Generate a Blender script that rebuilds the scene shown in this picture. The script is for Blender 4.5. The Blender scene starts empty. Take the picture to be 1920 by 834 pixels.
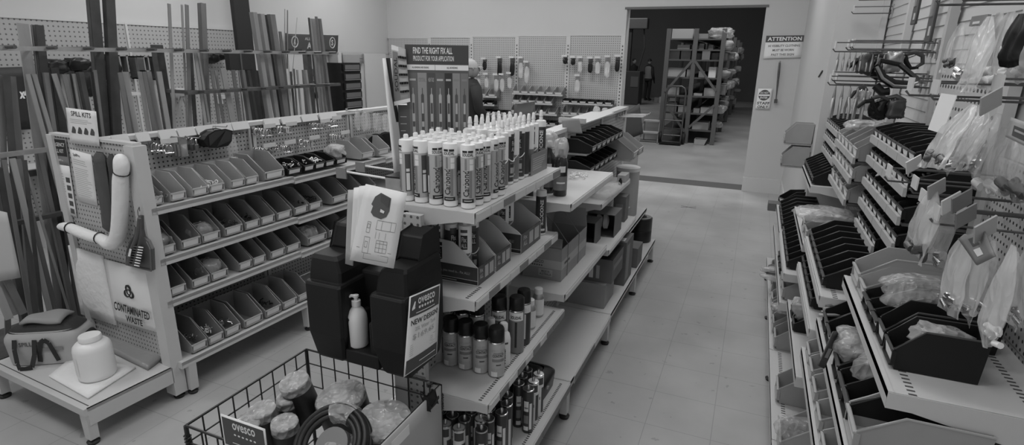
import bpy, math, random
from mathutils import Vector, Matrix
random.seed(11)
PI = math.pi
SC = bpy.context.scene
COL = SC.collection

# ---------------------------------------------------------------- camera, light, exposure
F_PX, PITCH, ROLL, YAW, EYE = 1054.45, math.radians(16.474), math.radians(0.940), math.radians(-22.837), 1.8
FWD = Vector((math.sin(YAW)*math.cos(PITCH), math.cos(YAW)*math.cos(PITCH), -math.sin(PITCH)))
RT0 = Vector((math.cos(YAW), -math.sin(YAW), 0)); UP0 = RT0.cross(FWD)
RT = RT0*math.cos(ROLL) + UP0*math.sin(ROLL); UP = UP0*math.cos(ROLL) - RT0*math.sin(ROLL)
cam_d = bpy.data.cameras.new('camera'); cam = bpy.data.objects.new('camera', cam_d); COL.objects.link(cam)
cam_d.sensor_width = 36; cam_d.lens = F_PX/1920*36; cam_d.clip_start = .02; cam_d.clip_end = 200
M = Matrix((RT, UP, -FWD)).transposed().to_4x4(); M.translation = (0, 0, EYE); cam.matrix_world = M
SC.camera = cam
SC.view_settings.view_transform = 'Standard'; SC.view_settings.look = 'None'
SC.view_settings.gamma = 1; SC.view_settings.use_curve_mapping = False
SC.view_settings.exposure = 0.2
wd = bpy.data.worlds.new('world'); SC.world = wd; wd.use_nodes = True
wd.node_tree.nodes['Background'].inputs[0].default_value = (1, 1, 1, 1)
wd.node_tree.nodes['Background'].inputs[1].default_value = 0.02
def area(name, loc, sx, sy, power, rot=(0, 0, 0)):
    d = bpy.data.lights.new(name, 'AREA'); d.shape = 'RECTANGLE'; d.size = sx; d.size_y = sy; d.energy = power
    o = bpy.data.objects.new(name, d); COL.objects.link(o); o.location = loc; o.rotation_euler = rot
    return o
area('front_fill_light', (-1.6, -2.5, 1.7), 4.6, 2.0, 24, (math.radians(90), 0, 0))  # added fill light behind the camera, brightens faces turned towards it
LK = 1.42
for i, (x, y, p) in enumerate([(-1.9, .4, 14), (-.3, .9, 9), (-4.6, .8, 16), (-.25, 3.6, 15), (-2.2, 3.7, 13), (-4.6, 4.2, 20), (-.4, 6.6, 11), (-2.6, 6.8, 15), (-4.7, 7.0, 17)]):
    area('ceiling_lamp', (x, y, 3.5), 1.3, .5, p*LK)
for x, y, p in [(-.8, 10.8, 150), (.6, 15.5, 60), (-6, 21, 90)]:
    area('warehouse_lamp', (x, y, 6.5), 2.5, 1.0, p*LK)

# ---------------------------------------------------------------- helpers
def ray(px, py): return RT*(px-960) - UP*(py-417) + FWD*F_PX
def at(px, py, x=None, y=None, z=None):            # where the sight line through a pixel meets a real plane
    d = ray(px, py); o = Vector((0, 0, EYE))
    k = x/d.x if x is not None else y/d.y if y is not None else (z-EYE)/d.z
    return o + d*k

def tag(o, label=None, cat=None, group=None, kind=None):
    if label: o['label'] = label
    if cat: o['category'] = cat
    if group: o['group'] = group
    if kind: o['kind'] = kind
    return o
def thing(name, label, cat, loc=(0, 0, 0), rz=0, group=None):
    o = bpy.data.objects.new(name, None); COL.objects.link(o); o.empty_display_size = .05
    o.location = loc; o.rotation_euler = (0, 0, rz)
    return tag(o, label, cat, group)
KIDS = {}
def link(o, parent=None):
    COL.objects.link(o)
    if parent is not None:
        o.parent = parent; KIDS.setdefault(parent.name, []).append(o)
    return o
def dup(root, loc, rz=None, label=None, group=None, scale=None, rot=None):
    r = root.copy(); COL.objects.link(r); r.location = loc
    if rz is not None: r.rotation_euler = (0, 0, rz)
    if rot is not None: r.rotation_euler = rot
    if scale is not None: r.scale = scale if hasattr(scale, '__len__') else (scale,)*3
    if label: r['label'] = label
    if group: r['group'] = group
    for ch in KIDS.get(root.name, []):
        c = link(ch.copy(), r)
        for g in KIDS.get(ch.name, []): link(g.copy(), c)
    return r
class Proto:                                          # the first placing moves the built thing itself, later ones copy it
    def __init__(self, root): self.root, self.used = root, False
    def put(self, loc, rz=0, label=None, group=None, scale=None, rot=None):
        if not self.used:
            self.used = True; r = self.root; r.location = loc; r.rotation_euler = rot if rot is not None else (0, 0, rz)
            if scale is not None: r.scale = scale if hasattr(scale, '__len__') else (scale,)*3
            if label: r['label'] = label
            if group: r['group'] = group
            return r
        return dup(self.root, loc, rz, label, group, scale, rot)
ORD = ['first', 'second', 'third', 'fourth', 'fifth', 'sixth', 'seventh', 'eighth', 'ninth', 'tenth', 'eleventh', 'twelfth', 'thirteenth', 'fourteenth', 'fifteenth', 'sixteenth', 'seventeenth', 'eighteenth', 'nineteenth', 'twentieth']

TEXT = {}
def text_geo(s, bold=.012):
    k = (s, bold)
    if k not in TEXT:
        c = bpy.data.curves.new('t', 'FONT'); c.body = s; c.size = 1; c.offset = bold; c.resolution_u = 2
        c.align_x = 'LEFT'; c.fill_mode = 'FRONT'
        o = bpy.data.objects.new('t', c); COL.objects.link(o)
        dg = bpy.context.evaluated_depsgraph_get(); me = bpy.data.meshes.new_from_object(o.evaluated_get(dg))
        vs = [(v.co.x, v.co.y) for v in me.vertices]; fs = [tuple(p.vertices) for p in me.polygons]
        bpy.data.objects.remove(o); bpy.data.curves.remove(c); bpy.data.meshes.remove(me)
        x0 = min(v[0] for v in vs); x1 = max(v[0] for v in vs); y0 = min(v[1] for v in vs); y1 = max(v[1] for v in vs)
        TEXT[k] = ([((x-x0)/(x1-x0), (y-y0)/(y1-y0)) for x, y in vs], fs, (x1-x0)/(y1-y0))
    return TEXT[k]

UNREAD = {'Stormwater and tank supplies', 'www.ovesco.com.au', 'GOODS', 'PARTS', 'DISCO', 'TITAN', 'TURBO', 'FLEXI', 'X-TREME', 'FLOOR', 'PARQUET', 'Polyurethane', '955HV', 'SOUDAFOAM', '25L', '2in1', 'www.soudal.com'}
class MB:
    def __init__(self): self.v, self.f, self.m = [], [], []
    def add(self, vs, fs, mat=0):
        n = len(self.v); self.v += [tuple(p) for p in vs]
        self.f += [tuple(i+n for i in f) for f in fs]; self.m += [mat]*len(fs); return self
    def box(self, x0, x1, y0, y1, z0, z1, mat=0, rz=0, piv=None):
        vs = [(x, y, z) for z in (z0, z1) for y in (y0, y1) for x in (x0, x1)]
        if rz:
            cx, cy = piv or ((x0+x1)/2, (y0+y1)/2); c, s = math.cos(rz), math.sin(rz)
            vs = [(cx+(x-cx)*c-(y-cy)*s, cy+(x-cx)*s+(y-cy)*c, z) for x, y, z in vs]
        return self.add(vs, [(0, 2, 3, 1), (4, 5, 7, 6), (0, 1, 5, 4), (2, 6, 7, 3), (0, 4, 6, 2), (1, 3, 7, 5)], mat)
    def bar(self, p0, p1, w, t, mat=0, up=(0, 1, 0)):       # rectangular bar between two points
        p0, p1 = Vector(p0), Vector(p1); d = (p1-p0).normalized(); a = d.cross(Vector(up))
        if a.length < 1e-4: a = d.cross(Vector((1, 0, 0)))
        a.normalize(); b = a.cross(d).normalized(); a = a*w/2; b = b*t/2
        vs = [p+q for p in (p0, p1) for q in (-a-b, a-b, a+b, -a+b)]
        return self.add(vs, [(3, 2, 1, 0), (4, 5, 6, 7), (0, 1, 5, 4), (1, 2, 6, 5), (2, 3, 7, 6), (3, 0, 4, 7)], mat)
    def prism(self, poly, axis, a, b, mat=0):               # polygon in the plane across the axis, extruded a..b
        n = len(poly)
        def pt(u, v, t): return (t, u, v) if axis == 'x' else (u, t, v) if axis == 'y' else (u, v, t)
        vs = [pt(u, v, a) for u, v in poly]+[pt(u, v, b) for u, v in poly]
        fs = [tuple(range(n)), tuple(range(2*n-1, n-1, -1))]+[(i, (i+1) % n, (i+1) % n+n, i+n) for i in range(n)]
        return self.add(vs, fs, mat)
    def tube(self, pts, r, n=6, mat=0, closed=False, caps=True):
        pts = [Vector(p) for p in pts]; k = len(pts); rs = r if hasattr(r, '__len__') else [r]*k
        ref = None; rings = []
        for i, p in enumerate(pts):
            d = (pts[(i+1) % k]-pts[i-1]) if closed else (pts[min(i+1, k-1)]-pts[max(i-1, 0)])
            d.normalize()
            if ref is None: ref = d.orthogonal()
            a = (ref-d*ref.dot(d)); a = a.normalized() if a.length > 1e-6 else d.orthogonal().normalized()
            ref = a; b = d.cross(a)
            rings.append([p+(a*math.cos(2*PI*j/n)+b*math.sin(2*PI*j/n))*rs[i] for j in range(n)])
        vs = [q for rg in rings for q in rg]; fs = []
        for i in range(k if closed else k-1):
            for j in range(n):
                fs.append((i*n+j, i*n+(j+1) % n, ((i+1) % k)*n+(j+1) % n, ((i+1) % k)*n+j))
        if caps and not closed: fs += [tuple(range(n-1, -1, -1)), tuple((k-1)*n+j for j in range(n))]
        return self.add(vs, fs, mat)
    def lathe(self, prof, cx=0, cy=0, cz=0, n=20, mat=0, a0=0, a1=None, caps=True):
        full = a1 is None; m = n if full else n+1; sp = 2*PI if full else a1-a0
        vs = [(cx+r*math.cos(a0+sp*j/n), cy+r*math.sin(a0+sp*j/n), cz+z) for r, z in prof for j in range(m)]; fs = []
        for i in range(len(prof)-1):
            for j in range(n):
                j2 = (j+1) % m; fs.append((i*m+j, i*m+j2, (i+1)*m+j2, (i+1)*m+j))
        if full and caps:
            if prof[0][0] > 1e-5: fs.append(tuple(range(m-1, -1, -1)))
            if prof[-1][0] > 1e-5: fs.append(tuple((len(prof)-1)*m+j for j in range(m)))
        return self.add(vs, fs, mat)
    def grid(self, nx, ny, fn, mat=0):
        vs = [fn(i/nx, j/ny) for j in range(ny+1) for i in range(nx+1)]
        return self.add(vs, [(j*(nx+1)+i, j*(nx+1)+i+1, (j+1)*(nx+1)+i+1, (j+1)*(nx+1)+i) for j in range(ny) for i in range(nx)], mat)
    def text(self, s, fn, u0, v0, u1, v1, mat=0, bold=.012, keep=None):   # lettering filling a box of the surface fn(u, v)
        if s in UNREAD: return self.rect(fn, u0, v0+(v1-v0)*.25, u1, v1-(v1-v0)*.25, mat, 4)      # too small or blurred to read in the photo
        vs, fs, asp = text_geo(s, bold)
        return self.add([fn(u0+(u1-u0)*x, v0+(v1-v0)*y) for x, y in vs], fs, mat)
    def rect(self, fn, u0, v0, u1, v1, mat=0, n=1): return self.grid(n, 1, lambda a, b: fn(u0+(u1-u0)*a, v0+(v1-v0)*b), mat)
    def build(self, name, mat, parent=None, smooth=None, bevel=0, loc=None, solid=0, sub=0, kind=None):
        me = bpy.data.meshes.new(name); me.from_pydata(self.v, [], self.f)
        for mm in (mat if isinstance(mat, (list, tuple)) else [mat]): me.materials.append(mm)
        if isinstance(mat, (list, tuple)): me.polygons.foreach_set('material_index', self.m)
        if smooth is not None:
            me.polygons.foreach_set('use_smooth', [True]*len(me.polygons))
            if smooth < 180: me.set_sharp_from_angle(angle=math.radians(smooth))
        me.update(); o = bpy.data.objects.new(name, me); link(o, parent)
        if loc is not None: o.location = loc
        if solid: md = o.modifiers.new('thickness', 'SOLIDIFY'); md.thickness = solid; md.offset = 0
        if bevel: md = o.modifiers.new('bevel', 'BEVEL'); md.width = bevel; md.segments = 2; md.limit_method = 'ANGLE'; md.angle_limit = math.radians(40)
        if sub: md = o.modifiers.new('sub', 'SUBSURF'); md.levels = sub; md.render_levels = sub
        if kind: o['kind'] = kind
        return o

# ---------------------------------------------------------------- materials (the photograph is black and white)
def nt(name):
    m = bpy.data.materials.new(name); m.use_nodes = True; n = m.node_tree.nodes; return m, n, m.node_tree.links, n['Principled BSDF']
def mat(name, g, rough=.5, metal=0, alpha=1, noise=0, scale=8, bump=0, bscale=60, spec=.5, stretch=None):
    m, n, l, b = nt(name)
    b.inputs['Base Color'].default_value = (g, g, g, 1); b.inputs['Roughness'].default_value = rough
    b.inputs['Metallic'].default_value = metal; b.inputs['Alpha'].default_value = alpha
    b.inputs['Specular IOR Level'].default_value = spec
    if noise or bump: tc = n.new('ShaderNodeTexCoord')
    src = None
    if (noise or bump): 
        mp = n.new('ShaderNodeMapping'); l.new(tc.outputs['Object'], mp.inputs[0])
        if stretch: mp.inputs['Scale'].default_value = stretch
    if noise:
        t = n.new('ShaderNodeTexNoise'); t.inputs['Scale'].default_value = scale; t.inputs['Detail'].default_value = 5; l.new(mp.outputs[0], t.inputs['Vector'])
        r = n.new('ShaderNodeMapRange'); r.inputs[1].default_value = .25; r.inputs[2].default_value = .75
        r.inputs[3].default_value = max(0, g*(1-noise)); r.inputs[4].default_value = min(1, g*(1+noise)); l.new(t.outputs['Fac'], r.inputs[0]); l.new(r.outputs[0], b.inputs['Base Color'])
    if bump:
        t = n.new('ShaderNodeTexNoise'); t.inputs['Scale'].default_value = bscale; t.inputs['Detail'].default_value = 4; l.new(mp.outputs[0], t.inputs['Vector'])
        bp = n.new('ShaderNodeBump'); bp.inputs['Strength'].default_value = bump; bp.inputs['Distance'].default_value = .01; l.new(t.outputs['Fac'], bp.inputs['Height']); l.new(bp.outputs[0], b.inputs['Normal'])
    return m
def math_node(n, l, op, a, b=None):
    q = n.new('ShaderNodeMath'); q.operation = op
    for i, s in enumerate((a, b)):
        if s is None: continue
        if isinstance(s, (int, float)): q.inputs[i].default_value = s
        else: l.new(s, q.inputs[i])
    return q.outputs[0]
def peg(name, g, hole, au, av, pitch=.0254, rad=.0045, slot=1.0, rough=.5):     # perforated panel
    m, n, l, b = nt(name); tc = n.new('ShaderNodeTexCoord'); sx = n.new('ShaderNodeSeparateXYZ'); l.new(tc.outputs['Object'], sx.inputs[0])
    def cell(ax, k): return math_node(n, l, 'SUBTRACT', math_node(n, l, 'FRACT', math_node(n, l, 'DIVIDE', sx.outputs[ax], pitch)), .5)
    u, v = cell(au, 0), math_node(n, l, 'MULTIPLY', cell(av, 1), slot)
    d = math_node(n, l, 'SQRT', math_node(n, l, 'ADD', math_node(n, l, 'MULTIPLY', u, u), math_node(n, l, 'MULTIPLY', v, v)))
    f = math_node(n, l, 'LESS_THAN', d, rad/pitch)
    mx = n.new('ShaderNodeMix'); mx.data_type = 'RGBA'; l.new(f, mx.inputs[0]); mx.inputs[6].default_value = (g, g, g, 1); mx.inputs[7].default_value = (hole, hole, hole, 1)
    l.new(mx.outputs[2], b.inputs['Base Color']); b.inputs['Roughness'].default_value = rough
    return m
def film(name, g, alpha, rough=.12, cell=38, st=.5, stretch=None):      # crinkled plastic film: each crease facet tips the light its own way
    m, n, l, b = nt(name); b.inputs['Base Color'].default_value = (g, g, g, 1); b.inputs['Roughness'].default_value = rough
    b.inputs['Alpha'].default_value = alpha; b.inputs['Specular IOR Level'].default_value = 1.0
    tc = n.new('ShaderNodeTexCoord'); mp = n.new('ShaderNodeMapping'); l.new(tc.outputs['Object'], mp.inputs[0])
    if stretch: mp.inputs['Scale'].default_value = stretch
    w = n.new('ShaderNodeTexNoise'); w.inputs['Scale'].default_value = 14; l.new(mp.outputs[0], w.inputs['Vector'])
    ad = n.new('ShaderNodeMixRGB'); ad.blend_type = 'ADD'; ad.inputs[0].default_value = .06; l.new(mp.outputs[0], ad.inputs[1]); l.new(w.outputs['Color'], ad.inputs[2])
    v = n.new('ShaderNodeTexVoronoi'); v.inputs['Scale'].default_value = cell; l.new(ad.outputs[0], v.inputs['Vector'])
    bp = n.new('ShaderNodeBump'); bp.inputs['Strength'].default_value = st; bp.inputs['Distance'].default_value = .02; l.new(v.outputs['Distance'], bp.inputs['Height']); l.new(bp.outputs[0], b.inputs['Normal'])
    return m
W_PAINT = mat('white_painted_wall', .54, .75, noise=.03, scale=1.2)
W_METAL = mat('cream_powder_coat', .56, .42, noise=.04, scale=3)
W_LITE = mat('white_plastic', .82, .4)
PAPER = mat('paper', .78, .7)
PAPER_G = mat('grey_print', .42, .7)
PAPER_M = mat('mid_grey_print', .22, .6)
INK = mat('black_ink', .02, .6)
INK_D = mat('dark_grey_ink', .075, .6)
BLACK_P = mat('black_plastic', .014, .35, noise=.2, scale=12, spec=.35)
BLACK_BIN = mat('black_bin_plastic', .013, .45, spec=.25)
RIM_HI_K = mat('black_bin_rim_highlight', .07, .4); RIM_HI_G = mat('grey_bin_rim_highlight', .42, .4)  # paler than the bin plastic: rim highlights put into the colour
GREY_BIN = mat('grey_bin_plastic', .27, .42, noise=.06, scale=7)
GREY_BIN_L = mat('light_grey_bin_plastic', .34, .42, noise=.06, scale=7)
RUBBER = mat('rubber_foot', .015, .6)
CHROME = mat('bright_steel', .62, .25, 1)
STEEL = mat('galvanised_steel', .42, .45, .7, noise=.15, scale=18)
STEEL_D = mat('dark_steel', .12, .45, .5, noise=.2, scale=20)
BAG = film('clear_bag_film', .85, .3, .14, 34, .8, (1, 1, .3))
BAG2 = film('cloudy_bag_film', .8, .45, .18, 30, .8, (1, 1, .35))
WRAP = film('stretch_film', .9, .38, .14, 34, 1.0)
CLOTH_W = mat('white_absorbent_cloth', .82, .9, bump=.5, bscale=30)
CLOTH_D = mat('dark_cloth', .06, .9, bump=.6, bscale=24)
CARD = mat('cardboard', .3, .8, noise=.1, scale=6)
CARD_D = mat('dark_cardboard', .14, .75, noise=.1, scale=6)
# ---------------------------------------------------------------- the room
def floor_mat():
    m, n, l, b = nt('vinyl_tile_floor'); tc = n.new('ShaderNodeTexCoord'); sx = n.new('ShaderNodeSeparateXYZ'); l.new(tc.outputs['Object'], sx.inputs[0])
    t = n.new('ShaderNodeTexNoise'); t.inputs['Scale'].default_value = 2.2; t.inputs['Detail'].default_value = 8; l.new(tc.outputs['Object'], t.inputs['Vector'])
    r = n.new('ShaderNodeMapRange'); r.inputs[1].default_value = .3; r.inputs[2].default_value = .7; r.inputs[3].default_value = .36; r.inputs[4].default_value = .46; l.new(t.outputs['Fac'], r.inputs[0])
    def seam(ax): return math_node(n, l, 'LESS_THAN', math_node(n, l, 'FRACT', math_node(n, l, 'DIVIDE', math_node(n, l, 'ADD', sx.outputs[ax], 32.0), .32)), .011)
    s = math_node(n, l, 'MAXIMUM', seam(0), seam(1))
    t2 = n.new('ShaderNodeTexNoise'); t2.inputs['Scale'].default_value = 14; t2.inputs['Detail'].default_value = 3; l.new(tc.outputs['Object'], t2.inputs['Vector'])
    sp = math_node(n, l, 'MULTIPLY', math_node(n, l, 'GREATER_THAN', t2.outputs['Fac'], .69), .25)
    k = math_node(n, l, 'SUBTRACT', 1.0, math_node(n, l, 'MAXIMUM', math_node(n, l, 'MULTIPLY', s, .3), sp))
    l.new(math_node(n, l, 'MULTIPLY', r.outputs[0], k), b.inputs['Base Color']); b.inputs['Roughness'].default_value = .32
    return m
S = 'structure'
MB().box(-6.2, 1.2, -2.6, 8.58, -.1, 0).build('floor', floor_mat(), kind=S)
MB().box(-2.1, .3, 8.58, 9.0, -.1, -.004).build('trim_1', mat('dark_threshold', .07, .8), kind=S)
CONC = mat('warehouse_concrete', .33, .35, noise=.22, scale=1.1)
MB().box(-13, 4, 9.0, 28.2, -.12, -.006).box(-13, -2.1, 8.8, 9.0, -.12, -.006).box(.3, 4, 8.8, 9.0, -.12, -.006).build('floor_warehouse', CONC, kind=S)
MB().box(-6.2, -6.0, -2.6, 8.8, 0, 3.6).build('wall_left', W_PAINT, kind=S)
MB().box(-6.2, -1.87, 8.58, 8.8, 0, 3.6).box(-.03, 1.2, 8.58, 8.8, 0, 3.6).box(-1.87, -.03, 8.58, 8.8, 2.49, 3.6).build('wall_back', W_PAINT, kind=S)
MB().box(-6.2, -4.0, -2.75, -2.6, 0, 3.6).box(.8, 1.2, -2.75, -2.6, 0, 3.6).box(-4.0, .8, -2.75, -2.6, 0, .6).box(-4.0, .8, -2.75, -2.6, 2.8, 3.6).build('wall_front', W_PAINT, kind=S)
b = MB()
for x in (-4.0, -2.4, -.82, .76): b.box(x, x+.04, -2.7, -2.64, .6, 2.8)
b.box(-4.0, .8, -2.7, -2.64, .6, .64).box(-4.0, .8, -2.7, -2.64, 2.76, 2.8); b.build('added_window_1', mat('added_window_frame', .3, .4), kind=S)  # added window frame, unseen, goes with the fill light behind the camera
MB().box(-6.2, 1.2, -2.75, 8.8, 3.6, 3.75).build('ceiling', mat('ceiling_white', .75, .9), kind=S)
MB().box(.47, 1.2, 5.02, 8.58, 0, 3.6).build('wall_right_pier', W_PAINT, kind=S)
w = MB()
prof = [(1.0, 0)]; z = 0.0
while z < 3.55:
    prof += [(.80, z), (.805, z+.05), (.805, z+.056)]; z += .06
prof += [(.80, 3.6), (1.0, 3.6)]
w.prism(prof, 'y', -2.6, 5.02); w.build('wall_right', mat('slatted_wall', .5, .6), kind=S)
# doorway frame and skirting
MB().box(-1.9, 0.0, 8.57, 8.64, 2.47, 2.50).build('trim_2', mat('door_track', .12, .5), kind=S)
MB().box(-.035, .47, 8.535, 8.58, 0, .2).build('baseboard_back', mat('skirting', .58, .5), kind=S)
MB().box(.455, .47, 5.1, 8.54, 0, .2).build('baseboard_right', mat('skirting_side', .6, .5), kind=S)
MB().box(-6.0, -5.99, 5.9, 8.58, 1.8, 1.83).build('trim_3', mat('wall_band', .5, .5), kind=S)
X_ = MB(); X_.box(-.72, -.52, 7.22, 7.235, 0, .0006, rz=.5).box(-.72, -.52, 7.22, 7.235, 0, .0006, rz=-.35); X_.build('trim_5', mat('floor_tape', .12, .7), kind=S)
# warehouse beyond
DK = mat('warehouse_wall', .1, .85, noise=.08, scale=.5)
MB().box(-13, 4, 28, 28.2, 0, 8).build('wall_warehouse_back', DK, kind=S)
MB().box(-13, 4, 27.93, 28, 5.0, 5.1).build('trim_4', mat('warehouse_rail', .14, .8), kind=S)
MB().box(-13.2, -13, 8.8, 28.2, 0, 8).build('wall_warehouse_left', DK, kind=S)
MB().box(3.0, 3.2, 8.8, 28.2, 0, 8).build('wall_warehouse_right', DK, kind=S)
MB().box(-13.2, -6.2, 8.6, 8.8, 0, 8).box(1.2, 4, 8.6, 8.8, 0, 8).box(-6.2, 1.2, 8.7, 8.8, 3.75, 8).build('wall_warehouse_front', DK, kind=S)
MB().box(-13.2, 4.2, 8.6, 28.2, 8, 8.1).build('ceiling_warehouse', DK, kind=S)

# ---------------------------------------------------------------- left shelving: local frame with a slight turn
LGO, LGR = Vector((-2.65, 1.75, 0)), math.radians(-3.2)
def lg(x, y, z=0): c, s = math.cos(LGR), math.sin(LGR); return Vector((LGO.x+x*c-y*s, LGO.y+x*s+y*c, z))
def lg_inv(p): c, s = math.cos(LGR), math.sin(LGR); a, b = p.x-LGO.x, p.y-LGO.y; return Vector((a*c+b*s, -a*s+b*c, p.z))
def lgpix(px, py, xl):                                # where a sight line meets the local plane x = xl
    d = ray(px, py); n = Vector((math.cos(LGR), math.sin(LGR), 0)); p0 = lg(xl, 0, 0); o = Vector((0, 0, EYE))
    return lg_inv(o+d*((p0-o).dot(n)/d.dot(n)))
PEG_L = peg('perforated_panel_side', .42, .03, 1, 2, .0254, .0052)
PEG_E = peg('perforated_panel_end', .46, .1, 0, 2, .0254, .0052)
TAG = mat('price_strip', .62, .5)
TAG_D = mat('grey_price_strip', .2, .5)
def shelf_mesh(x0, x1, y0, y1, z, lip=.035, under=.018):   # sheet steel shelf with folded front lip at x1 and sloped end brackets
    b = MB(); s = 1 if x1 > x0 else -1
    b.box(min(x0, x1), max(x0, x1), y0, y1, z-under, z)
    b.box(min(x1, x1-s*.012), max(x1, x1-s*.012), y0, y1, z-lip, z+.002)
    for ya, yb in ((y0-.0025, y0+.0015), (y1-.0015, y1+.0025)):
        b.prism([(x1, z-lip), (x1, z), (x0, z), (x0, z-.085), (x0+(x1-x0)*.25, z-.085), (x0+(x1-x0)*.85, z-lip)], 'y', ya, yb)
    return b
LZ = (1.055, .79, .56, .215)
G = thing('gondola_shelving', 'cream steel double sided shelving run with spill kit end panel, at the left', 'shelving', LGO, LGR)
YB = [0, .9, 1.8, 2.7]
for i in range(3):
    MB().box(-.385, -.355, YB[i]+.03, YB[i+1]-.01, .22, 1.35).build('pegboard', PEG_L, G)
for i, y in list(enumerate(YB))[1:]:
    b = MB().box(-.4, -.34, y-.02, y+.03, .08, 1.37)
    b.build('upright', W_METAL, G)
    MB().box(-.338, -.337, y-.004, y+.004, .25, 1.34).build('slot_strip', INK_D, G)
b = MB().box(-.41, -.33, -.02, 2.72, 1.35, 1.372); b.build('top_rail', W_METAL, G)
for i in range(3):
    for k, z in enumerate(LZ):
        if k == 3 and i > 1: continue
        dz = -.012*i if k < 3 else 0
        shelf_mesh(-.35, 0 if k < 3 else .03, YB[i]+.005, YB[i+1]-.005, z+dz).build('shelf', W_METAL, G)
        shelf_mesh(-.4, -.74, YB[i]+.005, YB[i+1]-.005, z+dz).build('shelf', W_METAL, G)
for y in (.06, .9, 1.8, 2.66):
    L = MB().prism([(-.02, .03), (.022, .03), (.03, .2), (-.03, .2)], 'y', y-.022, y+.022).build('leg', W_METAL, G)
    MB().lathe([(.022, 0), (.026, .012), (.012, .02), (.012, .035)], 0, y).build('rubber_foot', RUBBER, L, smooth=40)
    for z in (.1, .16): pass
# end frame facing the camera
b = MB().prism([(-.75, .08), (-.7, .08), (-.7, 1.37), (-.75, 1.37)], 'y', -.03, .02); b.build('end_post', W_METAL, G)
b = MB().box(-.075, .0, -.035, .03, .03, 1.365); b.build('end_post', W_METAL, G)
MB().box(-.7, -.075, -.012, .012, .215, 1.365).build('end_pegboard', PEG_E, G)
MB().box(-.74, -.02, -.02, .02, 1.365, 1.378).build('end_cap', W_METAL, G)
b = MB()
for k in range(44): b.box(-.094, -.08, -.0145, -.011, .26+k*.025, .272+k*.025); b.box(-.695, -.685, -.0145, -.011, .26+k*.025, .272+k*.025)
b.build('slots', INK_D, G)
MB().lathe([(.024, 0), (.028, .012), (.013, .02), (.013, .035)], -.03, 0).build('rubber_foot', RUBBER, G, smooth=40)
MB().lathe([(.024, 0), (.028, .012), (.013, .02), (.013, .085)], -.72, 0).build('rubber_foot', RUBBER, G, smooth=40)
# base shelf on the end
b = MB().box(-.88, .0, -.44, -.03, .185, .2).box(-.88, 0, -.455, -.44, .165, .203).box(-.01, 0, -.44, -.03, .11, .2).box(-.88, -.87, -.44, -.03, .11, .2)
b.build('base_shelf', W_METAL, G)
b = MB().box(-.86, -.02, -.425, -.42, .2, .2005); b.build('perforation_line', INK_D, G)
for x in (-.845, -.03):
    L = MB().prism([(x-.022, .03), (x+.022, .03), (x+.03, .185), (x-.03, .185)], 'y', -.45, -.41).build('leg', W_METAL, G)
    MB().lathe([(.024, 0), (.028, .012), (.013, .02), (.013, .035)], x, -.43).build('rubber_foot', RUBBER, L, smooth=40)
# white label holders clipped along the top
for i, (pa, pb) in enumerate([((207, 259), (238, 253)), ((252, 249), (276, 246)), ((295, 247), (327, 242)), ((330, 242), (362, 237)), ((365, 237), (400, 231)), ((402, 232), (430, 227)), ((432, 230), (463, 226)), ((492, 223), (520, 220)), ((525, 221), (560, 216)), ((563, 217), (592, 213)), ((596, 213), (628, 209))]):
    q0, q1 = lgpix(*pa, -.33), lgpix(*pb, -.33)
    MB().prism([(-.335, 1.352), (-.31, 1.335), (-.307, 1.338), (-.325, 1.385)], 'y', q0.y, q1.y).build('label_holder', TAG, G)
# ---------------------------------------------------------------- bins and small goods on the left shelving
def lgend(px, py, yl):                                # sight line meets the local plane y = yl
    d = ray(px, py); n = Vector((-math.sin(LGR), math.cos(LGR), 0)); o = Vector((0, 0, EYE))
    return o+d*((lg(0, yl)-o).dot(n)/d.dot(n))
def quad(c, nrm=None, off=0):                         # c: four corners tl, tr, br, bl -> surface fn(u, v), v up
    tl, tr, br, bl = [Vector(p) for p in c]
    n = (tr-bl).cross(tl-br).normalized() if nrm is None else Vector(nrm)
    def fn(u, v): a = bl.lerp(br, u); b = tl.lerp(tr, u); return a.lerp(b, v)+n*off
    return fn
def sheet(name, c, m, label=None, cat=None, thick=.0012, parent=None, bulge=0, toward=None, group=None, n=6):
    tl, tr, br, bl = [Vector(p) for p in c]; cen = (tl+tr+br+bl)/4
    nr = (tr-bl).cross(tl-br).normalized(); o = (toward or Vector((0, 0, EYE)))-cen
    if nr.dot(o) < 0: nr = -nr
    f0 = quad(c, nr)
    fn = lambda u, v: f0(u, v)+nr*bulge*math.sin(u*PI)*math.sin(v*PI)
    ob = MB().grid(n, n, fn).build(name, m, parent, smooth=180, solid=thick)
    if label: tag(ob, label, cat, group)
    return ob, (lambda k: (lambda u, v: fn(u, v)+nr*(thick/2+.0007*k)))
def text_lines(b, fn, u0, u1, v0, v1, k, mat=0, fill=.35, rag=.35):       # rows of small print
    h = (v1-v0)/k
    for i in range(k): b.rect(fn, u0, v1-h*(i+.5)-h*fill/2, u1-(u1-u0)*random.random()*rag, v1-h*(i+.5)+h*fill/2, mat)

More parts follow.
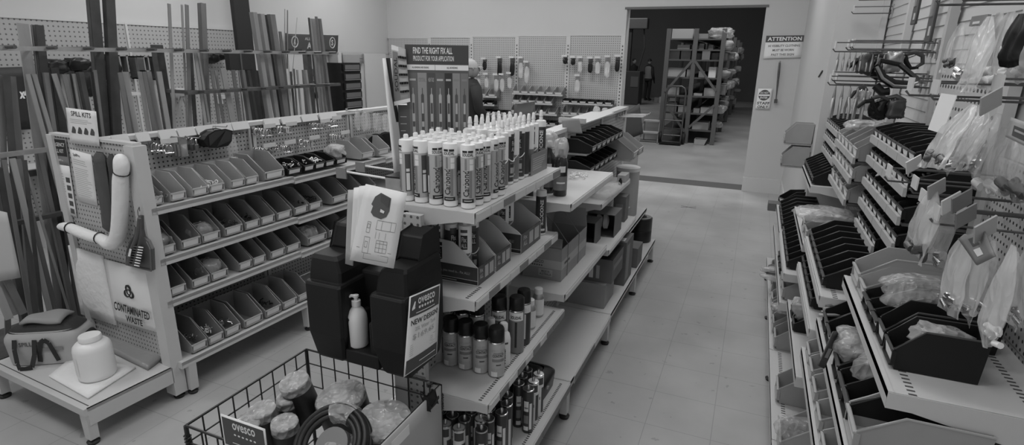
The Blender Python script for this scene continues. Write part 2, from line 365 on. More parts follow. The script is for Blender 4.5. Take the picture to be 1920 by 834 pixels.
def bin_proto(name, W, D, H, m, label_m=PAPER, t=.0035, lip=.35, flat=.5):
    # open-fronted stacking bin: front lip at y = 0, back at y = D, centred on x, standing on z = 0
    b = MB(); h1 = H*lip; w0 = W*.44; w1 = W/2
    side = [(.012, 0), (D-.006, 0), (D, H), (D*(1-flat), H), (0, h1+.012), (0, h1)]
    for s in (-1, 1):
        o = [(s*(w0+(w1-w0)*(z/H)), y, z) for y, z in side]; i_ = [(s*(w0+(w1-w0)*(z/H)-t), min(max(y, t), D-t), max(z, t)) for y, z in side]
        n = len(side); fs = [tuple(range(n)), tuple(range(2*n-1, n-1, -1))]+[(k, (k+1) % n, (k+1) % n+n, k+n) for k in range(n)]
        b.add(o+i_, fs)
        b.tube([(s*(w1-.001), D, H), (s*(w1-.001), D*(1-flat), H), (s*(w0+(w1-w0)*lip), 0, h1+.006)], .003, 4, mat=1)
    b.add([(-w0, .012, 0), (w0, .012, 0), (w0, D-.006, 0), (-w0, D-.006, 0), (-w0, .012, t), (w0, .012, t), (w0, D-.006, t), (-w0, D-.006, t)], [(3, 2, 1, 0), (4, 5, 6, 7)])
    wl = w0+(w1-w0)*lip
    b.add([(-w0, .012, 0), (w0, .012, 0), (wl, 0, h1), (-wl, 0, h1), (-w0, .012+t, 0), (w0, .012+t, 0), (wl, t, h1), (-wl, t, h1)], [(0, 1, 2, 3), (7, 6, 5, 4), (3, 2, 6, 7)])
    b.add([(-w0, D-.006, 0), (w0, D-.006, 0), (w1, D, H), (-w1, D, H), (-w0, D-.006-t, 0), (w0, D-.006-t, 0), (w1, D-t, H), (-w1, D-t, H)], [(3, 2, 1, 0), (4, 5, 6, 7), (3, 7, 6, 2)])
    for k in (-1, 1): b.box(k*wl*.98-.004, k*wl*.98+.004, -.004, .01, h1*.25, h1)
    b.box(-wl, wl, -.008, 0, h1-.004, h1+.003, mat=1)
    b.box(-wl*.95, wl*.95, -.007, .004, h1*.18, h1*.26)
    o = b.build(name, [m, RIM_HI_K if m is BLACK_BIN else RIM_HI_G])
    MB().add([(-wl*.78, -.0045+.008, h1*.28), (wl*.78, -.0045+.008, h1*.28), (wl*.8, -.004, h1*.9), (-wl*.8, -.004, h1*.9)], [(0, 1, 2, 3)]).build('label_card', label_m, o, solid=.001)
    return Proto(o)
def junk(name, c, sx, sy, h, m, label, cat, n=26, size=.02, rz=0, kind='stuff'):   # a heap of tiny fittings nobody could count
    b = MB(); R = Matrix.Rotation(rz, 3, 'Z')
    for i in range(n):
        x, y = random.uniform(-sx, sx), random.uniform(-sy, sy); z = random.uniform(.1, 1)*h*(1-.5*(abs(x)/sx+abs(y)/sy)/2)
        p = Vector(c)+R @ Vector((x, y, z)); d = Vector((random.gauss(0, 1), random.gauss(0, 1), random.gauss(0, .6))).normalized()*size
        q = random.random()
        if q < .5: b.tube([p-d, p+d], size*.3, 6)
        else:
            u = d.orthogonal().normalized()*size*.7; w2 = d.normalized().cross(u)
            b.tube([p+u*math.cos(a)+w2*math.sin(a) for a in [2*PI*k/8 for k in range(8)]], size*.22, 5, closed=True)
    return tag(b.build(name, m, smooth=50), label, cat, None, kind)
from mathutils import noise as NZ
def crumple(name, c, sx, sy, sz, m, label=None, cat=None, group=None, parent=None, rz=0, seed=0, amp=.22, nu=26, nv=16, kind=None):   # a puffed, creased film bag
    ca, sa = math.cos(rz), math.sin(rz); off = Vector((seed*3.7, seed*1.3, 5.1)); pw = lambda t: math.copysign(abs(t)**.7, t)
    def fn(u, v):
        a, e = (u % 1.0)*2*PI, (v-.5)*PI; d = Vector((math.cos(a)*math.cos(e), math.sin(a)*math.cos(e), math.sin(e)))
        k = 1+amp*(1.1*NZ.noise(d*1.5+off)+1.0*(.35-abs(NZ.noise(d*2.8+off)))+.6*(.3-abs(NZ.noise(d*5.5+off))))
        x, y, z = pw(d.x)*k*sx, pw(d.y)*k*sy, pw(d.z)*(1+.6*(k-1))*sz
        return (c[0]+x*ca-y*sa, c[1]+x*sa+y*ca, c[2]+z)
    b = MB().grid(nu, nv, fn)
    o = b.build(name, m, parent, smooth=180)
    if label: tag(o, label, cat, group, kind)
    return o

RZ_L = PI/2+LGR
KD_ = mat('pouch_flap_black', .03, .5)
g_small = bin_proto('stacking_bin', .148, .23, .13, GREY_BIN_L)
g_deep = bin_proto('stacking_bin', .16, .25, .15, GREY_BIN)
g_big = bin_proto('stacking_bin', .19, .27, .155, GREY_BIN)
k_small = bin_proto('stacking_bin', .118, .18, .085, BLACK_BIN, lip=.5)
def lrow(pxs, z, protos, row, x=-.03):
    ys = [lgpix(px, py, -.02).y for px, py in pxs]
    for i, y in enumerate(ys):
        gap = min([abs(y-ys[j]) for j in (i-1, i+1) if 0 <= j < len(ys)])
        p = protos[i] if isinstance(protos, list) else protos
        W = {id(g_small): .148, id(g_deep): .16, id(g_big): .19, id(k_small): .118}[id(p)]
        s = min(1.0, gap*.97/W) if gap > .06 else .6
        y = max(y, .04+W*s/2)
        if i == 0 and y+W*s/2 > ys[1]-W*min(1.0, gap*.97/W)/2: s = max(.3, min(s, (ys[1]-W/2-.045)/W)); y = .04+W*s/2
        kind = 'black' if p is k_small else 'grey'
        yield y, s, p.put(lg(x, y, z+.002), RZ_L, f'{kind} open-front stacking bin, {ORD[i]} from the spill kit end on the {row.replace("shelf","left shelf")}', f'bins on the {row} of the left shelving', (s, 1, 1))
top = [(212, 364), (335, 359), (376, 347), (407, 340), (447, 335), (473, 324), (516, 320), (555, 324), (582, 317), (602, 311.5), (621, 308), (642, 303.5), (692, 297), (722, 293)]
top[0] = (303, 368)
for y, s, o in lrow(top, 1.055, [g_small]*6+[g_deep]+[k_small]*5+[g_small]*2, 'top shelf'): pass
r2 = [(312, 452), (357, 434), (395, 423), (438, 414), (473, 402), (502, 393), (533, 384), (565, 378), (592, 369), (638, 358), (668, 351), (694, 345)]
for y, s, o in lrow(r2, .79, g_deep, 'second shelf'): pass
r3 = [(312, 538), (378, 521), (413, 508), (462, 495), (487, 477), (522, 466), (551, 455), (596, 439), (633, 423), (664, 414)]
for y, s, o in lrow(r3, .56, [g_deep]*7+[g_big]*3, 'third shelf'): pass
r4 = [(371, 657), (401, 636), (432, 616), (471, 600), (508, 582), (539, 566), (567, 553)]
for y, s, o in lrow(r4, .215, g_deep, 'bottom shelf', 0.0): pass
def in_bin(px, py, z, dx=-.12): q = lgpix(px, py, -.02); return lg(dx, q.y, z)
for px, py, z, m, nm in [(371, 657, .25, STEEL_D, 'dark fittings in the bin nearest the spill kit end of the bottom shelf'), (401, 636, .25, W_LITE, 'white plastic clips in the second bin of the bottom left shelf'), (432, 616, .25, CHROME, 'bright metal fittings in the third bin of the bottom left shelf'), (508, 582, .26, BLACK_P, 'black fittings heaped in the fifth bin of the bottom left shelf'),
                         (438, 414, .83, STEEL_D, 'dark fittings in the fourth bin of the second left shelf'), (473, 402, .84, BLACK_P, 'black fittings in the fifth bin of the second left shelf'), (588, 372, .85, BLACK_P, 'black rubber parts heaped in the ninth bin of the second left shelf'),
                         (407, 340, 1.09, W_LITE, 'white plastic parts in the fourth bin of the top left shelf'), (303, 368, 1.085, STEEL, 'small metal parts in the first bin of the top left shelf'), (555, 324, 1.1, CHROME, 'bright fittings heaped in the first black bin of the top left shelf'), (600, 311, 1.1, W_LITE, 'white cord loops spilling from the black bins on the top left shelf')]:
    junk('loose_fittings', in_bin(px, py, z, -.08 if z > 1 else -.11), .05, .06, .035, m, nm, 'fittings', 24, .012)
for i, (px, py, z, lb) in enumerate([(596, 439, .62, 'clear plastic bag bulging out of a bin on the third left shelf'), (413, 508, .62, 'clear bag of fittings in the third bin of the third left shelf'), (395, 423, .84, 'clear bag of fittings in the third bin of the second left shelf'), (312, 452, .84, 'clear bag beside the end post on the second left shelf'), (650, 296, 1.13, 'crumpled clear bag standing on the black bins of the top left shelf')]):
    crumple('plastic_bag', in_bin(px, py, z), .06, .065, .05, BAG2, lb, 'bag', seed=i)
# black cable reels standing on the top shelf at the far end
for i, (px, py) in enumerate([(706, 273), (725, 266)]):
    q = lgpix(px, py, -.2); o = MB()
    o.lathe([(.03, -.045), (.075, -.045), (.075, -.035), (.055, -.03), (.055, .03), (.075, .035), (.075, .045), (.03, .045)], n=24)
    r = o.build('cable_reel', BLACK_P, smooth=35); r.location = lg(-.2, q.y, 1.03+.078+.006); r.rotation_euler = (PI/2, 0, .7)
    tag(r, ['nearer black cable reel standing on the top left shelf beyond the grey bins', 'farther black cable reel standing on the top left shelf behind another reel'][i], 'reel', 'cable reels on the left shelving')
# hooks and hanging goods on the perforated panel
def hook_l(y, z, ln=.14, lab=None):
    b = MB().tube([(-.355, y, z), (-.355+ln, y, z+.004), (-.355+ln+.01, y, z+.015)], .003, 5).box(-.356, -.352, y-.01, y+.01, z-.02, z+.02)
    o = b.build('peg_hook', STEEL); o.location = LGO; o.rotation_euler = (0, 0, LGR); tag(o, lab, 'hook', 'peg hooks on the left shelving'); return o
def shackle_proto():
    b = MB(); pts = [(.011*math.cos(a), 0, -.012+.014*math.sin(a)) for a in [PI*k/7 for k in range(8)]]
    b.tube([(.011, 0, -.032)]+pts+[(-.011, 0, -.032)], .0032, 5)
    o = b.build('shackle', CHROME, smooth=60); MB().tube([(-.017, 0, -.032), (.017, 0, -.032)], .0035, 5).build('pin', CHROME, o)
    return Proto(o)
def pack_proto():
    b = MB().box(-.02, .02, -.003, .003, -.03, 0); o = b.build('blister_pack', PAPER_M)
    MB().grid(6, 6, lambda u, v: (-.018+.036*u, -.003-.012*math.sin(u*PI)*math.sin(v*PI), -.085+.056*v)).build('blister', BAG, o, smooth=180)
    MB().box(-.02, .02, -.001, .001, -.088, -.03).build('backing_card', CARD_D, o)
    return Proto(o)
SH, PK = shackle_proto(), pack_proto()
cl = [(487, 246, 8, 'white-tagged joint row'), (528, 242, 10, 'long upper row'), (592, 236, 6, 'dark upper row'), (614, 230, 5, 'short upper row'), (487, 282, 8, 'lower joint row'), (526, 276, 7, 'lower tagged row'), (572, 267, 8, 'lower middle row'), (630, 257, 9, 'lower far row'), (298, 275, 5, 'spill kit post row')]
for ci, (px, py, n, nm) in enumerate(cl):
    q = lgpix(px, py-4, -.28); hook_l(q.y, q.z, .16, f'peg hook carrying the {nm} of shackles at left')
    for k in range(n):
        SH.put(lg(-.33+.125*k/max(n-1, 1), q.y+random.uniform(-.006, .006), q.z), LGR+PI/2+random.uniform(-.5, .5), f'bright shackle, {ORD[k]} out from the panel in the {nm} at left', f'shackles in the {nm}', random.uniform(.9, 1.35))
    t = MB().box(-.19, -.185, q.y-.045, q.y+.045, q.z+.015, q.z+.04).build('price_tag', TAG); t.location = LGO; t.rotation_euler = (0, 0, LGR); tag(t, f'white price tag over the {nm} of shackles at left', 'tag', 'price tags on the left panel')
q = lgpix(330, 257, -.27); hook_l(q.y, q.z, .16, 'steel peg hook carrying dark packs on the left panel')
for k in range(7): PK.put(lg(-.34+.02*k, q.y+random.uniform(-.008, .008), q.z), RZ_L+random.uniform(-.15, .15), f'dark carded pack left of the padlocks on the left panel, {ORD[k]} out from the panel', 'dark carded packs on the left panel', (1, 1, 1.2))
q = lgpix(357, 258, -.27); hook_l(q.y, q.z, .16, 'steel peg hook carrying padlocks on the left panel')
for k in range(4):
    b = MB().box(-.014, .014, -.006, .006, -.05, -.024); o = b.build('padlock', STEEL_D, bevel=.002)
    MB().tube([(-.009, 0, -.026)]+[(-.009*math.cos(a), 0, -.012+.009*math.sin(a)) for a in [PI*j/6 for j in range(7)]]+[(.009, 0, -.026)], .0025, 5).build('lock_shackle', CHROME, o)
    o.location = lg(-.33+.035*k, q.y, q.z); o.rotation_euler = (0, 0, RZ_L+.3*k); o.scale = (1.4,)*3
    tag(o, f'small padlock between the dark packs and black pouch, {ORD[k]} out from the panel', 'padlock', 'padlocks on the left panel')
q = lgpix(400, 258, -.25); hook_l(q.y+.06, q.z+.055, .15, 'steel peg hook carrying the black pouch on the left panel')
pp_ = [lgpix(a, c_, -.27) for a, c_ in ((376, 263), (382, 254), (395, 246), (414, 243), (425, 246), (424, 262), (418, 270), (398, 274), (384, 273))]
o = MB().prism([(v.y, v.z) for v in pp_], 'x', -.31, -.23).build('black_pouch', BLACK_P, bevel=.008); o.location = LGO; o.rotation_euler = (0, 0, LGR); tag(o, 'black folded pouch hanging on the left perforated panel', 'pouch')
for k in (0, 1): f_ = MB().prism([(v.y, v.z) for v in ((pp_[1], pp_[2], pp_[3], pp_[8]) if k else (pp_[3], pp_[4], pp_[5], pp_[7]))], 'x', -.23, -.226).build('pouch_flap', KD_, o)
q = lgpix(431, 258, -.28); hook_l(q.y, q.z+.01, .15, 'steel peg hook carrying a clear bag left of the panel joint')
crumple('clear_pack', lg(-.27, q.y, q.z-.06), .012, .035, .075, BAG, 'tall clear pack with a white tag at its foot, hanging beside the black pouch', 'pack', rz=LGR, seed=6)
t = MB().box(-.265, -.24, q.y-.025, q.y+.025, q.z-.15, q.z-.115).build('tag_block', W_LITE); t.location = LGO; t.rotation_euler = (0, 0, LGR); tag(t, 'white tag block at the foot of the tall clear pack on the left panel', 'tag')
for i in range(7):
    px, py = 668+i*10, 214+i*1.0; q = lgpix(px, py, -.26)
    crumple('clear_pack', lg(-.25+.015*(i % 2), q.y, q.z-.05), .012, .035, .07, BAG, f'clear bag of rope at the far end of the left panel, {ORD[i]} along', 'pack', 'clear packs at the far end of the left panel', rz=LGR+random.uniform(-.4, .4), seed=20+i)
    if i % 2 == 0: hook_l(q.y, q.z+.02, .15, f'{ORD[i//2]} peg hook among the clear packs at the far end of the left panel')
# ---------------------------------------------------------------- spill kit end
def lgq(pts, y): return [lgend(px, py, y) for px, py in pts]
o, L = sheet('poster', lgq([(123.4, 201.5), (180, 209), (187, 275), (132, 268)], -.024), PAPER, 'white SPILL KITS sign standing up above the end panel', 'sign')
MB().text('SPILL KITS', L(1), .16, .79, .82, .93).build('lettering', INK, o)
b = MB(); text_lines(b, L(1), .1, .9, .58, .72, 3, fill=.25); b.build('small_print', PAPER_G, o)
for k in range(4):
    b = MB(); u = .1+.21*k; b.add([L(1)(u+x*.16, .3+y*.2) for x, y in [(0, .1), (.25, 0), (.9, 0), (1, .5), (.75, .9), (.4, 1), (.2, .6)]], [tuple(range(7))]); b.build('picture', INK_D, o)
o, L = sheet('poster', lgq([(86, 257), (123.6, 260.5), (131, 311), (97, 306)], -.018), PAPER_M, 'EMERGENCY SPILL KIT notice with black panel at the top left of the end panel', 'poster')
MB().rect(L(1), .08, .34, .95, .96).build('black_panel', INK, o)
b = MB(); b.text('EMERGENCY', L(2), .14, .7, .9, .84); b.text('SPILL KIT', L(2), .25, .46, .8, .6); b.text('SpillPro', L(2), .35, .12, .7, .22); b.build('lettering', W_LITE, o)
o, L = sheet('poster', lgq([(98.5, 306.5), (130, 311.5), (144, 407), (114.5, 396)], -.019), PAPER, 'white instruction sheet with a column of dark pictures, below the black notice', 'poster')
b = MB(); text_lines(b, L(1), .1, .6, .1, .9, 16, fill=.25); b.build('small_print', PAPER_G, o)
for k in range(5): MB().rect(L(1), .68, .72-.155*k-.05, .92, .82-.155*k-.05).build('picture', INK_D, o)
o, L = sheet('poster', lgq([(131, 279), (171, 290), (183, 386), (147, 376)], -.017), PAPER, 'white data sheet with rows of print in the middle of the end panel', 'poster')
b = MB(); b.text('SpillPro', L(1), .12, .87, .45, .94); b.build('lettering', INK, o)
b = MB(); text_lines(b, L(1), .1, .9, .72, .84, 3, fill=.25); text_lines(b, L(1), .1, .9, .12, .68, 15, fill=.22); b.build('small_print', PAPER_G, o)
# absorbent socks
pts = [lgend(px, py, -.072) for px, py in [(222, 288), (225, 296), (228, 306), (228, 318), (227.5, 323), (226, 330), (226, 350), (226, 380), (225, 410), (223, 435), (219, 449), (211, 457), (203, 457), (195, 451), (187, 446), (175, 445), (160, 439), (145, 433), (132, 427), (120, 424), (109, 425)]]
rs = [.014, .03, .036, .035, .031, .035, .036, .037, .037, .037, .037, .036, .033, .03, .026, .029, .03, .03, .026, .026, .014]
t = thing('absorbent_sock', 'white L-shaped absorbent sock tied to the end panel of the left shelving', 'absorbent sock', lgend(222, 440, -.055))
lo = t.location.copy(); MB().tube([p-lo for p in pts], rs, 14).build('sock', CLOTH_W, t, smooth=180, sub=1)
for k in (4, 14, 18): p = pts[k]-lo; d = (pts[k+1]-pts[k-1]).normalized(); a = d.orthogonal().normalized(); c = d.cross(a); MB().tube([p+(a*math.cos(w)+c*math.sin(w))*(rs[k]+.003) for w in [2*PI*j/12 for j in range(12)]], .003, 5, closed=True).build('cable_tie', BLACK_P, t)
def strip(name, px, w, thick, y, m, label):            # hanging flattened sleeve
    P = [lgend(a, c, y) for a, c in px]; n = Vector((math.sin(-LGR)*-1, -math.cos(LGR), 0)); s = Vector((math.cos(LGR), math.sin(LGR), 0))
    def fn(u, v):
        k = v*(len(P)-1); i = min(int(k), len(P)-2); c = P[i].lerp(P[i+1], k-i); a = u*2*PI
        ww = w*(1+.06*math.sin(7*v+2*u*PI))*(.55 if v in (0, 1) else 1)
        return c+s*math.cos(a)*ww/2+n*(math.sin(a)*thick*(.3 if v in (0, 1) else 1+.25*math.sin(11*v+4*a)))
    return tag(MB().grid(14, 16, fn).build(name, m, smooth=180), label, 'absorbent sock')
strip('absorbent_sleeve', [(208, 289), (213, 340), (219, 390), (222, 430)], .05, .016, -.03, CLOTH_D, 'narrow dark sleeve hanging half behind the white L-shaped sock')
strip('absorbent_sleeve', [(186, 285), (189, 320), (196, 360), (202, 400), (206, 434)], .088, .022, -.045, mat('dark_grey_cloth', .085, .9, bump=.6, bscale=20), 'wide dark grey sleeve hanging left of the white sock on the end panel')
# brush and dustpan
c = lambda px, py, y=-.05: lgend(px, py, y)
t = thing('dustpan', 'dark grey dustpan hanging on the end panel behind the hand brush', 'dustpan', c(262, 470)); lo = t.location.copy()
pan = [c(*p)-lo for p in [(259, 404), (264, 405), (265, 430), (268, 444), (277, 452), (284, 467), (286, 507), (239, 495), (240, 470), (246, 452), (255, 440), (257, 425)]]
n = len(pan); off = Vector((0, .016, 0)); b = MB().add(pan+[p+off for p in pan], [tuple(range(n)), tuple(range(2*n-1, n-1, -1))]+[(i, (i+1) % n, (i+1) % n+n, i+n) for i in range(n)]); b.build('pan', mat('dustpan_plastic', .11, .45), t)
b = MB()
for k in range(5, n): b.tube([pan[k-1]-off*.4, pan[k]-off*.4], .004, 5)
b.build('rim', mat('dustpan_rim', .13, .45), t); MB().tube([c(259, 404)-lo, c(258, 395)-lo, c(261, 388)-lo, c(262, 396)-lo], .0018, 5).build('hanging_loop', STEEL_D, t)
t = thing('hand_brush', 'grey hand brush with white bristle tips hanging in front of the dustpan', 'brush', c(252, 470, -.075)); lo = t.location.copy()
hp = [c(*p, -.078)-lo for p in [(261, 409), (260, 425), (257, 442), (252, 458), (247, 475), (242, 495)]]
MB().tube(hp, [.008, .009, .009, .012, .014, .012], 8).build('brush_handle', mat('brush_plastic', .09, .4), t, smooth=60)
b = MB(); d = MB()
for i in range(8):
    for j in range(3):
        s = Vector(c(251-1.3*i, 462+4.6*i, -.07-.008*j)-lo); e = Vector(c(268-1.0*i, 464+5.0*i, -.075-.008*j)-lo); m_ = s.lerp(e, .55)
        b.tube([s, m_], .0035, 5); d.tube([m_, e], [.0035, .0028], 5)
b.build('bristles', INK_D, t, kind='stuff'); d.build('bristle_tips', PAPER, t, kind='stuff')
MB().rect(quad([c(243, 466, -.095)-lo, c(247, 467, -.095)-lo, c(244, 481, -.095)-lo, c(240, 480, -.095)-lo]), 0, 0, 1, 1).build('barcode_sticker', PAPER, t, solid=.001)
# white pads and waste bag
o, L = sheet('absorbent_pads', lgq([(129.5, 459.5), (193, 480), (219, 609), (154, 588)], -.02), CLOTH_W, 'plain white absorbent pad pinned to the lower left of the end panel', 'pad', thick=.012, bulge=.012)
o, L = sheet('waste_bag', lgq([(195.5, 485), (285, 509.5), (299.5, 624), (217, 599.5)], -.026), mat('waste_bag_film', .8, .5, bump=.15, bscale=12), 'white CONTAMINATED WASTE bag pinned to the lower right of the end panel', 'bag', thick=.006, bulge=.02, n=10)
fs = lambda pts, y=-.052: quad(lgq(pts, y))
b = MB(); b.text('CONTAMINATED', fs([(213, 564), (280, 586), (281, 601), (214.5, 580)]), 0, 0, 1, 1, bold=.03); b.text('WASTE', fs([(235, 590), (266.5, 600.5), (268, 612), (236.5, 602)]), 0, 0, 1, 1, bold=.03); b.build('lettering', INK, o)
ce, u, v = lgend(241, 548, -.05), Vector((math.cos(LGR), math.sin(LGR), 0)), Vector((0, 0, 1)); b = MB()
for k in range(3):
    a = PI/2+k*2*PI/3; cc = ce+(u*math.cos(a)+v*math.sin(a))*.018
    b.tube([cc+(u*math.cos(w)+v*math.sin(w))*.019 for w in [a-2.5+5.0*j/14 for j in range(15)]], [.0015+.005*(1-abs(j-7)/7.5)*.9 for j in range(15)][::-1], 5)
b.tube([ce+(u*math.cos(w)+v*math.sin(w))*.015 for w in [2*PI*j/16 for j in range(16)]], .0025, 5, closed=True)
b.build('hazard_symbol', INK, o)
# jar, folded pads, packet and kit bag on the base shelf
q = at(184, 703, z=.214)
t = thing('plastic_jar', 'large white plastic jar with screw lid on the folded pads', 'jar', q)
MB().lathe([(0, 0), (.072, 0), (.082, .01), (.083, .03), (.083, .155), (.079, .175), (.066, .19), (.045, .197), (.043, .205)], n=36).build('jar_body', W_LITE, t, smooth=50)
MB().lathe([(.046, .2), (.049, .204), (.049, .222), (.046, .227), (0, .227)], n=36).build('screw_lid', W_LITE, t, smooth=35)
MB().grid(8, 1, lambda u_, v_: (.0837*math.cos(3.5+1.3*u_), .0837*math.sin(3.5+1.3*u_), .035+.1*v_)).build('jar_label', PAPER, t, smooth=180)
def slab(name, pts, z, th, m, label, cat, curl=0):
    P = [at(px, py, z=z) for px, py in pts]; f = quad(P)
    ob = MB().grid(8, 8, lambda u_, v_: Vector(f(u_, v_))+Vector((0, 0, th/2+curl*math.sin(5*u_+3*v_)*math.sin(u_*PI)))).build(name, m, smooth=180, solid=th)
    return tag(ob, label, cat)
slab('folded_pads', [(140, 668), (255, 690), (165, 748), (92, 707)], .203, .01, CLOTH_W, 'folded white pads lying flat under the white jar', 'pad', .001)
slab('foil_packet', [(190, 612), (318, 664), (277, 694), (180, 646)], .205, .022, mat('packet_film', .3, .3, bump=.3, bscale=20), 'flat grey packet with crimped end lying along the foot of the end panel', 'packet', .004)
kb = at(104, 666, z=.203); KR = math.radians(33)
t = thing('spill_kit_bag', 'light grey and black duffel bag on the base shelf left of the jar', 'bag', kb, KR); t.scale = (.9, .88, 1.2)
KL = mat('bag_grey_vinyl', .42, .5, bump=.1, bscale=8); KD = mat('bag_black_nylon', .022, .65, bump=.2, bscale=40)
def rbox(lx, ly, lz, z0, top=.8, e=4.0):
    def fn(u_, v_):
        a = u_*2*PI; ca, sa = math.cos(a), math.sin(a); p = lambda x: math.copysign(abs(x)**(2/e), x)
        h = v_; r = (1-.08*(1-h))*(1 if h < .7 else 1-(1-top)*((h-.7)/.3)**2)
        return (lx*p(ca)*r, ly*p(sa)*r, z0+lz*h)
    return fn
b = MB().grid(36, 10, rbox(.215, .12, .15, .002)); f = rbox(.215, .12, .15, .002); b.add([f(i/36, 0) for i in range(36)], [tuple(range(35, -1, -1))]); b.build('bag_body', KL, t, smooth=180)
def dome(lx, ly, z0, h, e=4.0): return lambda u_, v_: (lambda a, r: (lx*math.copysign(abs(math.cos(a))**(2/e), math.cos(a))*r, ly*math.copysign(abs(math.sin(a))**(2/e), math.sin(a))*r, z0+h*(1-r**4)))(u_*2*PI, 1-v_)
MB().grid(36, 8, dome(.185, .1, .148, .035)).build('zip_top', KD, t, smooth=180)
MB().tube([(.173*math.copysign(abs(math.cos(a))**.5, math.cos(a)), .096*math.copysign(abs(math.sin(a))**.5, math.sin(a)), .15) for a in [2*PI*i/40 for i in range(40)]], .004, 5, closed=True).build('piping', KL, t)
def pad(u_, v_): return (-.1+.21*u_, -.075+.15*v_, .186+.022*math.sin(u_*PI)**.5*math.sin(v_*PI)**.5+.006*math.sin(6*u_+4*v_))
MB().grid(12, 12, pad).build('padded_flap', mat('flap_grey', .27, .6, bump=.2, bscale=15), t, smooth=180, solid=.01)
crumple('end_pocket', (.2, -.005, .07), .025, .075, .05, KD, parent=t, seed=3, amp=.05)
b = MB()
for s in (-1, 1):
    ps = [(s*.045-.02+x, y, z) for x, y, z in [(-.05, -.121, .13), (-.052, -.135, .09), (-.045, -.15, .03), (-.03, -.165, .008), (0, -.165, .006), (.03, -.16, .01), (.045, -.14, .06), (.05, -.122, .125)]]
    if s == 1: ps = [(-.01, -.121, .02), (.0, -.127, .07), (.02, -.13, .115), (.04, -.131, .125), (.06, -.13, .11), (.075, -.126, .06), (.085, -.12, .02)]
    for i in range(len(ps)-1): b.bar(ps[i], ps[i+1], .022, .004, up=(0, 1, .2))
b.build('carry_strap', KD, t)
b = MB(); b.text('SPILL KIT', lambda u_, v_: (-.1+.12*u_, -.1205, .095+.02*v_), 0, 0, 1, 1); b.build('lettering', INK_D, t)
MB().box(-.02, .12, -.1215, -.119, .07, .085).build('reflective_band', PAPER_M, t)
# ---------------------------------------------------------------- steel length rack behind the left shelving
BM = {'l': mat('mill_finish_steel', .34, .5, .3, noise=.2, scale=9, stretch=(1, 1, .2)), 'm': mat('grey_steel_section', .2, .5, .3, noise=.25, scale=9, stretch=(1, 1, .2)), 'd': mat('black_steel_section', .07, .55, .2, noise=.25, scale=9), 'w': mat('white_edge_section', .7, .5)}
R = thing('steel_rack', 'dark upright rack holding steel lengths behind the left shelving', 'rack', (-4.15, 1.6, 0))
def rk(name, x0, x1, y0, y1, z0, z1, m=STEEL_D): return MB().box(x0+4.15, x1+4.15, y0-1.6, y1-1.6, z0, z1).build(name, m, R)
for y in (1.62, 3.05, 4.65): rk('post', -4.3, -4.24, y, y+.06, 0, 1.84)
rk('upper_rail', -3.94, -3.9, 1.2, 4.72, 1.785, 1.81, STEEL)
rk('lower_rail', -3.94, -3.9, 3.0, 4.72, 1.485, 1.51)
rk('lower_rail', -3.94, -3.9, 1.1, 2.02, 1.2, 1.225, STEEL); rk('lower_rail', -3.94, -3.9, 1.2, 2.2, .8, .825)
for z in (1.8, 1.5): 
    for y in (1.62, 3.05, 4.65): rk('side_arm', -4.3, -3.92, y+.02, y+.045, z-.015, z+.01)
rk('base_tray', -4.3, -3.7, 1.1, 4.75, .02, .06)
rk('rear_rail', -4.3, -4.27, 1.1, 4.75, 1.0, 1.04)
for i in range(15): y = 1.72+.205*i; MB().tube([(.05, y-1.6, 1.8), (.33, y-1.6, 1.806)], .011, 6).build('divider_arm', STEEL_D, R)
for i in range(8): y = 3.1+.2*i; MB().tube([(.05, y-1.6, 1.5), (.31, y-1.6, 1.506)], .01, 6).build('divider_arm', STEEL_D, R)
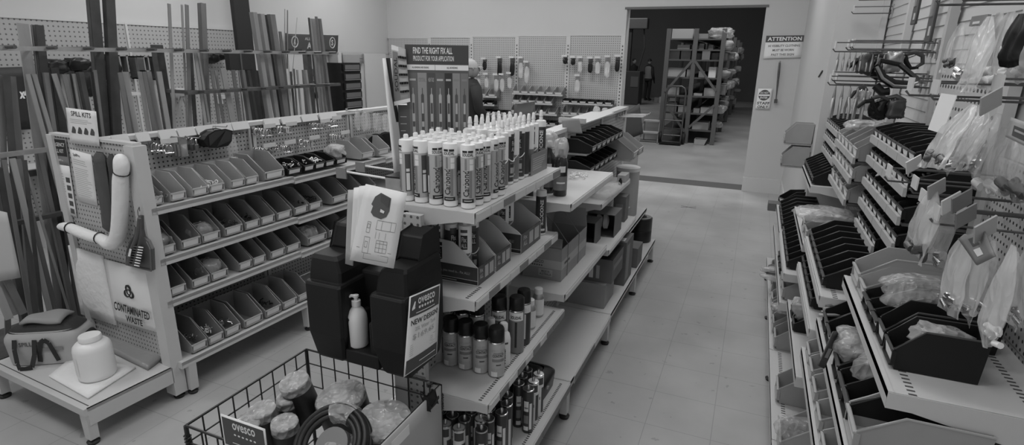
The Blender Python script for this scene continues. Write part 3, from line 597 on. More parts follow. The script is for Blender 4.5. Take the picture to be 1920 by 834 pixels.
bars = [  # top pixel, lower pixel, width (m), material, kind
 (42, 44, 70, 250, .06, 'l', 'flat_bar'), (64, 47, 86, 230, .028, 'm', 'flat_bar'), (74, 47, 93, 230, .045, 'd', 'angle_bar'),
 (3, 141, 6, 262, .03, 'm', 'flat_bar'), (12, 141, 22, 275, .035, 'd', 'flat_bar'), (23, 143, 36, 275, .035, 'm', 'angle_bar'),
 (52, 139, 82, 250, .024, 'l', 'flat_bar'), (58, 139, 88, 250, .02, 'm', 'flat_bar'), (64, 139, 96, 250, .022, 'l', 'flat_bar'), (87, 136, 103, 250, .025, 'm', 'angle_bar'), (94, 137, 111, 250, .025, 'l', 'flat_bar'),
 (102, 127, 120, 250, .045, 'd', 'channel_bar'), (101, 138, 123, 205, .028, 'l', 'flat_bar'), (120, 139, 134, 202, .024, 'm', 'flat_bar'), (127, 139, 138, 203, .014, 'l', 'flat_bar'), (132, 138, 143, 203, .014, 'd', 'flat_bar'), (137, 138, 148, 203, .014, 'l', 'flat_bar'), (142, 138, 155, 203, .018, 'm', 'flat_bar'),
 (152, 135, 166, 204, .03, 'd', 'angle_bar'), (172, 135, 187, 248, .022, 'd', 'flat_bar'), (178, 131, 193, 250, .018, 'm', 'flat_bar'),
 (177, 0, 199, 258, .062, 'd', 'channel_bar'), (207, 0, 221, 258, .06, 'd', 'channel_bar'),
 (225, 136, 243, 248, .03, 'm', 'flat_bar'), (234, 135, 256, 246, .034, 'l', 'angle_bar'), (262, 134, 279, 243, .03, 'l', 'flat_bar'), (270, 134, 289, 243, .025, 'm', 'flat_bar'), (279, 134, 301, 242, .032, 'l', 'angle_bar'), (298, 134, 316, 240, .036, 'l', 'flat_bar'),
 (317, 7, 327, 238, .023, 'l', 'flat_bar'), (341, 9, 351, 232, .015, 'l', 'slotted_strut'), (350, 9, 357, 231, .028, 'm', 'flat_bar'), (357, 92, 366, 232, .03, 'd', 'flat_bar'), (365, 94, 385, 228, .024, 'l', 'flat_bar'), (371, 96, 392, 228, .018, 'l', 'flat_bar'),
 (381, 6, 391, 229, .046, 'm', 'channel_bar'), (397, 132, 410, 226, .024, 'm', 'flat_bar'), (404, 132, 419, 226, .022, 'l', 'flat_bar'), (418, 128, 436, 224, .05, 'l', 'rough_bar'), (437, 131, 450, 224, .034, 'm', 'flat_bar'), (449, 132, 460, 224, .012, 'w', 'flat_bar'), (456, 131, 470, 224, .03, 'm', 'angle_bar'), (466, 132, 482, 223, .026, 'd', 'flat_bar'),
 (485, 132, 495, 220, .03, 'd', 'angle_bar'), (478, 23, 508, 218, .042, 'l', 'angle_bar'), (482, 60, 512, 218, .012, 'w', 'flat_bar'), (492, 26, 521, 217, .042, 'l', 'channel_bar'), (503, 28, 529, 215, .034, 'd', 'angle_bar'), (511, 27, 538, 215, .056, 'm', 'channel_bar'), (525, 59, 543, 215, .03, 'm', 'flat_bar'),
 (534, 17, 533, 200, .009, 'l', 'round_rod'), (539, 19, 539, 200, .012, 'm', 'round_rod'), (557, 33, 549, 130, .006, 'l', 'round_rod'), (538, 129, 547, 217, .022, 'w', 'flat_bar'), (545, 134, 553, 216, .02, 'd', 'flat_bar'), (551, 129, 557, 215, .016, 'm', 'square_tube'), (557, 131, 565, 215, .02, 'l', 'flat_bar'), (568, 131, 575, 213, .026, 'm', 'flat_bar'), (574, 131, 584, 212, .024, 'l', 'angle_bar'),
 (579, 33, 597, 212, .018, 'd', 'flat_bar'), (587, 35, 608, 210, .042, 'l', 'channel_bar'), (594, 31, 613, 210, .018, 'm', 'angle_bar'), (600, 35, 622, 209, .032, 'm', 'channel_bar'),
 (8, 300, 55, 578, .02, 'm', 'flat_bar'), (23, 297, 92, 578, .028, 'l', 'flat_bar'), (34, 298, 104, 578, .024, 'm', 'angle_bar'), (46, 300, 66, 480, .02, 'd', 'flat_bar'), (75, 287, 137, 570, .026, 'm', 'angle_bar'), (0, 315, 45, 578, .03, 'd', 'channel_bar'), (50, 322, 122, 560, .012, 'l', 'flat_bar')]
CNT = {}
bars.sort(key=lambda q: q[0])
for i, (xt, yt, xb, yb, w, m, kind) in enumerate(bars):
    X = -3.98-.1*((i*7) % 5)/4 if yt < 290 else -3.82+.05*(i % 3)
    a, c = at(xt, yt, x=X), at(xb, yb, x=X+.01)
    d = a-c; c2 = c-d*((c.z-.07)/d.z)
    if yt <= 0: a = a+d.normalized()*.35
    b = MB(); k = dict(up=(1, 0, 0))
    if kind == 'round_rod': b.tube([c2, a], w/2, 6)
    elif kind == 'angle_bar': b.bar(c2, a, w, .004, **k); s = Vector((-.5*w, -w/2, 0)); b.bar(c2+s, a+s, .004, w, **k)
    elif kind == 'channel_bar':
        b.bar(c2, a, w, .005, **k)
        for sg in (-1, 1): s = Vector((-.018, sg*w/2, 0)); b.bar(c2+s, a+s, .005, .034, **k)
    else: b.bar(c2, a, w, .008, **k)
    o = b.build(kind, BM[m]); tone = {'l': 'pale', 'm': 'grey', 'd': 'dark', 'w': 'white'}[m]
    size = 'tall' if a.z > 2.0 else 'medium' if a.z > 1.45 else 'short'
    CNT[(size, tone, kind)] = CNT.get((size, tone, kind), -1)+1
    tag(o, f'{size} {tone} {kind.replace("_", " ")} in the steel rack, {ORD[CNT[(size, tone, kind)]]} of its sort from the left', kind.split('_')[1], f'{size} {tone} {kind.replace("_", " ")}s in the steel rack')
# sheet and offcuts leaning at the near end of the rack
P = [at(*p, x=-3.62) for p in [(-14, 392), (12, 398), (38, 520), (-20, 530)]]
sheet('board', P, mat('white_board', .6, .6), 'white board leaning against the near end of the steel rack', 'board', thick=.012)
for i, (a, c) in enumerate([((2, 522), (30, 590)), ((10, 518), (44, 588)), ((-6, 540), (18, 598))]):
    p, q = at(*a, x=-3.7+.03*i), at(*c, x=-3.66+.03*i); q.z = max(q.z, .03)
    tag(MB().bar(p, q, .035, .012, up=(1, 0, 0)).build('offcut', BM['lml'[i]]), f'{["leftmost short pale", "grey middle", "lowest pale"][i]} offcut strip leaning low beside the kit bag', 'offcut')
# ---------------------------------------------------------------- left wall
PEG_W = peg('perforated_wall_panel', .4, .12, 1, 2, .042, .0075)
for i in range(4):
    y0 = -.2+1.4*i
    p = thing('wall_pegboard', f'grey perforated wall panel on the left wall, {ORD[i]} from the near end', 'pegboard', (-5.97, y0, 0), 0, 'perforated panels on the left wall')
    MB().box(-.012, .012, .01, 1.39, .35, 2.05).build('panel', PEG_W, p); MB().box(-.02, .02, 0, 1.4, 2.045, 2.065).build('top_trim', W_METAL, p); MB().box(-.01, .022, -.012, .012, .1, 2.06).build('edge_strip', W_METAL, p)
    MB().box(.0, .3, .02, 1.38, .78, .8).build('shelf', W_METAL, p)
o, L = sheet('sign_board', [at(*q, x=-5.9) for q in [(-14, 127), (47, 125), (60, 242), (-10, 246)]], INK, 'black board with slanted white lettering on the left wall behind the rack', 'sign', thick=.02)
MB().text('x4', L(1), .72, .5, .98, .66, bold=.05).build('lettering', W_LITE, o)
def wallbox(px0, py0, px1, py1, m, lb, X=-5.85):
    a, c = at(px0, py0, x=X), at(px1, py1, x=X); y0, y1 = sorted((a.y, c.y)); z0, z1 = sorted((a.z, c.z)); w = y1-y0
    b = MB(); b.box(X-.1, X-.09, y0, y1, z0, z1).box(X-.09, X, y0, y0+.012, z0, z1).box(X-.09, X, y1-.012, y1, z0, z1).box(X-.09, X, y0, y1, z1-.012, z1).box(X-.09, X, y0, y1, z0, z0+.012)
    o = b.build('display_box', m); MB().box(X-.088, X-.06, y0+w*.3, y1-w*.3, z0+.02, z1-.02).build('hung_tool', STEEL_D, o); return tag(o, lb, 'display box', 'display boxes on the left wall')
for q, m, lb in [((222, 103, 244, 137), STEEL, 'pale open box on the left wall just right of the tall dark channels'), ((252, 105, 264, 148), STEEL_D, 'narrow dark open box on the left wall, second from the tall channels'), ((268, 105, 283, 134), STEEL, 'pale open box on the left wall, third from the tall channels'), ((285, 106, 301, 150), STEEL_D, 'dark deep box on the left wall, fourth from the tall channels'), ((304, 106, 312, 150), STEEL, 'slim pale box on the left wall, fifth from the tall channels')]: wallbox(*q, m, lb)
def blob(name, px, py, X, s, m, lb, cat, seed):
    c = at(px, py, x=X); return crumple(name, c, s[0], s[1], s[2], m, lb, cat, seed=seed, amp=.35)
for i, (px, py, s, lb) in enumerate([(104, 124, (.05, .09, .06), 'black tool case hanging on the left wall above the near bars'), (146, 120, (.05, .1, .06), 'black coiled cable hanging on the left wall left of the tall channels'), (160, 150, (.05, .07, .14), 'black harness hanging on the left wall beside the short bars'), (208, 128, (.04, .07, .12), 'black strap bundle between the two tall dark channels'), (394, 109, (.05, .09, .06), 'black round tool on the left wall right of the tall channel bar'), (413, 106, (.03, .06, .04), 'small black packet on the left wall near the black column')]):
    blob('hanging_tool', px, py, -5.86, s, BLACK_P, lb, 'tool', 40+i)
t = thing('trestle', 'folding steel stand forming an upturned V on the left wall', 'stand', at(342, 175, x=-5.8)); lo = t.location.copy()
for e in ((333, 218), (351, 200)): MB().bar(Vector((0, 0, 0)), at(*e, x=-5.8)-lo, .03, .02, up=(1, 0, 0)).build('leg', STEEL, t)
MB().box(-.02, .02, -.1, .14, -.03, .03).build('hinge_block', STEEL, t)
for q, lb in [((246, 174, 266, 178), 'short white shelf on the left wall behind the pale bars'), ((330, 166, 349, 172), 'short white shelf on the left wall above the steel stand'), ((418, 180, 440, 184), 'white shelf low on the left wall under the black panel')]:
    a, c = at(q[0], q[1], x=-5.8), at(q[2], q[3], x=-5.8)
    b = MB().box(-5.96, -5.8, a.y, c.y, c.z, a.z); b.box(-5.96, -5.82, a.y, a.y+.01, c.z-.06, c.z); tag(b.build('wall_shelf', W_METAL), lb, 'shelf')
# black column with panel
a0 = at(437, 0, x=-5.62); a1 = at(467, 0, x=-5.62)
BLK = mat('black_column_paint', .012, .6)
t = thing('column', 'matt black column standing in front of the left wall', 'column', (-5.8, (a0.y+a1.y)/2, 0)); w = (a1.y-a0.y)/2
MB().box(.12, .18, -w, w, 0, 3.6).build('shaft', BLK, t, bevel=.01); MB().box(.11, .19, -w-.01, w+.01, 0, .12).build('foot', BLK, t)
c0, c1 = at(426, 97, x=-5.55), at(472, 131, x=-5.55)
t = thing('speaker_box', 'black box fixed across the face of the black column', 'box', (-5.55, (c0.y+c1.y)/2, (c0.z+c1.z)/2)); hw, hh = (c1.y-c0.y)/2, (c0.z-c1.z)/2
MB().box(-.055, .02, -hw, hw, -hh, hh).build('casing', BLK, t, bevel=.008); MB().box(.02, .026, -.01, .01, -hh*.95, hh*.95).build('seam', INK_D, t)
# air tool display and drawer cabinet on the left wall
def wq(px, X=-5.9): return [at(*p, x=X) for p in px]
o, L = sheet('sign_board', wq([(536, 62), (634, 65), (633, 98), (537, 96)]), mat('sign_slate', .055, .5), 'dark AIR sign with two round emblems high on the left wall', 'sign', thick=.03)
b = MB(); b.text('ALLIANCE', L(1), .32, .64, .62, .8); b.text('AIR', L(1), .36, .16, .55, .52, bold=.03); b.text('A', L(1), .115, .4, .155, .68, bold=.03); b.text('S', L(1), .84, .38, .885, .7, bold=.03); b.build('lettering', PAPER_G, o)
for cu in (.135, .862):
    b = MB(); b.tube([L(2)(cu+.055*math.cos(2*PI*j/16), .53+.3*math.sin(2*PI*j/16)) for j in range(16)], .009, 4, closed=True); b.build('emblem_ring', PAPER_G, o)
b = MB()
for (u0, v0, u1, v1) in [(0, .96, 1, 1.02), (.985, 0, 1.0, 1)]: b.rect(L(2), u0, v0, u1, v1)
b.build('edge_trim', W_METAL, o, solid=.006)
t = thing('tool_display', 'pale display board with wire grid and hose reel under the AIR sign', 'display', (-5.93, 6.2, 0)); lo = t.location
a, c = at(538, 100, x=-5.93), at(600, 100, x=-5.93)
MB().box(-.02, .02, a.y-6.2, c.y-6.2, .7, 1.8).build('panel', mat('display_grey', .5, .6), t); b = MB()
for k in range(6): b.tube([(.03, c.y-6.2-.38+.07*k, .8), (.03, c.y-6.2-.38+.07*k, 1.25)], .003, 4)
for k in range(6): b.tube([(.03, c.y-6.2-.4, .8+.09*k), (.03, c.y-6.2, .8+.09*k)], .003, 4)
b.build('wire_grid', STEEL, t); r = at(592, 168, x=-5.85)-lo; MB().tube([(r.x+.05*math.sin(0), r.y+.09*math.cos(q), r.z+.09*math.sin(q)) for q in [2*PI*k/14 for k in range(14)]], .035, 7, closed=True).build('hose_coil', BLACK_P, t, smooth=180)
r = at(590, 136, x=-5.85)-lo; MB().lathe([(0, -.05), (.06, -.05), (.07, 0), (.06, .05), (0, .05)], r.x, r.y, r.z).build('gauge', STEEL_D, t, smooth=40)
a, c = at(640, 118, x=-5.7), at(682, 208, x=-5.7)
t = thing('drawer_cabinet', 'black cabinet with a stack of six clear-fronted drawers by the left wall', 'cabinet', (-5.7, a.y, 0)); wd_ = c.y-a.y
MB().box(-.28, -.02, 0, wd_, .3, a.z).build('casing', BLACK_P, t)
h = (a.z-.3)/10
for k in range(10):
    z = .3+h*k; d = MB().box(-.02, .012, .03, wd_-.03, z+h*.12, z+h*.88).build('drawer', BLACK_P, t)
    MB().box(.012, .016, .06, wd_-.06, z+h*.3, z+h*.8).build('drawer_front', mat('drawer_smoke', .13, .3), d)
    MB().box(.012, .022, .05, wd_-.05, z+h*.16, z+h*.24).build('label_strip', PAPER_M, d)
a = at(633, 105, x=-5.85); MB().box(-5.99, -5.82, a.y-.03, a.y+.05, 0, 1.82).build('cabinet_post', W_METAL); tag(bpy.data.objects['cabinet_post'], 'pale upright post between the air tool display and the drawer cabinet', 'post')
a, c = at(642, 99, x=-5.96), at(681, 119, x=-5.96)
o, L = sheet('sign_board', [Vector((-5.96, a.y, 1.8)), Vector((-5.96, c.y, 1.8)), Vector((-5.96, c.y, c.z)), Vector((-5.96, a.y, c.z))], mat('panel_grey', .36, .6), 'grey header board with small print above the drawer cabinet', 'sign', thick=.02)
b = MB(); text_lines(b, L(1), .8, .98, .1, .6, 3, fill=.4, rag=.1); b.build('small_print', INK_D, o)
a, c = at(683, 100, x=-5.97), at(727, 190, x=-5.97)
tag(MB().box(-5.99, -5.965, a.y, c.y, .1, 1.8).build('wall_board', mat('pale_board', .6, .6), bevel=.004), 'plain pale board on the left wall beside the drawer cabinet', 'board')
# ---------------------------------------------------------------- centre shelving run
CX0 = -1.07
CG = thing('gondola_shelving', 'cream double sided shelving run with sealants on it, in the middle of the floor', 'shelving', (CX0, 1.56, 0))
cgx, cgy = lambda x: x-CX0, lambda y: y-1.56
CYB = [1.56, 2.44, 3.30, 4.18, 5.02]
for i in range(4):
    top = 1.29 if i == 0 else 1.37
    MB().box(-.018, .018, cgy(CYB[i])+.03, cgy(CYB[i+1])-.01, .22, top).build('pegboard', PEG_L, CG)
for i, y in enumerate(CYB): MB().box(-.03, .03, cgy(y)-.02, cgy(y)+.03, .03, 1.29 if i == 0 else 1.39).build('upright', W_METAL, CG)
MB().box(-.045, .045, cgy(2.44), cgy(5.04), 1.37, 1.392).build('top_rail', W_METAL, CG)
MB().box(.03, .1, -.035, -.012, .22, 1.29).build('end_pegboard', peg('perforated_panel_end_mid', .5, .12, 0, 2, .0254, .0052), CG)
MB().box(-.03, .03, -.04, .02, .03, 1.29).build('end_post', W_METAL, CG)
b = MB()
for k in range(40): b.box(.006, .016, -.0375, -.035, .25+.025*k, .262+.025*k)
b.build('slots', INK_D, CG)
def cshelf(i, z, xf, name='shelf', y0=None, y1=None, back=CX0):
    a, c = y0 or CYB[i]+.004, y1 or CYB[i+1]-.004
    o = shelf_mesh(cgx(back)+.018, cgx(xf), cgy(a), cgy(c), z).build(name, W_METAL, CG)
    return o
def strips(z, xf, y0, y1, n, pat, h=.03, tilt=0):       # price strip along a shelf lip: light and dark inserts
    st = MB().box(cgx(xf), cgx(xf)+.004, cgy(y0), cgy(y1), z-h-.004, z-.001).build('price_strip', W_METAL, CG); w = (y1-y0)/n
    for k in range(n): MB().box(cgx(xf)+.004, cgx(xf)+.006, cgy(y0)+w*k+.004, cgy(y0)+w*(k+1)-.004, z-h, z-.004).build('price_insert', TAG if pat[k % len(pat)] == 'l' else TAG_D, st)
cshelf(0, 1.31, -.79, back=-1.19); strips(1.31, -.79, 1.57, 2.43, 8, 'lldlllld')
cshelf(0, 1.0, -.79); strips(1.0, -.79, 1.57, 2.43, 9, 'ldl')
cshelf(0, .61, -.74); strips(.61, -.74, 1.57, 2.43, 10, 'ldldldlddd')
cshelf(1, 1.14, -.735); strips(1.14, -.735, 2.46, 3.28, 2, 'l')
cshelf(1, .68, -.745); strips(.68, -.745, 2.46, 3.28, 2, 'l')
cshelf(2, .93, -.8); strips(.93, -.8, 3.32, 4.16, 2, 'l')
cshelf(2, .64, -.735); strips(.64, -.735, 3.32, 4.16, 2, 'l')
cshelf(3, .5, -.79)
strips(.215, -.69, 1.6, 2.43, 2, 'd', .04); strips(.215, -.69, 2.5, 3.29, 2, 'dl', .04)
for i in range(4):
    cshelf(i, .215, -.69, 'base_shelf'); shelf_mesh(-.018, -.36, cgy(CYB[i])+.004, cgy(CYB[i+1])-.004, .215).build('base_shelf', W_METAL, CG)
    for z in (() if i == 0 else (.6, .95, 1.2)): shelf_mesh(-.018, -.33, cgy(CYB[i])+.004, cgy(CYB[i+1])-.004, z).build('shelf', W_METAL, CG)
    b = MB()
for y in [1.6, 2.44, 3.3, 4.18, 5.0]:
    for x in (-.715, -1.40):
        L = MB().prism([(cgy(y)-.03, .185), (cgy(y)+.03, .185), (cgy(y)+.022, .03), (cgy(y)-.022, .03)], 'x', cgx(x)-.018, cgx(x)+.018).build('leg', W_METAL, CG)
        MB().lathe([(.024, 0), (.028, .012), (.013, .02), (.013, .04)], cgx(x), cgy(y)).build('rubber_foot', RUBBER, L, smooth=40)
def line_holes(z, xf, y0, y1):
    b = MB(); n = int((y1-y0)/.014)
    for k in range(n): b.box(cgx(xf)-.045, cgx(xf)-.033, cgy(y0)+.014*k, cgy(y0)+.014*k+.006, z+.0002, z+.0012)
    b.build('perforation_line', INK_D, CG)
line_holes(.61, -.74, 1.58, 2.42); line_holes(.215, -.69, 1.6, 2.42); line_holes(1.0, -.79, 1.58, 1.7)

# ---------------------------------------------------------------- sealant cartridges
LAB_L = mat('label_silver', .46, .4, .1); LAB_D = mat('label_dark', .05, .35); LAB_M = mat('label_mid', .2, .4)
R0 = .0245
def cyl_fn(r, a0, zc): return lambda u, v: (r*math.cos(a0+u/r), r*math.sin(a0+u/r), v)
def cartridge(name, label_m, band_w, words, head_col=W_LITE, dark_foot=False, nozzle=True, cap=None):
    t = thing(name, 'sealant cartridge', 'cartridge')
    MB().lathe([(0, .002), (.022, 0), (R0, .003), (R0, .205), (.0235, .211), (.017, .2135), (.0085, .2135), (.0085, .226), (.0068, .2275), (.0068, .2295), (0, .2295)], n=20).build('tube_body', head_col, t, smooth=35)
    MB().lathe([(R0+.0004, band_w[0]), (R0+.0004, band_w[1])], n=20, caps=False).build('printed_sleeve', label_m, t, smooth=180)
    words(t); return t
def carbond_words(t):
    f = lambda r: cyl_fn(r, -PI/2, 0)
    b = MB(); g = f(R0+.0009); b.text('SOUDAL', g, -.02, .175, .02, .185, bold=.02); b.rect(g, -.019, .187, -.002, .194, n=4); b.rect(g, .001, .187, .019, .194, n=4)
    v = lambda r: (lambda u, w: f(r)(w, u))
    b.text('Carbond', lambda u, w: g(-w, u), .042, -.004, .128, .017, bold=.015); b.rect(g, -.021, .021, .021, .034, n=8); b.build('lettering', INK, t)
    b = MB(); b.text('Polyurethane', f(R0+.0013), -.014, .0255, .014, .030); b.rect(f(R0+.0007), .006, .13, .02, .148, n=3); b.rect(f(R0+.0007), .006, .15, .02, .166, n=3); b.build('white_print', PAPER, t)
    b = MB(); b.text('955HV', lambda u, w: f(R0+.0008)(-w, u), .13, .0, .168, .014); b.rect(f(R0+.0007), .004, .038, .014, .128, n=3); b.build('dark_print', PAPER_M, t)
    b = MB(); b.rect(f(R0+.0007), .03, .036, .05, .165, n=4); b.rect(f(R0+.0007), -.05, .036, -.034, .165, n=4); b.build('side_panel', INK_D, t)
    b = MB(); b.rect(f(R0+.0012), .034, .04, .046, .1, n=3); b.rect(f(R0+.0012), -.047, .04, -.036, .1, n=3); b.rect(f(R0+.0012), .034, .105, .046, .115, n=3); b.build('safety_print', PAPER, t)
carb = Proto(cartridge('sealant_cartridge', LAB_L, (.02, .172), carbond_words))
rot_front = [-1.2, -.9, .55, -.05, .1]
for j in range(5):
    for i in range(5):
        x, y = -1.08+.057*i+.004*(j % 2), 1.622+.054*j
        a = rot_front[i] if j == 0 else (.55, .35, 1.2, .9)[j-1] if i == 4 else random.uniform(-2, 2)
        if i == 4: x = -.843+.003*j
        rowname = ['front', 'second', 'third', 'fourth', 'rear'][j]
        carb.put((x, y, 1.3115), a+.35, f'Carbond sealant cartridge on the top shelf, {ORD[i]} from the left in the {rowname} row', 'Carbond cartridges on the top shelf')
def fix_words(t):
    f = lambda r: cyl_fn(r, -PI/2, 0); g = f(R0+.0012)
    b = MB(); b.rect(f(R0+.0008), -.013, .125, .013, .178, n=6); b.build('shield', INK, t)
    b = MB(); b.text('Fix', g, -.009, .153, .01, .172, bold=.03); b.text('ALL', g, -.011, .131, .011, .148, bold=.03); b.text('HIGH TACK', g, -.016, .082, .016, .088); b.rect(g, -.015, .045, -.001, .068, n=3); b.rect(g, .002, .045, .015, .068, n=3); b.rect(g, -.018, .03, .018, .036, n=5); b.build('white_print', PAPER_G, t)
    b = MB()
    b.tube([f(R0+.0006)(-.03+.06*k/12, .11-.018*math.sin(PI*k/12)) for k in range(13)], .0022, 4); b.build('swoosh', W_LITE, t)
    b = MB(); b.rect(g, -.013, .188, .013, .199, n=5); b.build('maker_mark', INK_D, t)
def nozzle(t, black=False):
    MB().lathe([(.0085, .2295), (.0095, .231), (.0085, .236), (.007, .25), (.0055, .257), (0, .259)], n=10).build('nozzle', BLACK_P if black else W_LITE, t, smooth=60)
fixd = cartridge('sealant_cartridge', LAB_D, (.012, .19), fix_words); nozzle(fixd)
fixl = cartridge('sealant_cartridge', LAB_M, (.012, .11), fix_words); nozzle(fixl)
FD, FL = Proto(fixd), Proto(fixl)
FD.put((-.872, 2.13, 1.3115), .35, 'dark Fix ALL cartridge with black foot at the front edge of the top shelf')
FL.put((-.865, 1.945, 1.3115), .3, 'pale Fix ALL cartridge just right of the Carbond cartridges on the top shelf')
for j in range(6):
    for i in range(4):
        x, y = -1.03+.052*i, 2.0+.055*j
        if i == 3 and j in (2,): continue
        (FL if (i+j) % 3 else FD).put((x, y+.02*(i == 3), 1.3115+(.03 if i < 3 else 0)*0), random.uniform(-1.5, 1.5), f'white-nozzled cartridge behind the front tubes, {ORD[i]} column from left, {ORD[j]} row back', 'white-nozzled cartridges on the top shelf')
t = thing('display_carton', 'printed open carton standing upright among the white-nozzled cartridges', 'carton', (-.845, 2.30, 1.3115)); 
MB().box(0, .003, -.1, .1, 0, .09).box(-.05, .003, .097, .1, 0, .09).build('carton_wall', LAB_M, t); b = MB()
text_lines(b, lambda u, v: (.0035, -.09+.18*u, .01+.07*v), .05, .95, .1, .9, 6, fill=.5); b.build('print', PAPER_G, t)
def tube_words(t):
    f = lambda r: cyl_fn(r, -PI/2, 0); b = MB()
    b.text('SILICONE', lambda u, w: f(R0+.001)(-w, u), .05, -.008, .17, .008, bold=.03); b.rect(f(R0+.001), -.018, .022, .018, .032, n=5); b.build('white_print', PAPER, t)
sil = cartridge('silicone_tube', LAB_D, (.01, .185), tube_words); nozzle(sil); SI = Proto(sil)
SI.put((-.885, 2.42, 1.3115), .5, 'black SILICONE tube standing alone at the far end of the top shelf')
SI.put((-.855, 2.375, 1.0015), .5, 'black SILICONE tube on the second shelf beside the third open carton')
b = MB().lathe([(0, 0), (.012, 0), (.011, .012), (.008, .03), (.0045, .075), (.004, .085), (0, .085)], n=12); o = b.build('spare_nozzle', W_LITE, smooth=50, loc=(-.85, 2.425, 1.0015)); tag(o, 'loose white nozzle standing at the far end of the second shelf', 'nozzle')
# Fix ALL display cartons on the second shelf
def fixbox(y0, y1, x0, x1, hb, hf, lb, text=True):
    t = thing('display_carton', lb, 'carton', (x0, y0, 1.0015)); W, D = x1-x0, y1-y0
    prof = [(0, 0), (W, 0), (W, hf), (W*.94, hf*1.14), (W*.74, hb*.66), (W*.52, hb*.84), (W*.2, hb*.87), (W*.06, hb*.97), (0, hb)]
    for nm, a, c in (('carton_side', 0, .003), ('carton_side', D-.003, D)): MB().prism(prof, 'y', a, c).build(nm, mat_fixside, t)
    MB().box(0, .003, .003, D-.003, 0, hb).build('carton_back', CARD_D, t); MB().box(W-.003, W, .003, D-.003, 0, hf).build('carton_front', LAB_D, t); MB().box(.003, W-.003, .003, D-.003, 0, .003).build('carton_floor', CARD_D, t)
    S = lambda k: (lambda u, v: (u, -.0005*k, v)); b = MB(); b.prism([(0, .02), (W, .02), (W, hf), (0, hf*1.02)], 'y', -.0006, 0); b.build('printed_band', LAB_D, t)
    b = MB(); b.rect(S(1), 0, .004, W, .018); b.build('foot_band', INK, t)
    b = MB(); b.prism([(.025, hb*.46), (.043, hb*.40), (.061, hb*.46), (.061, hb*.70), (.025, hb*.70)], 'y', -.0008, 0); b.rect(S(2), .024, hb*.73, .062, hb*.8); b.build('shield', INK, t)
    b = MB(); b.text('Fix', S(3), .03, hb*.58, .057, hb*.67, bold=.03); b.text('ALL', S(3), .028, hb*.47, .058, hb*.555, bold=.03); b.text('ALL you need is... Fix ALL!', S(3), .04, hf*.52, W*.85, hf*.7); b.text('www.soudal.com', S(3), .06, .008, .12, .014)
    Fr = lambda u, v: (W+.0006, u*D, v*hf); b.text('Fix', Fr, .12, .62, .3, .85, bold=.03); b.text('ALL', Fr, .12, .3, .3, .55, bold=.03); b.rect(Fr, .4, .2, .6, .85); b.rect(Fr, .66, .2, .9, .85); b.build('white_print', PAPER_G, t)
    return t
mat_fixside = mat('carton_pale_print', .64, .55)
fixbox(1.685, 1.835, -1.045, -.84, .185, .07, 'Fix ALL open display carton nearest the end of the second shelf, full of cartridges')
fixbox(1.84, 1.99, -1.045, -.84, .185, .07, 'Fix ALL open display carton, second along the second shelf, nearly empty and dark inside')
fixbox(2.07, 2.31, -1.04, -.83, .185, .085, 'third open display carton along the second shelf, holding two cartridges')
for i, (x, y) in enumerate([(-1.015, 1.714), (-1.015, 1.768), (-.96, 1.714), (-.96, 1.77), (-.905, 1.715), (-.905, 1.772), (-.96, 1.812), (-1.015, 1.812), (-.872, 1.795), (-.9, 1.812)][:8]):
    (FD if i % 3 == 2 else FL).put((x, y, 1.006), .3+.25*(i % 4), f'cartridge in the nearest open carton, {"back" if x < -1 else "middle" if x < -.93 else "front"} row, {ORD[[0,1,0,1,0,1,2,2][i]]} from the shelf end', 'cartridges in the nearest open carton')
for i, (x, y) in enumerate([(-.93, 2.11), (-.93, 2.165)]): FL.put((x, y, 1.006), .3, f'{["nearer", "farther"][i]} cartridge standing in the third open carton of the second shelf')
# spray cans and bottles on the third shelf
def can_proto(name, label_m, cap_m, words=None, h=.145, r=.032, band=None):
    t = thing(name, 'spray can', 'spray can')
    MB().lathe([(0, .003), (r-.004, 0), (r, .004), (r, h-.008), (r-.003, h), (r-.004, h+.004)], n=22).build('can_body', label_m, t, smooth=40)
    MB().lathe([(r-.002, h), (r-.001, h+.004), (r-.002, h+.05), (r-.006, h+.057), (0, h+.058)], n=22).build('cap', cap_m, t, smooth=35)
    MB().lathe([(r-.003, h-.004), (r+.0003, h-.002), (r-.0015, h+.003)], n=22, caps=False).build('rim', CHROME, t, smooth=50)
    if words: words(t, r)
    return Proto(t)
def contact_words(t, r):
    f = lambda k: cyl_fn(r+.0005*k, -PI/2, 0)
    b = MB(); b.text('CONTACT', f(2), -.024, .088, .024, .1, bold=.03); b.rect(f(2), -.02, .103, .02, .105, n=5); b.text('2in1', f(2), -.01, .05, .01, .06); b.build('lettering', INK_D, t)
    b = MB(); b.rect(f(1), -.03, .012, .03, .04, n=8); b.rect(f(1), -.03, .108, .03, .12, n=8); b.build('pale_panel', PAPER_G, t)
    b = MB(); b.rect(f(1), -.026, .068, .026, .08, n=8); b.rect(f(1), .034, .04, .06, .11, n=6); b.build('grey_panel', PAPER_M, t)
    b = MB(); b.rect(f(2), -.03, .006, -.005, .026, n=4); b.build('white_flash', PAPER, t)
CAN = can_proto('spray_can', LAB_L, BLACK_P, contact_words)
for i in range(5): CAN.put((-1.065+.0665*i, 1.765, .6115), .3+.12*i-.1, f'CONTACT spray can with black cap, {ORD[i]} from left in the front row', 'CONTACT spray cans on the third shelf')
def soudal_words(t, r):
    f = lambda k: cyl_fn(r+.0005*k, -PI/2, 0); b = MB(); b.text('SOUDAL', f(2), -.024, h_-.032, .024, h_-.018, bold=.03); b.text('SOUDAFOAM', lambda u, w: f(2)(-w, u), .03, -.01, h_-.045, .008, bold=.03); b.build('lettering', INK if sm is not LAB_D else PAPER, t)
    b = MB(); b.rect(f(1), -.034, h_-.04, .034, h_-.004, n=8); b.build('white_band', W_LITE, t)
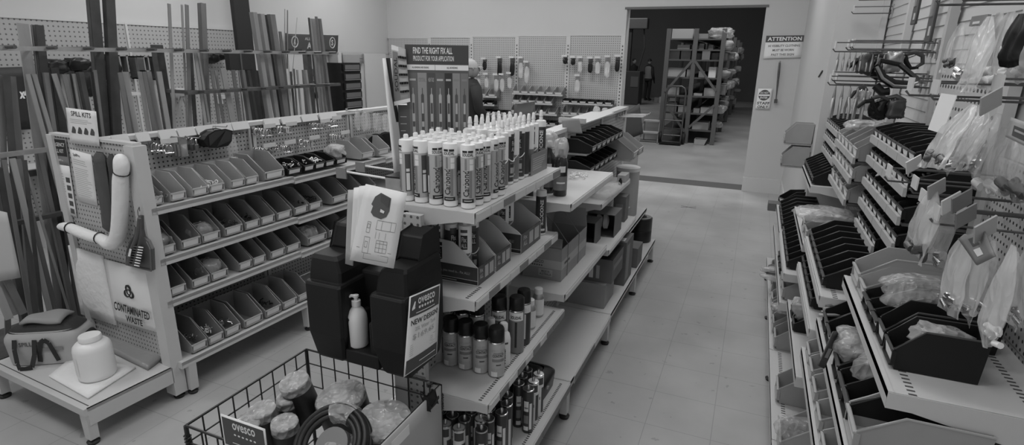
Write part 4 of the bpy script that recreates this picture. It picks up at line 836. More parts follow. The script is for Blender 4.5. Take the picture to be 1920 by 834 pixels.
h_ = .19; sm = LAB_M; FOAM = can_proto('foam_can', LAB_M, BLACK_P, soudal_words, .19, .033)
sm = LAB_D; FOAD = can_proto('foam_can', LAB_D, BLACK_P, soudal_words, .19, .031)
for i, (x, y) in enumerate([(-1.06, 1.85), (-.995, 1.85), (-.93, 1.86), (-.868, 1.94), (-1.06, 1.95), (-.99, 1.95), (-.91, 2.04)]):
    (FOAM if i % 2 else FOAD).put((x, y, .6115), .4, f'tall SOUDAL can behind the CONTACT cans, {["left", "second", "third", "fourth", "back left", "back middle", "rearmost"][i]} one', 'tall cans behind the CONTACT cans')
FOAM.put((-.80, 1.965, .6115), .3, 'tall can with black cap and broad white band near the shelf edge')
FOAD.put((-.80, 2.045, .6115), .5, 'tall dark can with white lettering behind the white-banded can')
def bottle_proto(name, m, capm, prof, cap, words=None):
    t = thing(name, 'bottle', 'bottle'); MB().lathe(prof, n=22).build('bottle_body', m, t, smooth=50); MB().lathe(cap, n=16).build('cap', capm, t, smooth=40)
    if words: words(t)
    return Proto(t)
def primer_words(t):
    f = lambda k: cyl_fn(.028+.0005*k, -PI/2, 0); b = MB(); b.text('Primer', lambda u, w: f(2)(-w, u), .015, -.01, .085, .008, bold=.03); b.rect(f(2), -.02, .1, .02, .108, n=5); b.build('lettering', INK_D, t)
PR = bottle_proto('primer_bottle', W_LITE, W_LITE, [(0, .002), (.025, 0), (.028, .004), (.028, .115), (.024, .135), (.014, .148), (.013, .156)], [(.014, .152), (.016, .153), (.016, .178), (.013, .182), (0, .182)], primer_words)
PR.put((-.805, 1.845, .6115), .4, 'white Primer bottle standing right of the front CONTACT cans'); PR.put((-.868, 1.862, .6115), 1.4, 'white bottle half hidden behind the front CONTACT cans')
WB = bottle_proto('small_bottle', STEEL, W_LITE, [(0, .001), (.025, 0), (.027, .004), (.027, .095), (.02, .112), (.017, .115)], [(.018, .112), (.02, .114), (.02, .138), (.017, .141), (0, .141)])
b = MB(); b.lathe([(.0275, .01), (.0275, .09)], n=22, caps=False); lab = b.build('label', PAPER, WB.root, smooth=180)
WB.put((-.825, 2.185, .6115), .3, 'small silver bottle with white cap and label near the far end of the third shelf'); WB.put((-.835, 2.32, .6115), .8, 'second small white-capped bottle behind the first at the far end of the third shelf')
JR = bottle_proto('clear_jar', mat('clear_jar', .5, .15, alpha=.6), BLACK_P, [(0, .001), (.036, 0), (.038, .005), (.038, .1), (.03, .112)], [(.032, .108), (.034, .11), (.034, .13), (.03, .133), (0, .133)]); b = MB(); b.lathe([(.0385, .015), (.0385, .07)], n=20, caps=False); b.build('label', PAPER, JR.root, smooth=180)
JR.put((-.845, 2.10, .6115), .2, 'squat clear jar with white label left of the small white-capped bottles')
# tubes with metal ends on the base shelf
def sausage(name, dark):
    t = thing(name, 'foil tube', 'cartridge')
    MB().lathe([(0, .002), (.0235, 0), (R0, .003), (R0, .207), (.0235, .21)], n=20).build('tube_body', LAB_D if dark else PAPER, t, smooth=40)
    MB().lathe([(R0, .206), (.0248, .211), (.0225, .212), (.021, .206), (.009, .208), (.007, .214), (.006, .228), (.004, .231), (0, .231)], n=20).build('metal_end', CHROME, t, smooth=40)
    f = lambda k: cyl_fn(R0+.0005*k, -PI/2, 0); b = MB()
    if dark:
        b.rect(f(1), -.018, .11, .004, .16, n=4); b.rect(f(1), .008, .02, .02, .15, n=3); b.rect(f(1), -.018, .015, .004, .035, n=4); b.build('white_print', PAPER, t)
        b = MB(); b.text('2in1', f(2), -.015, .12, .002, .135, bold=.03); b.rect(f(1), -.018, .05, .004, .09, n=4); b.build('dark_print', PAPER_M, t)
    else:
        b.rect(f(1), -.02, .165, .02, .2, n=5); b.rect(f(1), .01, .02, .03, .15, n=4); b.text('11', f(2), -.012, .09, .004, .105, bold=.03); b.build('dark_print', INK_D, t)
    return Proto(t)
SD, SW = sausage('adhesive_tube', True), sausage('adhesive_tube', False)
near = [(-.955, 1.632), (-.895, 1.632), (-.812, 1.66), (-.9, 1.688), (-.843, 1.718), (-.955, 1.69), (-1.01, 1.69), (-1.01, 1.635), (-.955, 1.745), (-1.01, 1.745), (-.897, 1.742), (-.815, 1.73)]
for i, (x, y) in enumerate(near): (SW if i in (0, 1, 4) else SD).put((x, y, .2165), .3+.2*(i % 3), f'metal-topped tube on the base shelf under the cans, {ORD[i]} of the near cluster', 'near cluster of metal-topped tubes on the base shelf')
far = [(-.785, 1.79), (-.79, 1.85), (-.812, 1.91), (-.802, 2.01), (-.748, 1.99), (-.75, 2.055), (-.75, 2.12), (-.81, 2.07), (-.81, 2.13), (-.845, 1.95), (-.84, 1.79), (-.845, 1.87)]
for i, (x, y) in enumerate(far): (SW if i in (5, 6) else SD).put((x, y, .2165), .3+.15*(i % 4), (f'{["nearer", "farther"][i-5]} white-printed metal-topped tube at the far side of the base shelf tubes' if i in (5, 6) else f'dark metal-topped tube right of the near cluster, {ORD[i]} along the base shelf'), 'far cluster of metal-topped tubes on the base shelf')
t = thing('folded_case', 'black folded tool case lying on the base shelf behind the metal-topped tubes', 'case', (-.88, 2.3, .2165))
MB().grid(24, 8, lambda u, v: (lambda f: f(u, v))(rbox(.13, .12, .1, 0, .6, 6))).build('case_body', BLACK_P, t, smooth=60); MB().grid(20, 4, dome(.075, .07, .098, .012)).build('case_lid', BLACK_P, t, smooth=180); MB().bar((.1, -.07, .06), (.13, -.03, .05), .02, .004).build('strap_end', PAPER_G, t)
# ---------------------------------------------------------------- display sign behind the Carbond cartridges
S0, SD_ = at(752, 332, z=1.312), Vector((.9216, .388, 0)); SN = Vector((.388, -.9216, 0))
def sp(px, py): d = ray(px, py); o = Vector((0, 0, EYE)); return o+d*((S0-o).dot(SN)/d.dot(SN))
wS = (sp(879, 200)-S0).dot(SD_); hS = sp(800, 84).z-S0.z
t = thing('display_sign', 'tall product display board headed FIND THE RIGHT FIX ALL behind the Carbond cartridges', 'sign', S0); 
BG = {k: mat('board_tone_'+k, g, .5) for k, g in dict(a=.09, b=.13, c=.27, d=.07, e=.11, f=.025, g=.25, h=.17).items()}
sf = lambda k: (lambda u, v: SD_*(wS*u)+Vector((0, 0, hS*v))+SN*(.006+.0006*k))
c8 = [sf(0)(u, v)+SN*q for q in (0, -.012) for u, v in ((0, 0), (1, 0), (1, .56), (1, 1), (.13, 1), (.13, .56), (0, .56))]
MB().add(c8, [tuple(range(7)), tuple(range(13, 6, -1))]+[(i, (i+1) % 7, (i+1) % 7+7, i+7) for i in range(7)]).build('board', BG['a'], t)
MB().rect(sf(1), .13, .865, 1, 1).build('header_panel', mat('header_tone', .05, .45), t)
MB().rect(sf(1), .14, .82, .535, .858).build('sub_header', PAPER, t); MB().rect(sf(1), .54, .82, 1, .858).build('sub_header', PAPER, t)
b = MB(); b.text('FIND THE RIGHT FIX ALL', sf(2), .24, .936, .78, .982, bold=.02); b.text('PRODUCT FOR YOUR APPLICATION', sf(2), .24, .885, .80, .922, bold=.01); b.build('white_lettering', PAPER, t)
b = MB(); b.text('ALL BONDING AND SEALING', sf(2), .22, .832, .45, .846); b.text('ALL BONDING', sf(2), .7, .832, .85, .846); b.build('lettering', INK, t)
cu = [.16, .285, .42, .54, .665, .775, .885, 1.0]
names = ['TURBO', 'CRYSTAL', 'HIGH TACK', 'FLEXI', 'X-TREME', 'FLOOR', 'PARQUET']
for i in range(7):
    p = MB().rect(sf(1), cu[i]+.004, .02, cu[i+1]-.004, .8).build('product_column', BG['bcdefgh'[i]], t); u0, u1 = cu[i]+.01, cu[i+1]-.01; um = (u0+u1)/2
    b = MB(); b.text(names[i], sf(2), u0+.01, .735, u1-.01, .765); b.build('column_title', PAPER_M if i in (1, 5, 6) else PAPER_G, p)
    b = MB(); b.add([sf(2)(um-.02+x*.04, .36+y*.33) for x, y in [(0, 0), (1, 0), (1, .84), (.62, .88), (.62, 1), (.38, 1), (.38, .88), (0, .84)]], [tuple(range(8))]); b.build('tube_picture', PAPER_G if i not in (1, 5, 6) else INK_D, p)
    b = MB(); b.rect(sf(3), um-.017, .4, um+.017, .44); b.rect(sf(3), um-.014, .5, um+.014, .58); b.build('tube_label', INK_D if i not in (1, 5, 6) else PAPER_G, p)
    b = MB()
    for k in range(6):
        for j in range(4):
            if random.random() < .6: x = u0+.015+(u1-u0-.03)*j/3; b.rect(sf(2), x-.006, .3-.042*k, x+.006, .308-.042*k)
    if b.v: b.build('rating_dots', PAPER, p, kind='stuff')
b = MB(); text_lines(b, sf(2), .03, .13, .02, .5, 9, fill=.12); b.build('row_titles', PAPER_G, t)
MB().bar(SD_*.02+SN*.0, SD_*.19+SN*-.03, .02, .01).build('foot', BLACK_P, t)
# leaning white side card, sample card, plinth
q = [at(719, 109, y=1.86), at(737, 109, y=1.95), at(757, 326, y=1.93), at(741, 328, y=1.84)]
o, L = sheet('side_card', q, PAPER, 'narrow white standing card with a black swoosh, left of the display board', 'card', thick=.01)
b = MB(); b.add([L(1)(u, v) for u, v in [(.1, 1), (.55, 1), (.6, .8), (.75, .6), (.98, .46), (.55, .46), (.3, .7)]], [tuple(range(7))]); b.build('swoosh', INK, o)
S2 = lambda px, py, k=.02: sp(px, py)+SN*k
o, L = sheet('sample_card', [S2(736, 84), S2(762, 92), S2(771, 186), S2(741, 193)], PAPER_G, 'sample card with a cartridge picture and cap samples, top left of the display board', 'card', thick=.004)
b = MB(); b.rect(L(1), .06, .03, .42, .9); b.build('tube_picture', LAB_M, o); b = MB(); b.text('SOUDAL', lambda u, v: L(2)(.12+.22*v, u), .2, 1, .8, 0); b.build('lettering', INK, o)
b = MB(); b.rect(L(1), .0, .92, .5, 1.0); b.text('SOUDAL', L(2), .05, .935, .45, .965) if False else None; b.build('brand_panel', PAPER, o)
b = MB()
for k in range(5):
    for j in range(3): c = L(1)(.54+.17*j, .18+.16*k); b.lathe([(.007, -.004), (.007, .004), (0, .005)], c.x, c.y, c.z, 8)
b.build('cap_samples', BLACK_P, o)
MB().rect(L(3), -.05, -.04, 1.0, .03).build('pocket', PAPER, o, solid=.004)
a, c = at(727, 368, y=1.62), at(757, 332, y=1.62)
t = thing('plinth_box', 'small grey box with black top on the left end of the top shelf', 'box', ((a.x+c.x)/2, 1.66, 1.3115)); hw = (c.x-a.x)/2
MB().box(-hw, hw, -.05, .05, 0, c.z-1.3115-.006).build('box_body', STEEL, t); MB().box(-hw, hw, -.05, .05, c.z-1.3115-.006, c.z-1.3115).build('box_top', BLACK_P, t); MB().box(hw*.3, hw*.8, -.051, -.05, .012, .03).build('marking', INK_D, t)
# header card among nozzles
o, L = sheet('header_card', [at(964, 196, y=2.5), at(1003, 190, y=2.5), Vector((at(1003, 240, y=2.5).x, 2.5, 1.145)), Vector((at(964, 246, y=2.5).x, 2.5, 1.145))], BG['a'], 'dark picture card standing behind the white nozzles on the top shelf', 'card', thick=.006)
b = MB()
for k in range(5): b.rect(L(1), .25+.1*k, .4, .31+.1*k, .72-.05*abs(k-2))
b.build('tube_pictures', PAPER_M, o)
# long prongs with label plates pointing to the left aisle
for i, (p, q, yy) in enumerate([((722, 336), (650, 322), 1.66), ((739, 322), (684, 311), 1.9)]):
    a, c = at(*p, y=yy), at(*q, y=yy); a.x = -1.09
    t = thing('display_hook', f'{["lower nearer", "upper farther"][i]} white display prong pointing left beside the top shelf', 'hook', a); d = c-a
    MB().tube([(0, 0, 0), d, d+Vector((-.01, 0, .012))], .0045, 6).build('prong', W_LITE, t); MB().box(d.x-.025, d.x+.02, -.03, -.024, d.z-.02, d.z+.02).build('label_plate', TAG_D, t)
    MB().box(-.004, .02, -.02, .02, -.03, .03).build('back_plate', STEEL, t)
# brochures hanging off the end frame
BY = 1.30
def bq(pts, y): return [at(px, py, y=y) for px, py in pts]
for i, pts in enumerate([[(653, 356), (668, 356), (662, 498), (648, 494)], [(664, 352), (680, 350), (672, 480), (657, 478)], [(674, 349), (692, 347), (680, 470), (664, 470)]]):
    sheet('brochure_sleeve', bq(pts, BY+.05-.012*i), [PAPER_G, PAPER, PAPER][i], f'{["leftmost", "middle", "rightmost"][i]} brochure sleeve hanging left of the plan drawing', 'brochure', thick=.004)
pts = bq([(686, 345), (763, 362), (738, 503), (656, 487)], BY)
o, L = sheet('plan_drawing', pts, PAPER, 'white sheet with a tank picture and plan drawings hanging above the black tank', 'drawing', thick=.003, bulge=.006)
def poly(L_, k, pts, m, nm, par): b = MB(); b.add([L_(k)(u, v) for u, v in pts], [tuple(range(len(pts)))]); b.build(nm, m, par)
poly(L, 1, [(.3, .88), (.42, .94), (.68, .9), (.7, .74), (.66, .66), (.55, .62), (.36, .64), (.28, .68), (.3, .76), (.25, .78)], mat('picture_grey', .1, .6), 'tank_picture', o)
poly(L, 2, [(.43, .92), (.66, .89), (.66, .78), (.46, .84)], INK_D, 'tank_shade', o); poly(L, 3, [(.5, .75), (.6, .73), (.59, .70), (.5, .71)], PAPER, 'tank_opening', o)
b = MB()
def ln(p, q, w=.006): 
    (u0, v0), (u1, v1) = p, q; du, dv = u1-u0, v1-v0; n = math.hypot(du, dv*1.8); ox, oy = -dv*1.8/n*w/2, du/n*w/2/1.8*1.8
    b.add([L(1)(u0-ox, v0-oy), L(1)(u1-ox, v1-oy), L(1)(u1+ox, v1+oy), L(1)(u0+ox, v0+oy)], [(0, 1, 2, 3)])
def rc(u0, v0, u1, v1):
    for p, q in (((u0, v0), (u1, v0)), ((u1, v0), (u1, v1)), ((u1, v1), (u0, v1)), ((u0, v1), (u0, v0))): ln(p, q)
rc(.26, .42, .34, .56); rc(.27, .48, .33, .53); rc(.48, .48, .9, .6); rc(.6, .48, .8, .6); rc(.25, .14, .38, .36); rc(.28, .22, .34, .3); rc(.54, .18, .78, .34); rc(.54, .24, .78, .3); rc(.3, .06, .85, .14); rc(.62, .18, .7, .34)
for u in (.5, .58, .72): ln((u, .36), (u, .45))
ln((.1, .2), (.9, .19)); b.build('plan_lines', PAPER_M, o)
# ---------------------------------------------------------------- black water tank with soap bottle
TB = mat('black_tank_plastic', .01, .5, noise=.2, scale=10, spec=.3)
TY = 1.31; TX0, TX1 = at(578, 622, y=TY).x, at(758, 600, y=TY).x
tz = lambda px, py, y=TY: at(px, py, y=y).z
t = thing('water_tank', 'black moulded water tank with two bulky legs hanging above the wire basket', 'water tank', ((TX0+TX1)/2, TY, 0)); X = lambda x: x-t.location.x
zb = at(672, 646, y=TY+.06).z
lx = (at(640, 600, y=TY).x, at(693, 600, y=TY).x)
zl = dict(bot=.80, bend=.905, step=1.085, top=1.17)
def tankleg(x0, x1, inn, name):                       # lower bulge tapering down, narrower block above
    b = MB()
    secs = [(zl['bot'], .03, .03, .2), (zl['bot']+.012, .02, .022, .215), (zl['bend'], 0, 0, .235), (zl['step']-.008, 0, 0, .235), (zl['step'], .004, .006, .235)]
    up = [(zl['step']+.002, .012, .02, .235), (zl['top']-.05, .014, .024, .235), (zl['top']-.012, .03, .03, .235), (zl['top'], .045, .04, .235)]
    vs = []; allS = secs+up
    for z, ix, fy, by in allS:
        a = x0+(ix*.9 if not inn else ix*.3); c = x1-(ix*.3 if not inn else ix*.9); r = .008
        vs += [(X(a), fy+r, z), (X(a)+r, fy, z), (X(c)-r, fy, z), (X(c), fy+r, z), (X(c), by, z), (X(a), by, z)]
    n = 6; fs = [tuple(range(n-1, -1, -1)), tuple((len(allS)-1)*n+k for k in range(n))]
    for i in range(len(allS)-1):
        for k in range(n): fs.append((i*n+k, i*n+(k+1) % n, (i+1)*n+(k+1) % n, (i+1)*n+k))
    b.add(vs, fs); return b.build(name, TB, t, bevel=.006)
tankleg(TX0, lx[0], True, 'tank_leg'); tankleg(lx[1], TX1, False, 'tank_leg')
MB().box(X(lx[0])-.02, X(lx[1])+.02, .13, .24, zb-.06, 1.1).build('tank_back', TB, t, bevel=.01)
MB().box(X(lx[0])-.01, X(lx[0])+.016, .03, .14, zb-.03, zb+.11).build('soap_ledge', TB, t, bevel=.006); MB().box(X(lx[1])-.03, X(lx[1])+.01, .03, .14, zb-.03, zb+.11).build('soap_ledge', TB, t, bevel=.006)
MB().box(X(lx[0])-.01, X(lx[1])+.01, .02, .14, zb-.05, zb-.001).build('soap_floor', TB, t, bevel=.004)
for a, c in ((TX0+.02, TX0+.11), (TX1-.1, TX1-.015)): MB().prism([(.12, 1.17), (.15, 1.245), (.235, 1.255), (.24, 1.17)], 'x', X(a), X(c)).build('raised_shoulder', TB, t, bevel=.008)
MB().tube([(X(lx[0])+.03, .06, .86), (X(lx[0])+.035, .05, .82), (X(lx[0])+.05, .05, .80)], .012, 8).build('tap', BLACK_P, t, smooth=60)
for s in (-.08, .08): MB().bar((s, .24, 1.15), (s, .262, 1.19), .03, .006).build('hanging_bracket', STEEL_D, t)
sb = at(673, 645, y=TY+.062); sb.z = zb
t2 = thing('soap_bottle', 'white pump soap bottle standing between the legs of the black tank', 'bottle', sb); t2.scale = (1.0, 1.0, 1.0)
hb = at(672, 553, y=TY+.062).z-zb
s = hb/.2
MB().lathe([(r*s, z*s) for r, z in [(0, 0), (.032, 0), (.036, .006), (.037, .1), (.035, .122), (.026, .142), (.014, .155), (.0125, .16)]], n=24).build('bottle_body', W_LITE, t2, smooth=60)
MB().lathe([(r*s, z*s) for r, z in [(.0155, .157), (.0165, .158), (.0165, .178), (.007, .18), (.007, .19), (.011, .191), (.011, .198), (0, .2)]], n=16).build('pump_collar', W_LITE, t2, smooth=40)
MB().tube([(0, 0, .195*s), (-.012*s, -.01*s, .197*s), (-.024*s, -.02*s, .19*s)], [.0065*s, .006*s, .004*s], 8).build('pump_spout', W_LITE, t2, smooth=60)
# price poster on the right side of the tank
pq = [at(768, 556, x=TX1+.006), at(825, 532, x=TX1+.03), at(819, 663, x=TX1+.03), at(757, 707, x=TX1+.006)]
o, L = sheet('price_poster', pq, W_LITE, 'white ovesco poster reading NEW DESIGN with price, on the right side of the black tank', 'poster', thick=.0015, bulge=.008)
MB().rect(L(1), .03, .73, .97, .985, n=4).build('dark_band', INK_D, o); MB().rect(L(1), .03, .015, .97, .19, n=4).build('dark_band', INK_D, o)
b = MB(); b.text('ovesco', L(3), .25, .865, .8, .945, bold=.02); b.text('Stormwater and tank supplies', L(3), .2, .755, .8, .775)
for k in range(6):
    r = .03; c = (.3+.085*k, .825); b.add([L(3)(c[0]+r*math.cos(2*PI*j/8), c[1]+.6*r*math.sin(2*PI*j/8)) for j in range(8)], [tuple(range(8))])
b.text('www.ovesco.com.au', L(3), .4, .085, .9, .11)
b.build('white_lettering', PAPER, o)
b = MB(); b.text('NEW DESIGN!', L(2), .08, .62, .93, .69, bold=.015); b.build('lettering', INK, o)
b = MB(); b.text('25L Water Tank', L(2), .2, .535, .85, .585); b.text('$169.65', L(2), .15, .42, .8, .5, bold=.01); text_lines(b, L(2), .1, .9, .22, .38, 6, fill=.2, rag=.15); b.build('grey_print', PAPER_G, o)
# ---------------------------------------------------------------- wire basket
BZ = .69; bx0, bx1, by0, by1 = -1.495, -.895, .98, 1.5
BW = mat('black_wire', .015, .4)
t = thing('wire_basket', 'black wire dump basket of wrapped rolls in front of the middle shelving', 'basket', ((bx0+bx1)/2, (by0+by1)/2, 0)); BX, BY_ = lambda x: x-t.location.x, lambda y: y-t.location.y
def wires(side):
    b = MB(); r = .0028
    pt = {'left_side': lambda s, z: (BX(bx0), BY_(by0+(by1-by0)*s), z), 'right_side': lambda s, z: (BX(bx1), BY_(by0+(by1-by0)*s), z), 'rear_side': lambda s, z: (BX(bx0+(bx1-bx0)*s), BY_(by1), z), 'front_side': lambda s, z: (BX(bx0+(bx1-bx0)*s), BY_(by0), z)}[side]
    n = 9
    for k in range(n+1): b.tube([pt(k/n, .28), pt(k/n, BZ)], r, 5)
    for z in (.28, .36, .44, .53, .63, BZ): b.tube([pt(0, z), pt(1, z)], r*(1.5 if z == BZ else 1), 5)
    b.build(side, BW, t)
for s in ('left_side', 'right_side', 'rear_side', 'front_side'): wires(s)
b = MB()
for k in range(8): x = bx0+(bx1-bx0)*k/7; b.tube([(BX(x), BY_(by0), .28), (BX(x), BY_(by1), .28)], .003, 5)
for k in range(6): y = by0+(by1-by0)*k/5; b.tube([(BX(bx0), BY_(y), .284), (BX(bx1), BY_(y), .284)], .003, 5)
b.build('basket_floor', BW, t)
for x, y in ((bx0, by0), (bx1, by0), (bx0, by1), (bx1, by1)):
    MB().tube([(BX(x), BY_(y), 0), (BX(x), BY_(y), BZ)], .007, 8).build('corner_post', BW, t)
    if y == by0 or x == bx1: MB().tube([(BX(x)+.01*math.cos(k), BY_(y)+.01*math.sin(k), BZ-.11+.0018*k) for k in range(44)], .0025, 4).build('corner_spring', BW, t)
# clear panel with tags on the right rim, clip, and front notice
f = [(bx1+.012, by1-.02, BZ+.012), (bx1+.012, by0+.02, BZ+.012), (bx1+.012, by0+.02, .3), (bx1+.012, by1-.02, .3)]
o, L = sheet('clipped_sheet', f, PAPER_G, 'grey sheet clipped along the right side of the wire basket', 'panel', thick=.006)
MB().rect(L(1), .42, .86, .62, .95).build('price_ticket', PAPER, o, solid=.001); p_ = MB().rect(L(1), .68, .86, .86, .96).build('price_ticket', PAPER, o, solid=.001); b = MB(); b.text('.09', L(3), .71, .885, .83, .935); b.build('lettering', PAPER_M, o)
cc = Vector((bx1+.012, by1-.09, BZ+.01))
t = thing('bulldog_clip', 'black spring clip gripping the rim of the wire basket by the spray cans', 'clip', cc); MB().prism([(-.016, -.035), (.016, -.035), (.006, .012), (-.006, .012)], 'y', -.025, .025).build('jaw', BLACK_P, t, bevel=.003)
for s in (-1, 1): MB().tube([(s*.012, -.01, -.03), (s*.03, -.008, .0), (s*.034, 0, .012), (s*.03, .008, .0), (s*.012, .01, -.03)], .0025, 5).build('clip_handle', BLACK_P, t)
t3 = thing('clip_hook', 'small chrome swivel knob on the rear rim of the basket beside the spring clip', 'hook', (bx1-.03, by1-.02, BZ+.0)); MB().lathe([(0, -.04), (.009, -.04), (.009, -.03), (.004, -.028), (.004, -.004), (.012, 0), (.012, .012), (0, .014)], n=12).build('knob', CHROME, t3, smooth=40); MB().tube([(0, 0, -.002), (0, .026, -.002)], .004, 6).build('stem', STEEL_D, t3)
nq = [at(413, 772, y=by0-.008), at(497, 808, y=by0-.008)]; tl, tr = nq; dn = Vector((0, 0, -.26)); tr.z = tl.z = (tl.z+tr.z)/2
o, L = sheet('basket_notice', [tl, tr, tr+dn, tl+dn], W_LITE, 'ovesco notice reading YELLOW & BLACK on the front of the wire basket', 'notice', thick=.003)
MB().rect(L(1), .03, .62, .97, .98).build('dark_band', INK_D, o)
b = MB(); b.text('ovesco', L(2), .26, .855, .78, .945, bold=.02); b.text('Stormwater and tank supplies', L(2), .22, .665, .85, .685)
for k in range(6): c = (.3+.09*k, .79); b.add([L(2)(c[0]+.028*math.cos(2*PI*j/8), c[1]+.028*math.sin(2*PI*j/8)*.45) for j in range(8)], [tuple(range(8))])
b.build('white_lettering', PAPER, o)
b = MB(); b.text('YELLOW & BLACK', L(1), .1, .49, .95, .57, bold=.01); b.text('ANTI-', L(1), .18, .36, .5, .44, bold=.01); b.build('lettering', INK_D, o)
# rolls in the basket
SIDE = mat('roll_black_side', .02, .45)
def roll(cpx, r, ztop, h, tilt, lb, core=.32, coil=False):
    c = at(*cpx, z=ztop)
    t = thing('wrapped_roll', lb, 'roll', (c.x, c.y, ztop-h)); t.rotation_euler = tilt
    MB().lathe([(r*core, 0), (r*.98, 0), (r, .006), (r, h-.006)], n=32, caps=False).build('roll_side', SIDE, t, smooth=50)
    MB().lathe([(r*.99, h-.004), (r*core, h-.004), (r*core, h-.05), (0, h-.05)], n=32).build('roll_top', PAPER_G, t, smooth=35)
    rr = random.Random(len(lb))
    def fn(u, v):
        a = u*2*PI; q = 1.015*(1-(v-.12)/.88*.98) if v > .12 else 1.02; zz = h+.003 if v > .12 else h-.16*h*(1-v/.12)
        if v <= .12: return (r*1.015*math.cos(a), r*1.015*math.sin(a), zz)
        rad = r*q; dip = -.010*max(0, 1-abs(rad)/(r*core)); w = .0018*NZ.noise(Vector((math.cos(a)*5, math.sin(a)*5, v*9+r*90)))*(1-v)+.0008*rr.random()
        return (rad*math.cos(a), rad*math.sin(a), zz+w+dip)
    MB().grid(48, 12, fn).build('film_wrap', WRAP, t, smooth=180)
    return t
rolls = [((577, 700), .052, .70, .2, (.25, -.1, 0), 'tall film-wrapped black roll at the back left corner of the basket'), ((541, 738), .036, .64, .2, (.1, .05, 0), 'small film-wrapped roll just in front of the tall back left roll'), ((505, 760), .047, .645, .2, (.12, -.06, 0), 'film-wrapped roll left of centre in the basket'), ((462, 789), .042, .63, .2, (.05, .05, 0), 'film-wrapped roll in the front left corner behind the notice'), ((538, 783), .044, .63, .2, (.1, .04, 0), 'film-wrapped roll beside the black hose coil'), ((652, 735), .088, .645, .14, (.18, -.1, 0), 'large film-wrapped roll in the middle under the tank'), ((720, 776), .088, .665, .15, (.1, .08, 0), 'large film-wrapped roll at the right side of the basket')]
for r_ in rolls: roll(*r_)
c = at(618, 832, z=.64)
t = thing('hose_coil', 'black hose coil bound with clear film at the front of the basket', 'hose', c); t.rotation_euler = (.7, .1, -.1)
for k, (R_, z) in enumerate([(.118, 0), (.102, .004), (.086, 0), (.116, -.018), (.1, -.02), (.118, -.038)]): MB().tube([(R_*math.cos(2*PI*j/36), R_*math.sin(2*PI*j/36), z) for j in range(36)], .0088, 8, closed=True).build('hose_turn', SIDE, t, smooth=180)
a0 = 1.75
MB().grid(10, 12, lambda u, v: (lambda a, th: ((.101+(.034+.002*math.sin(40*u+9*v))*math.cos(th))*math.cos(a), (.101+.034*math.cos(th))*math.sin(a), -.018+.034*math.sin(th)))(a0-.35+.8*u, v*2*PI)).build('film_binding', WRAP, t, smooth=180)
MB().lathe([(.02, -.05), (.055, -.05), (.055, -.01), (.02, -.01)], n=24).build('inner_spool', PAPER_M, t, smooth=40)
c = at(640, 842, z=.6); crumple('wrapped_bundle', c, .055, .05, .04, WRAP, 'film-wrapped bundle inside the hose coil at the bottom edge of the photo', 'bundle', seed=77, amp=.12)
# ---------------------------------------------------------------- goods on the far part of the middle shelving
def sauce_words(t):
    b = MB(); b.lathe([(.0345, .03), (.0345, .1)], n=20, caps=False); b.build('label', LAB_M, t, smooth=180); f = cyl_fn(.0352, -PI/2, 0); b = MB(); b.text('TITAN', f, -.022, .06, .022, .075, bold=.03); b.rect(f, -.01, .12, .022, .15, n=4); b.build('white_print', PAPER, t)
BT = bottle_proto('dark_bottle', mat('dark_bottle', .03, .15), W_LITE, [(0, .002), (.031, 0), (.034, .005), (.034, .165), (.028, .185), (.014, .205), (.012, .235)], [(.0135, .23), (.0145, .232), (.0145, .258), (0, .26)], sauce_words)
BT.put((-.84, 2.6, 1.1415), .4, 'dark bottle with cloudy bag over its neck at the front of the stepped shelf'); BT.put((-.915, 2.64, 1.1415), .1, 'second dark bottle behind and left of the bagged front bottle')
crumple('film_hood', (-.84, 2.6, 1.375), .03, .03, .05, BAG2, 'cloudy film bag crumpled over the neck of the front dark bottle', 'bag', seed=1); crumple('film_hood', (-.93, 2.66, 1.40), .045, .035, .045, BAG2, 'cloudy film bag bunched behind the two dark bottles', 'bag', seed=2)
junk('white_clips', at(1082, 330, z=1.15), .05, .06, .012, W_LITE, 'scatter of small white clips lying on the stepped shelf', 'clips', 22, .012)
t = thing('open_carton', 'brown OVESCO carton with raised flaps on the second shelf of the middle run', 'carton', (-1.03, 2.6, .6815)); W, D, Hh = .215, .46, .175
for nm, q in (('carton_front', (0, W, 0, .004)), ('carton_rear', (0, W, D-.004, D)), ('carton_side', (0, .004, .004, D-.004)), ('carton_side', (W-.004, W, .004, D-.004))): MB().box(*q, 0, Hh).build(nm, CARD, t)
MB().box(.004, W-.004, .004, D-.004, 0, .004).build('carton_floor', CARD_D, t)
for a, c in (((.01, 0, Hh), (.03, .02, Hh+.09)), ((.0, D-.02, Hh), (.0, D-.04, Hh+.1))): pass
MB().add([(.004, .01, Hh), (W-.004, .01, Hh), (W-.03, .1, Hh+.02), (.03, .1, Hh+.02)], [(0, 1, 2, 3)]).build('flap', CARD, t, solid=.004); MB().add([(.01, .02, Hh), (.01, D-.02, Hh), (.05, D-.06, Hh+.15), (.05, .1, Hh+.15)], [(0, 1, 2, 3)]).build('flap', CARD, t, solid=.004)
MB().add([(.0, D, Hh), (W, D, Hh), (W-.02, D+.03, Hh+.1), (.02, D+.03, Hh+.1)], [(0, 1, 2, 3)]).build('flap', CARD, t, solid=.004)
fr = lambda u, v: (u*W, -.0008, v*Hh); rt = lambda u, v: (W+.0008, u*D, v*Hh)
b = MB(); b.rect(fr, 0, .36, 1, .62); b.rect(rt, 0, .36, 1, .62); b.rect(fr, .42, .1, .78, .32); b.build('white_tape', PAPER_G, t)
fr2 = lambda u, v: (u*W, -.0016, v*Hh); b = MB(); b.text('OVESCO', fr2, .18, .5, .55, .6, bold=.02); b.text('MADE IN', fr2, .5, .22, .7, .29); b.text('AUSTRALIA', fr2, .45, .13, .75, .2)
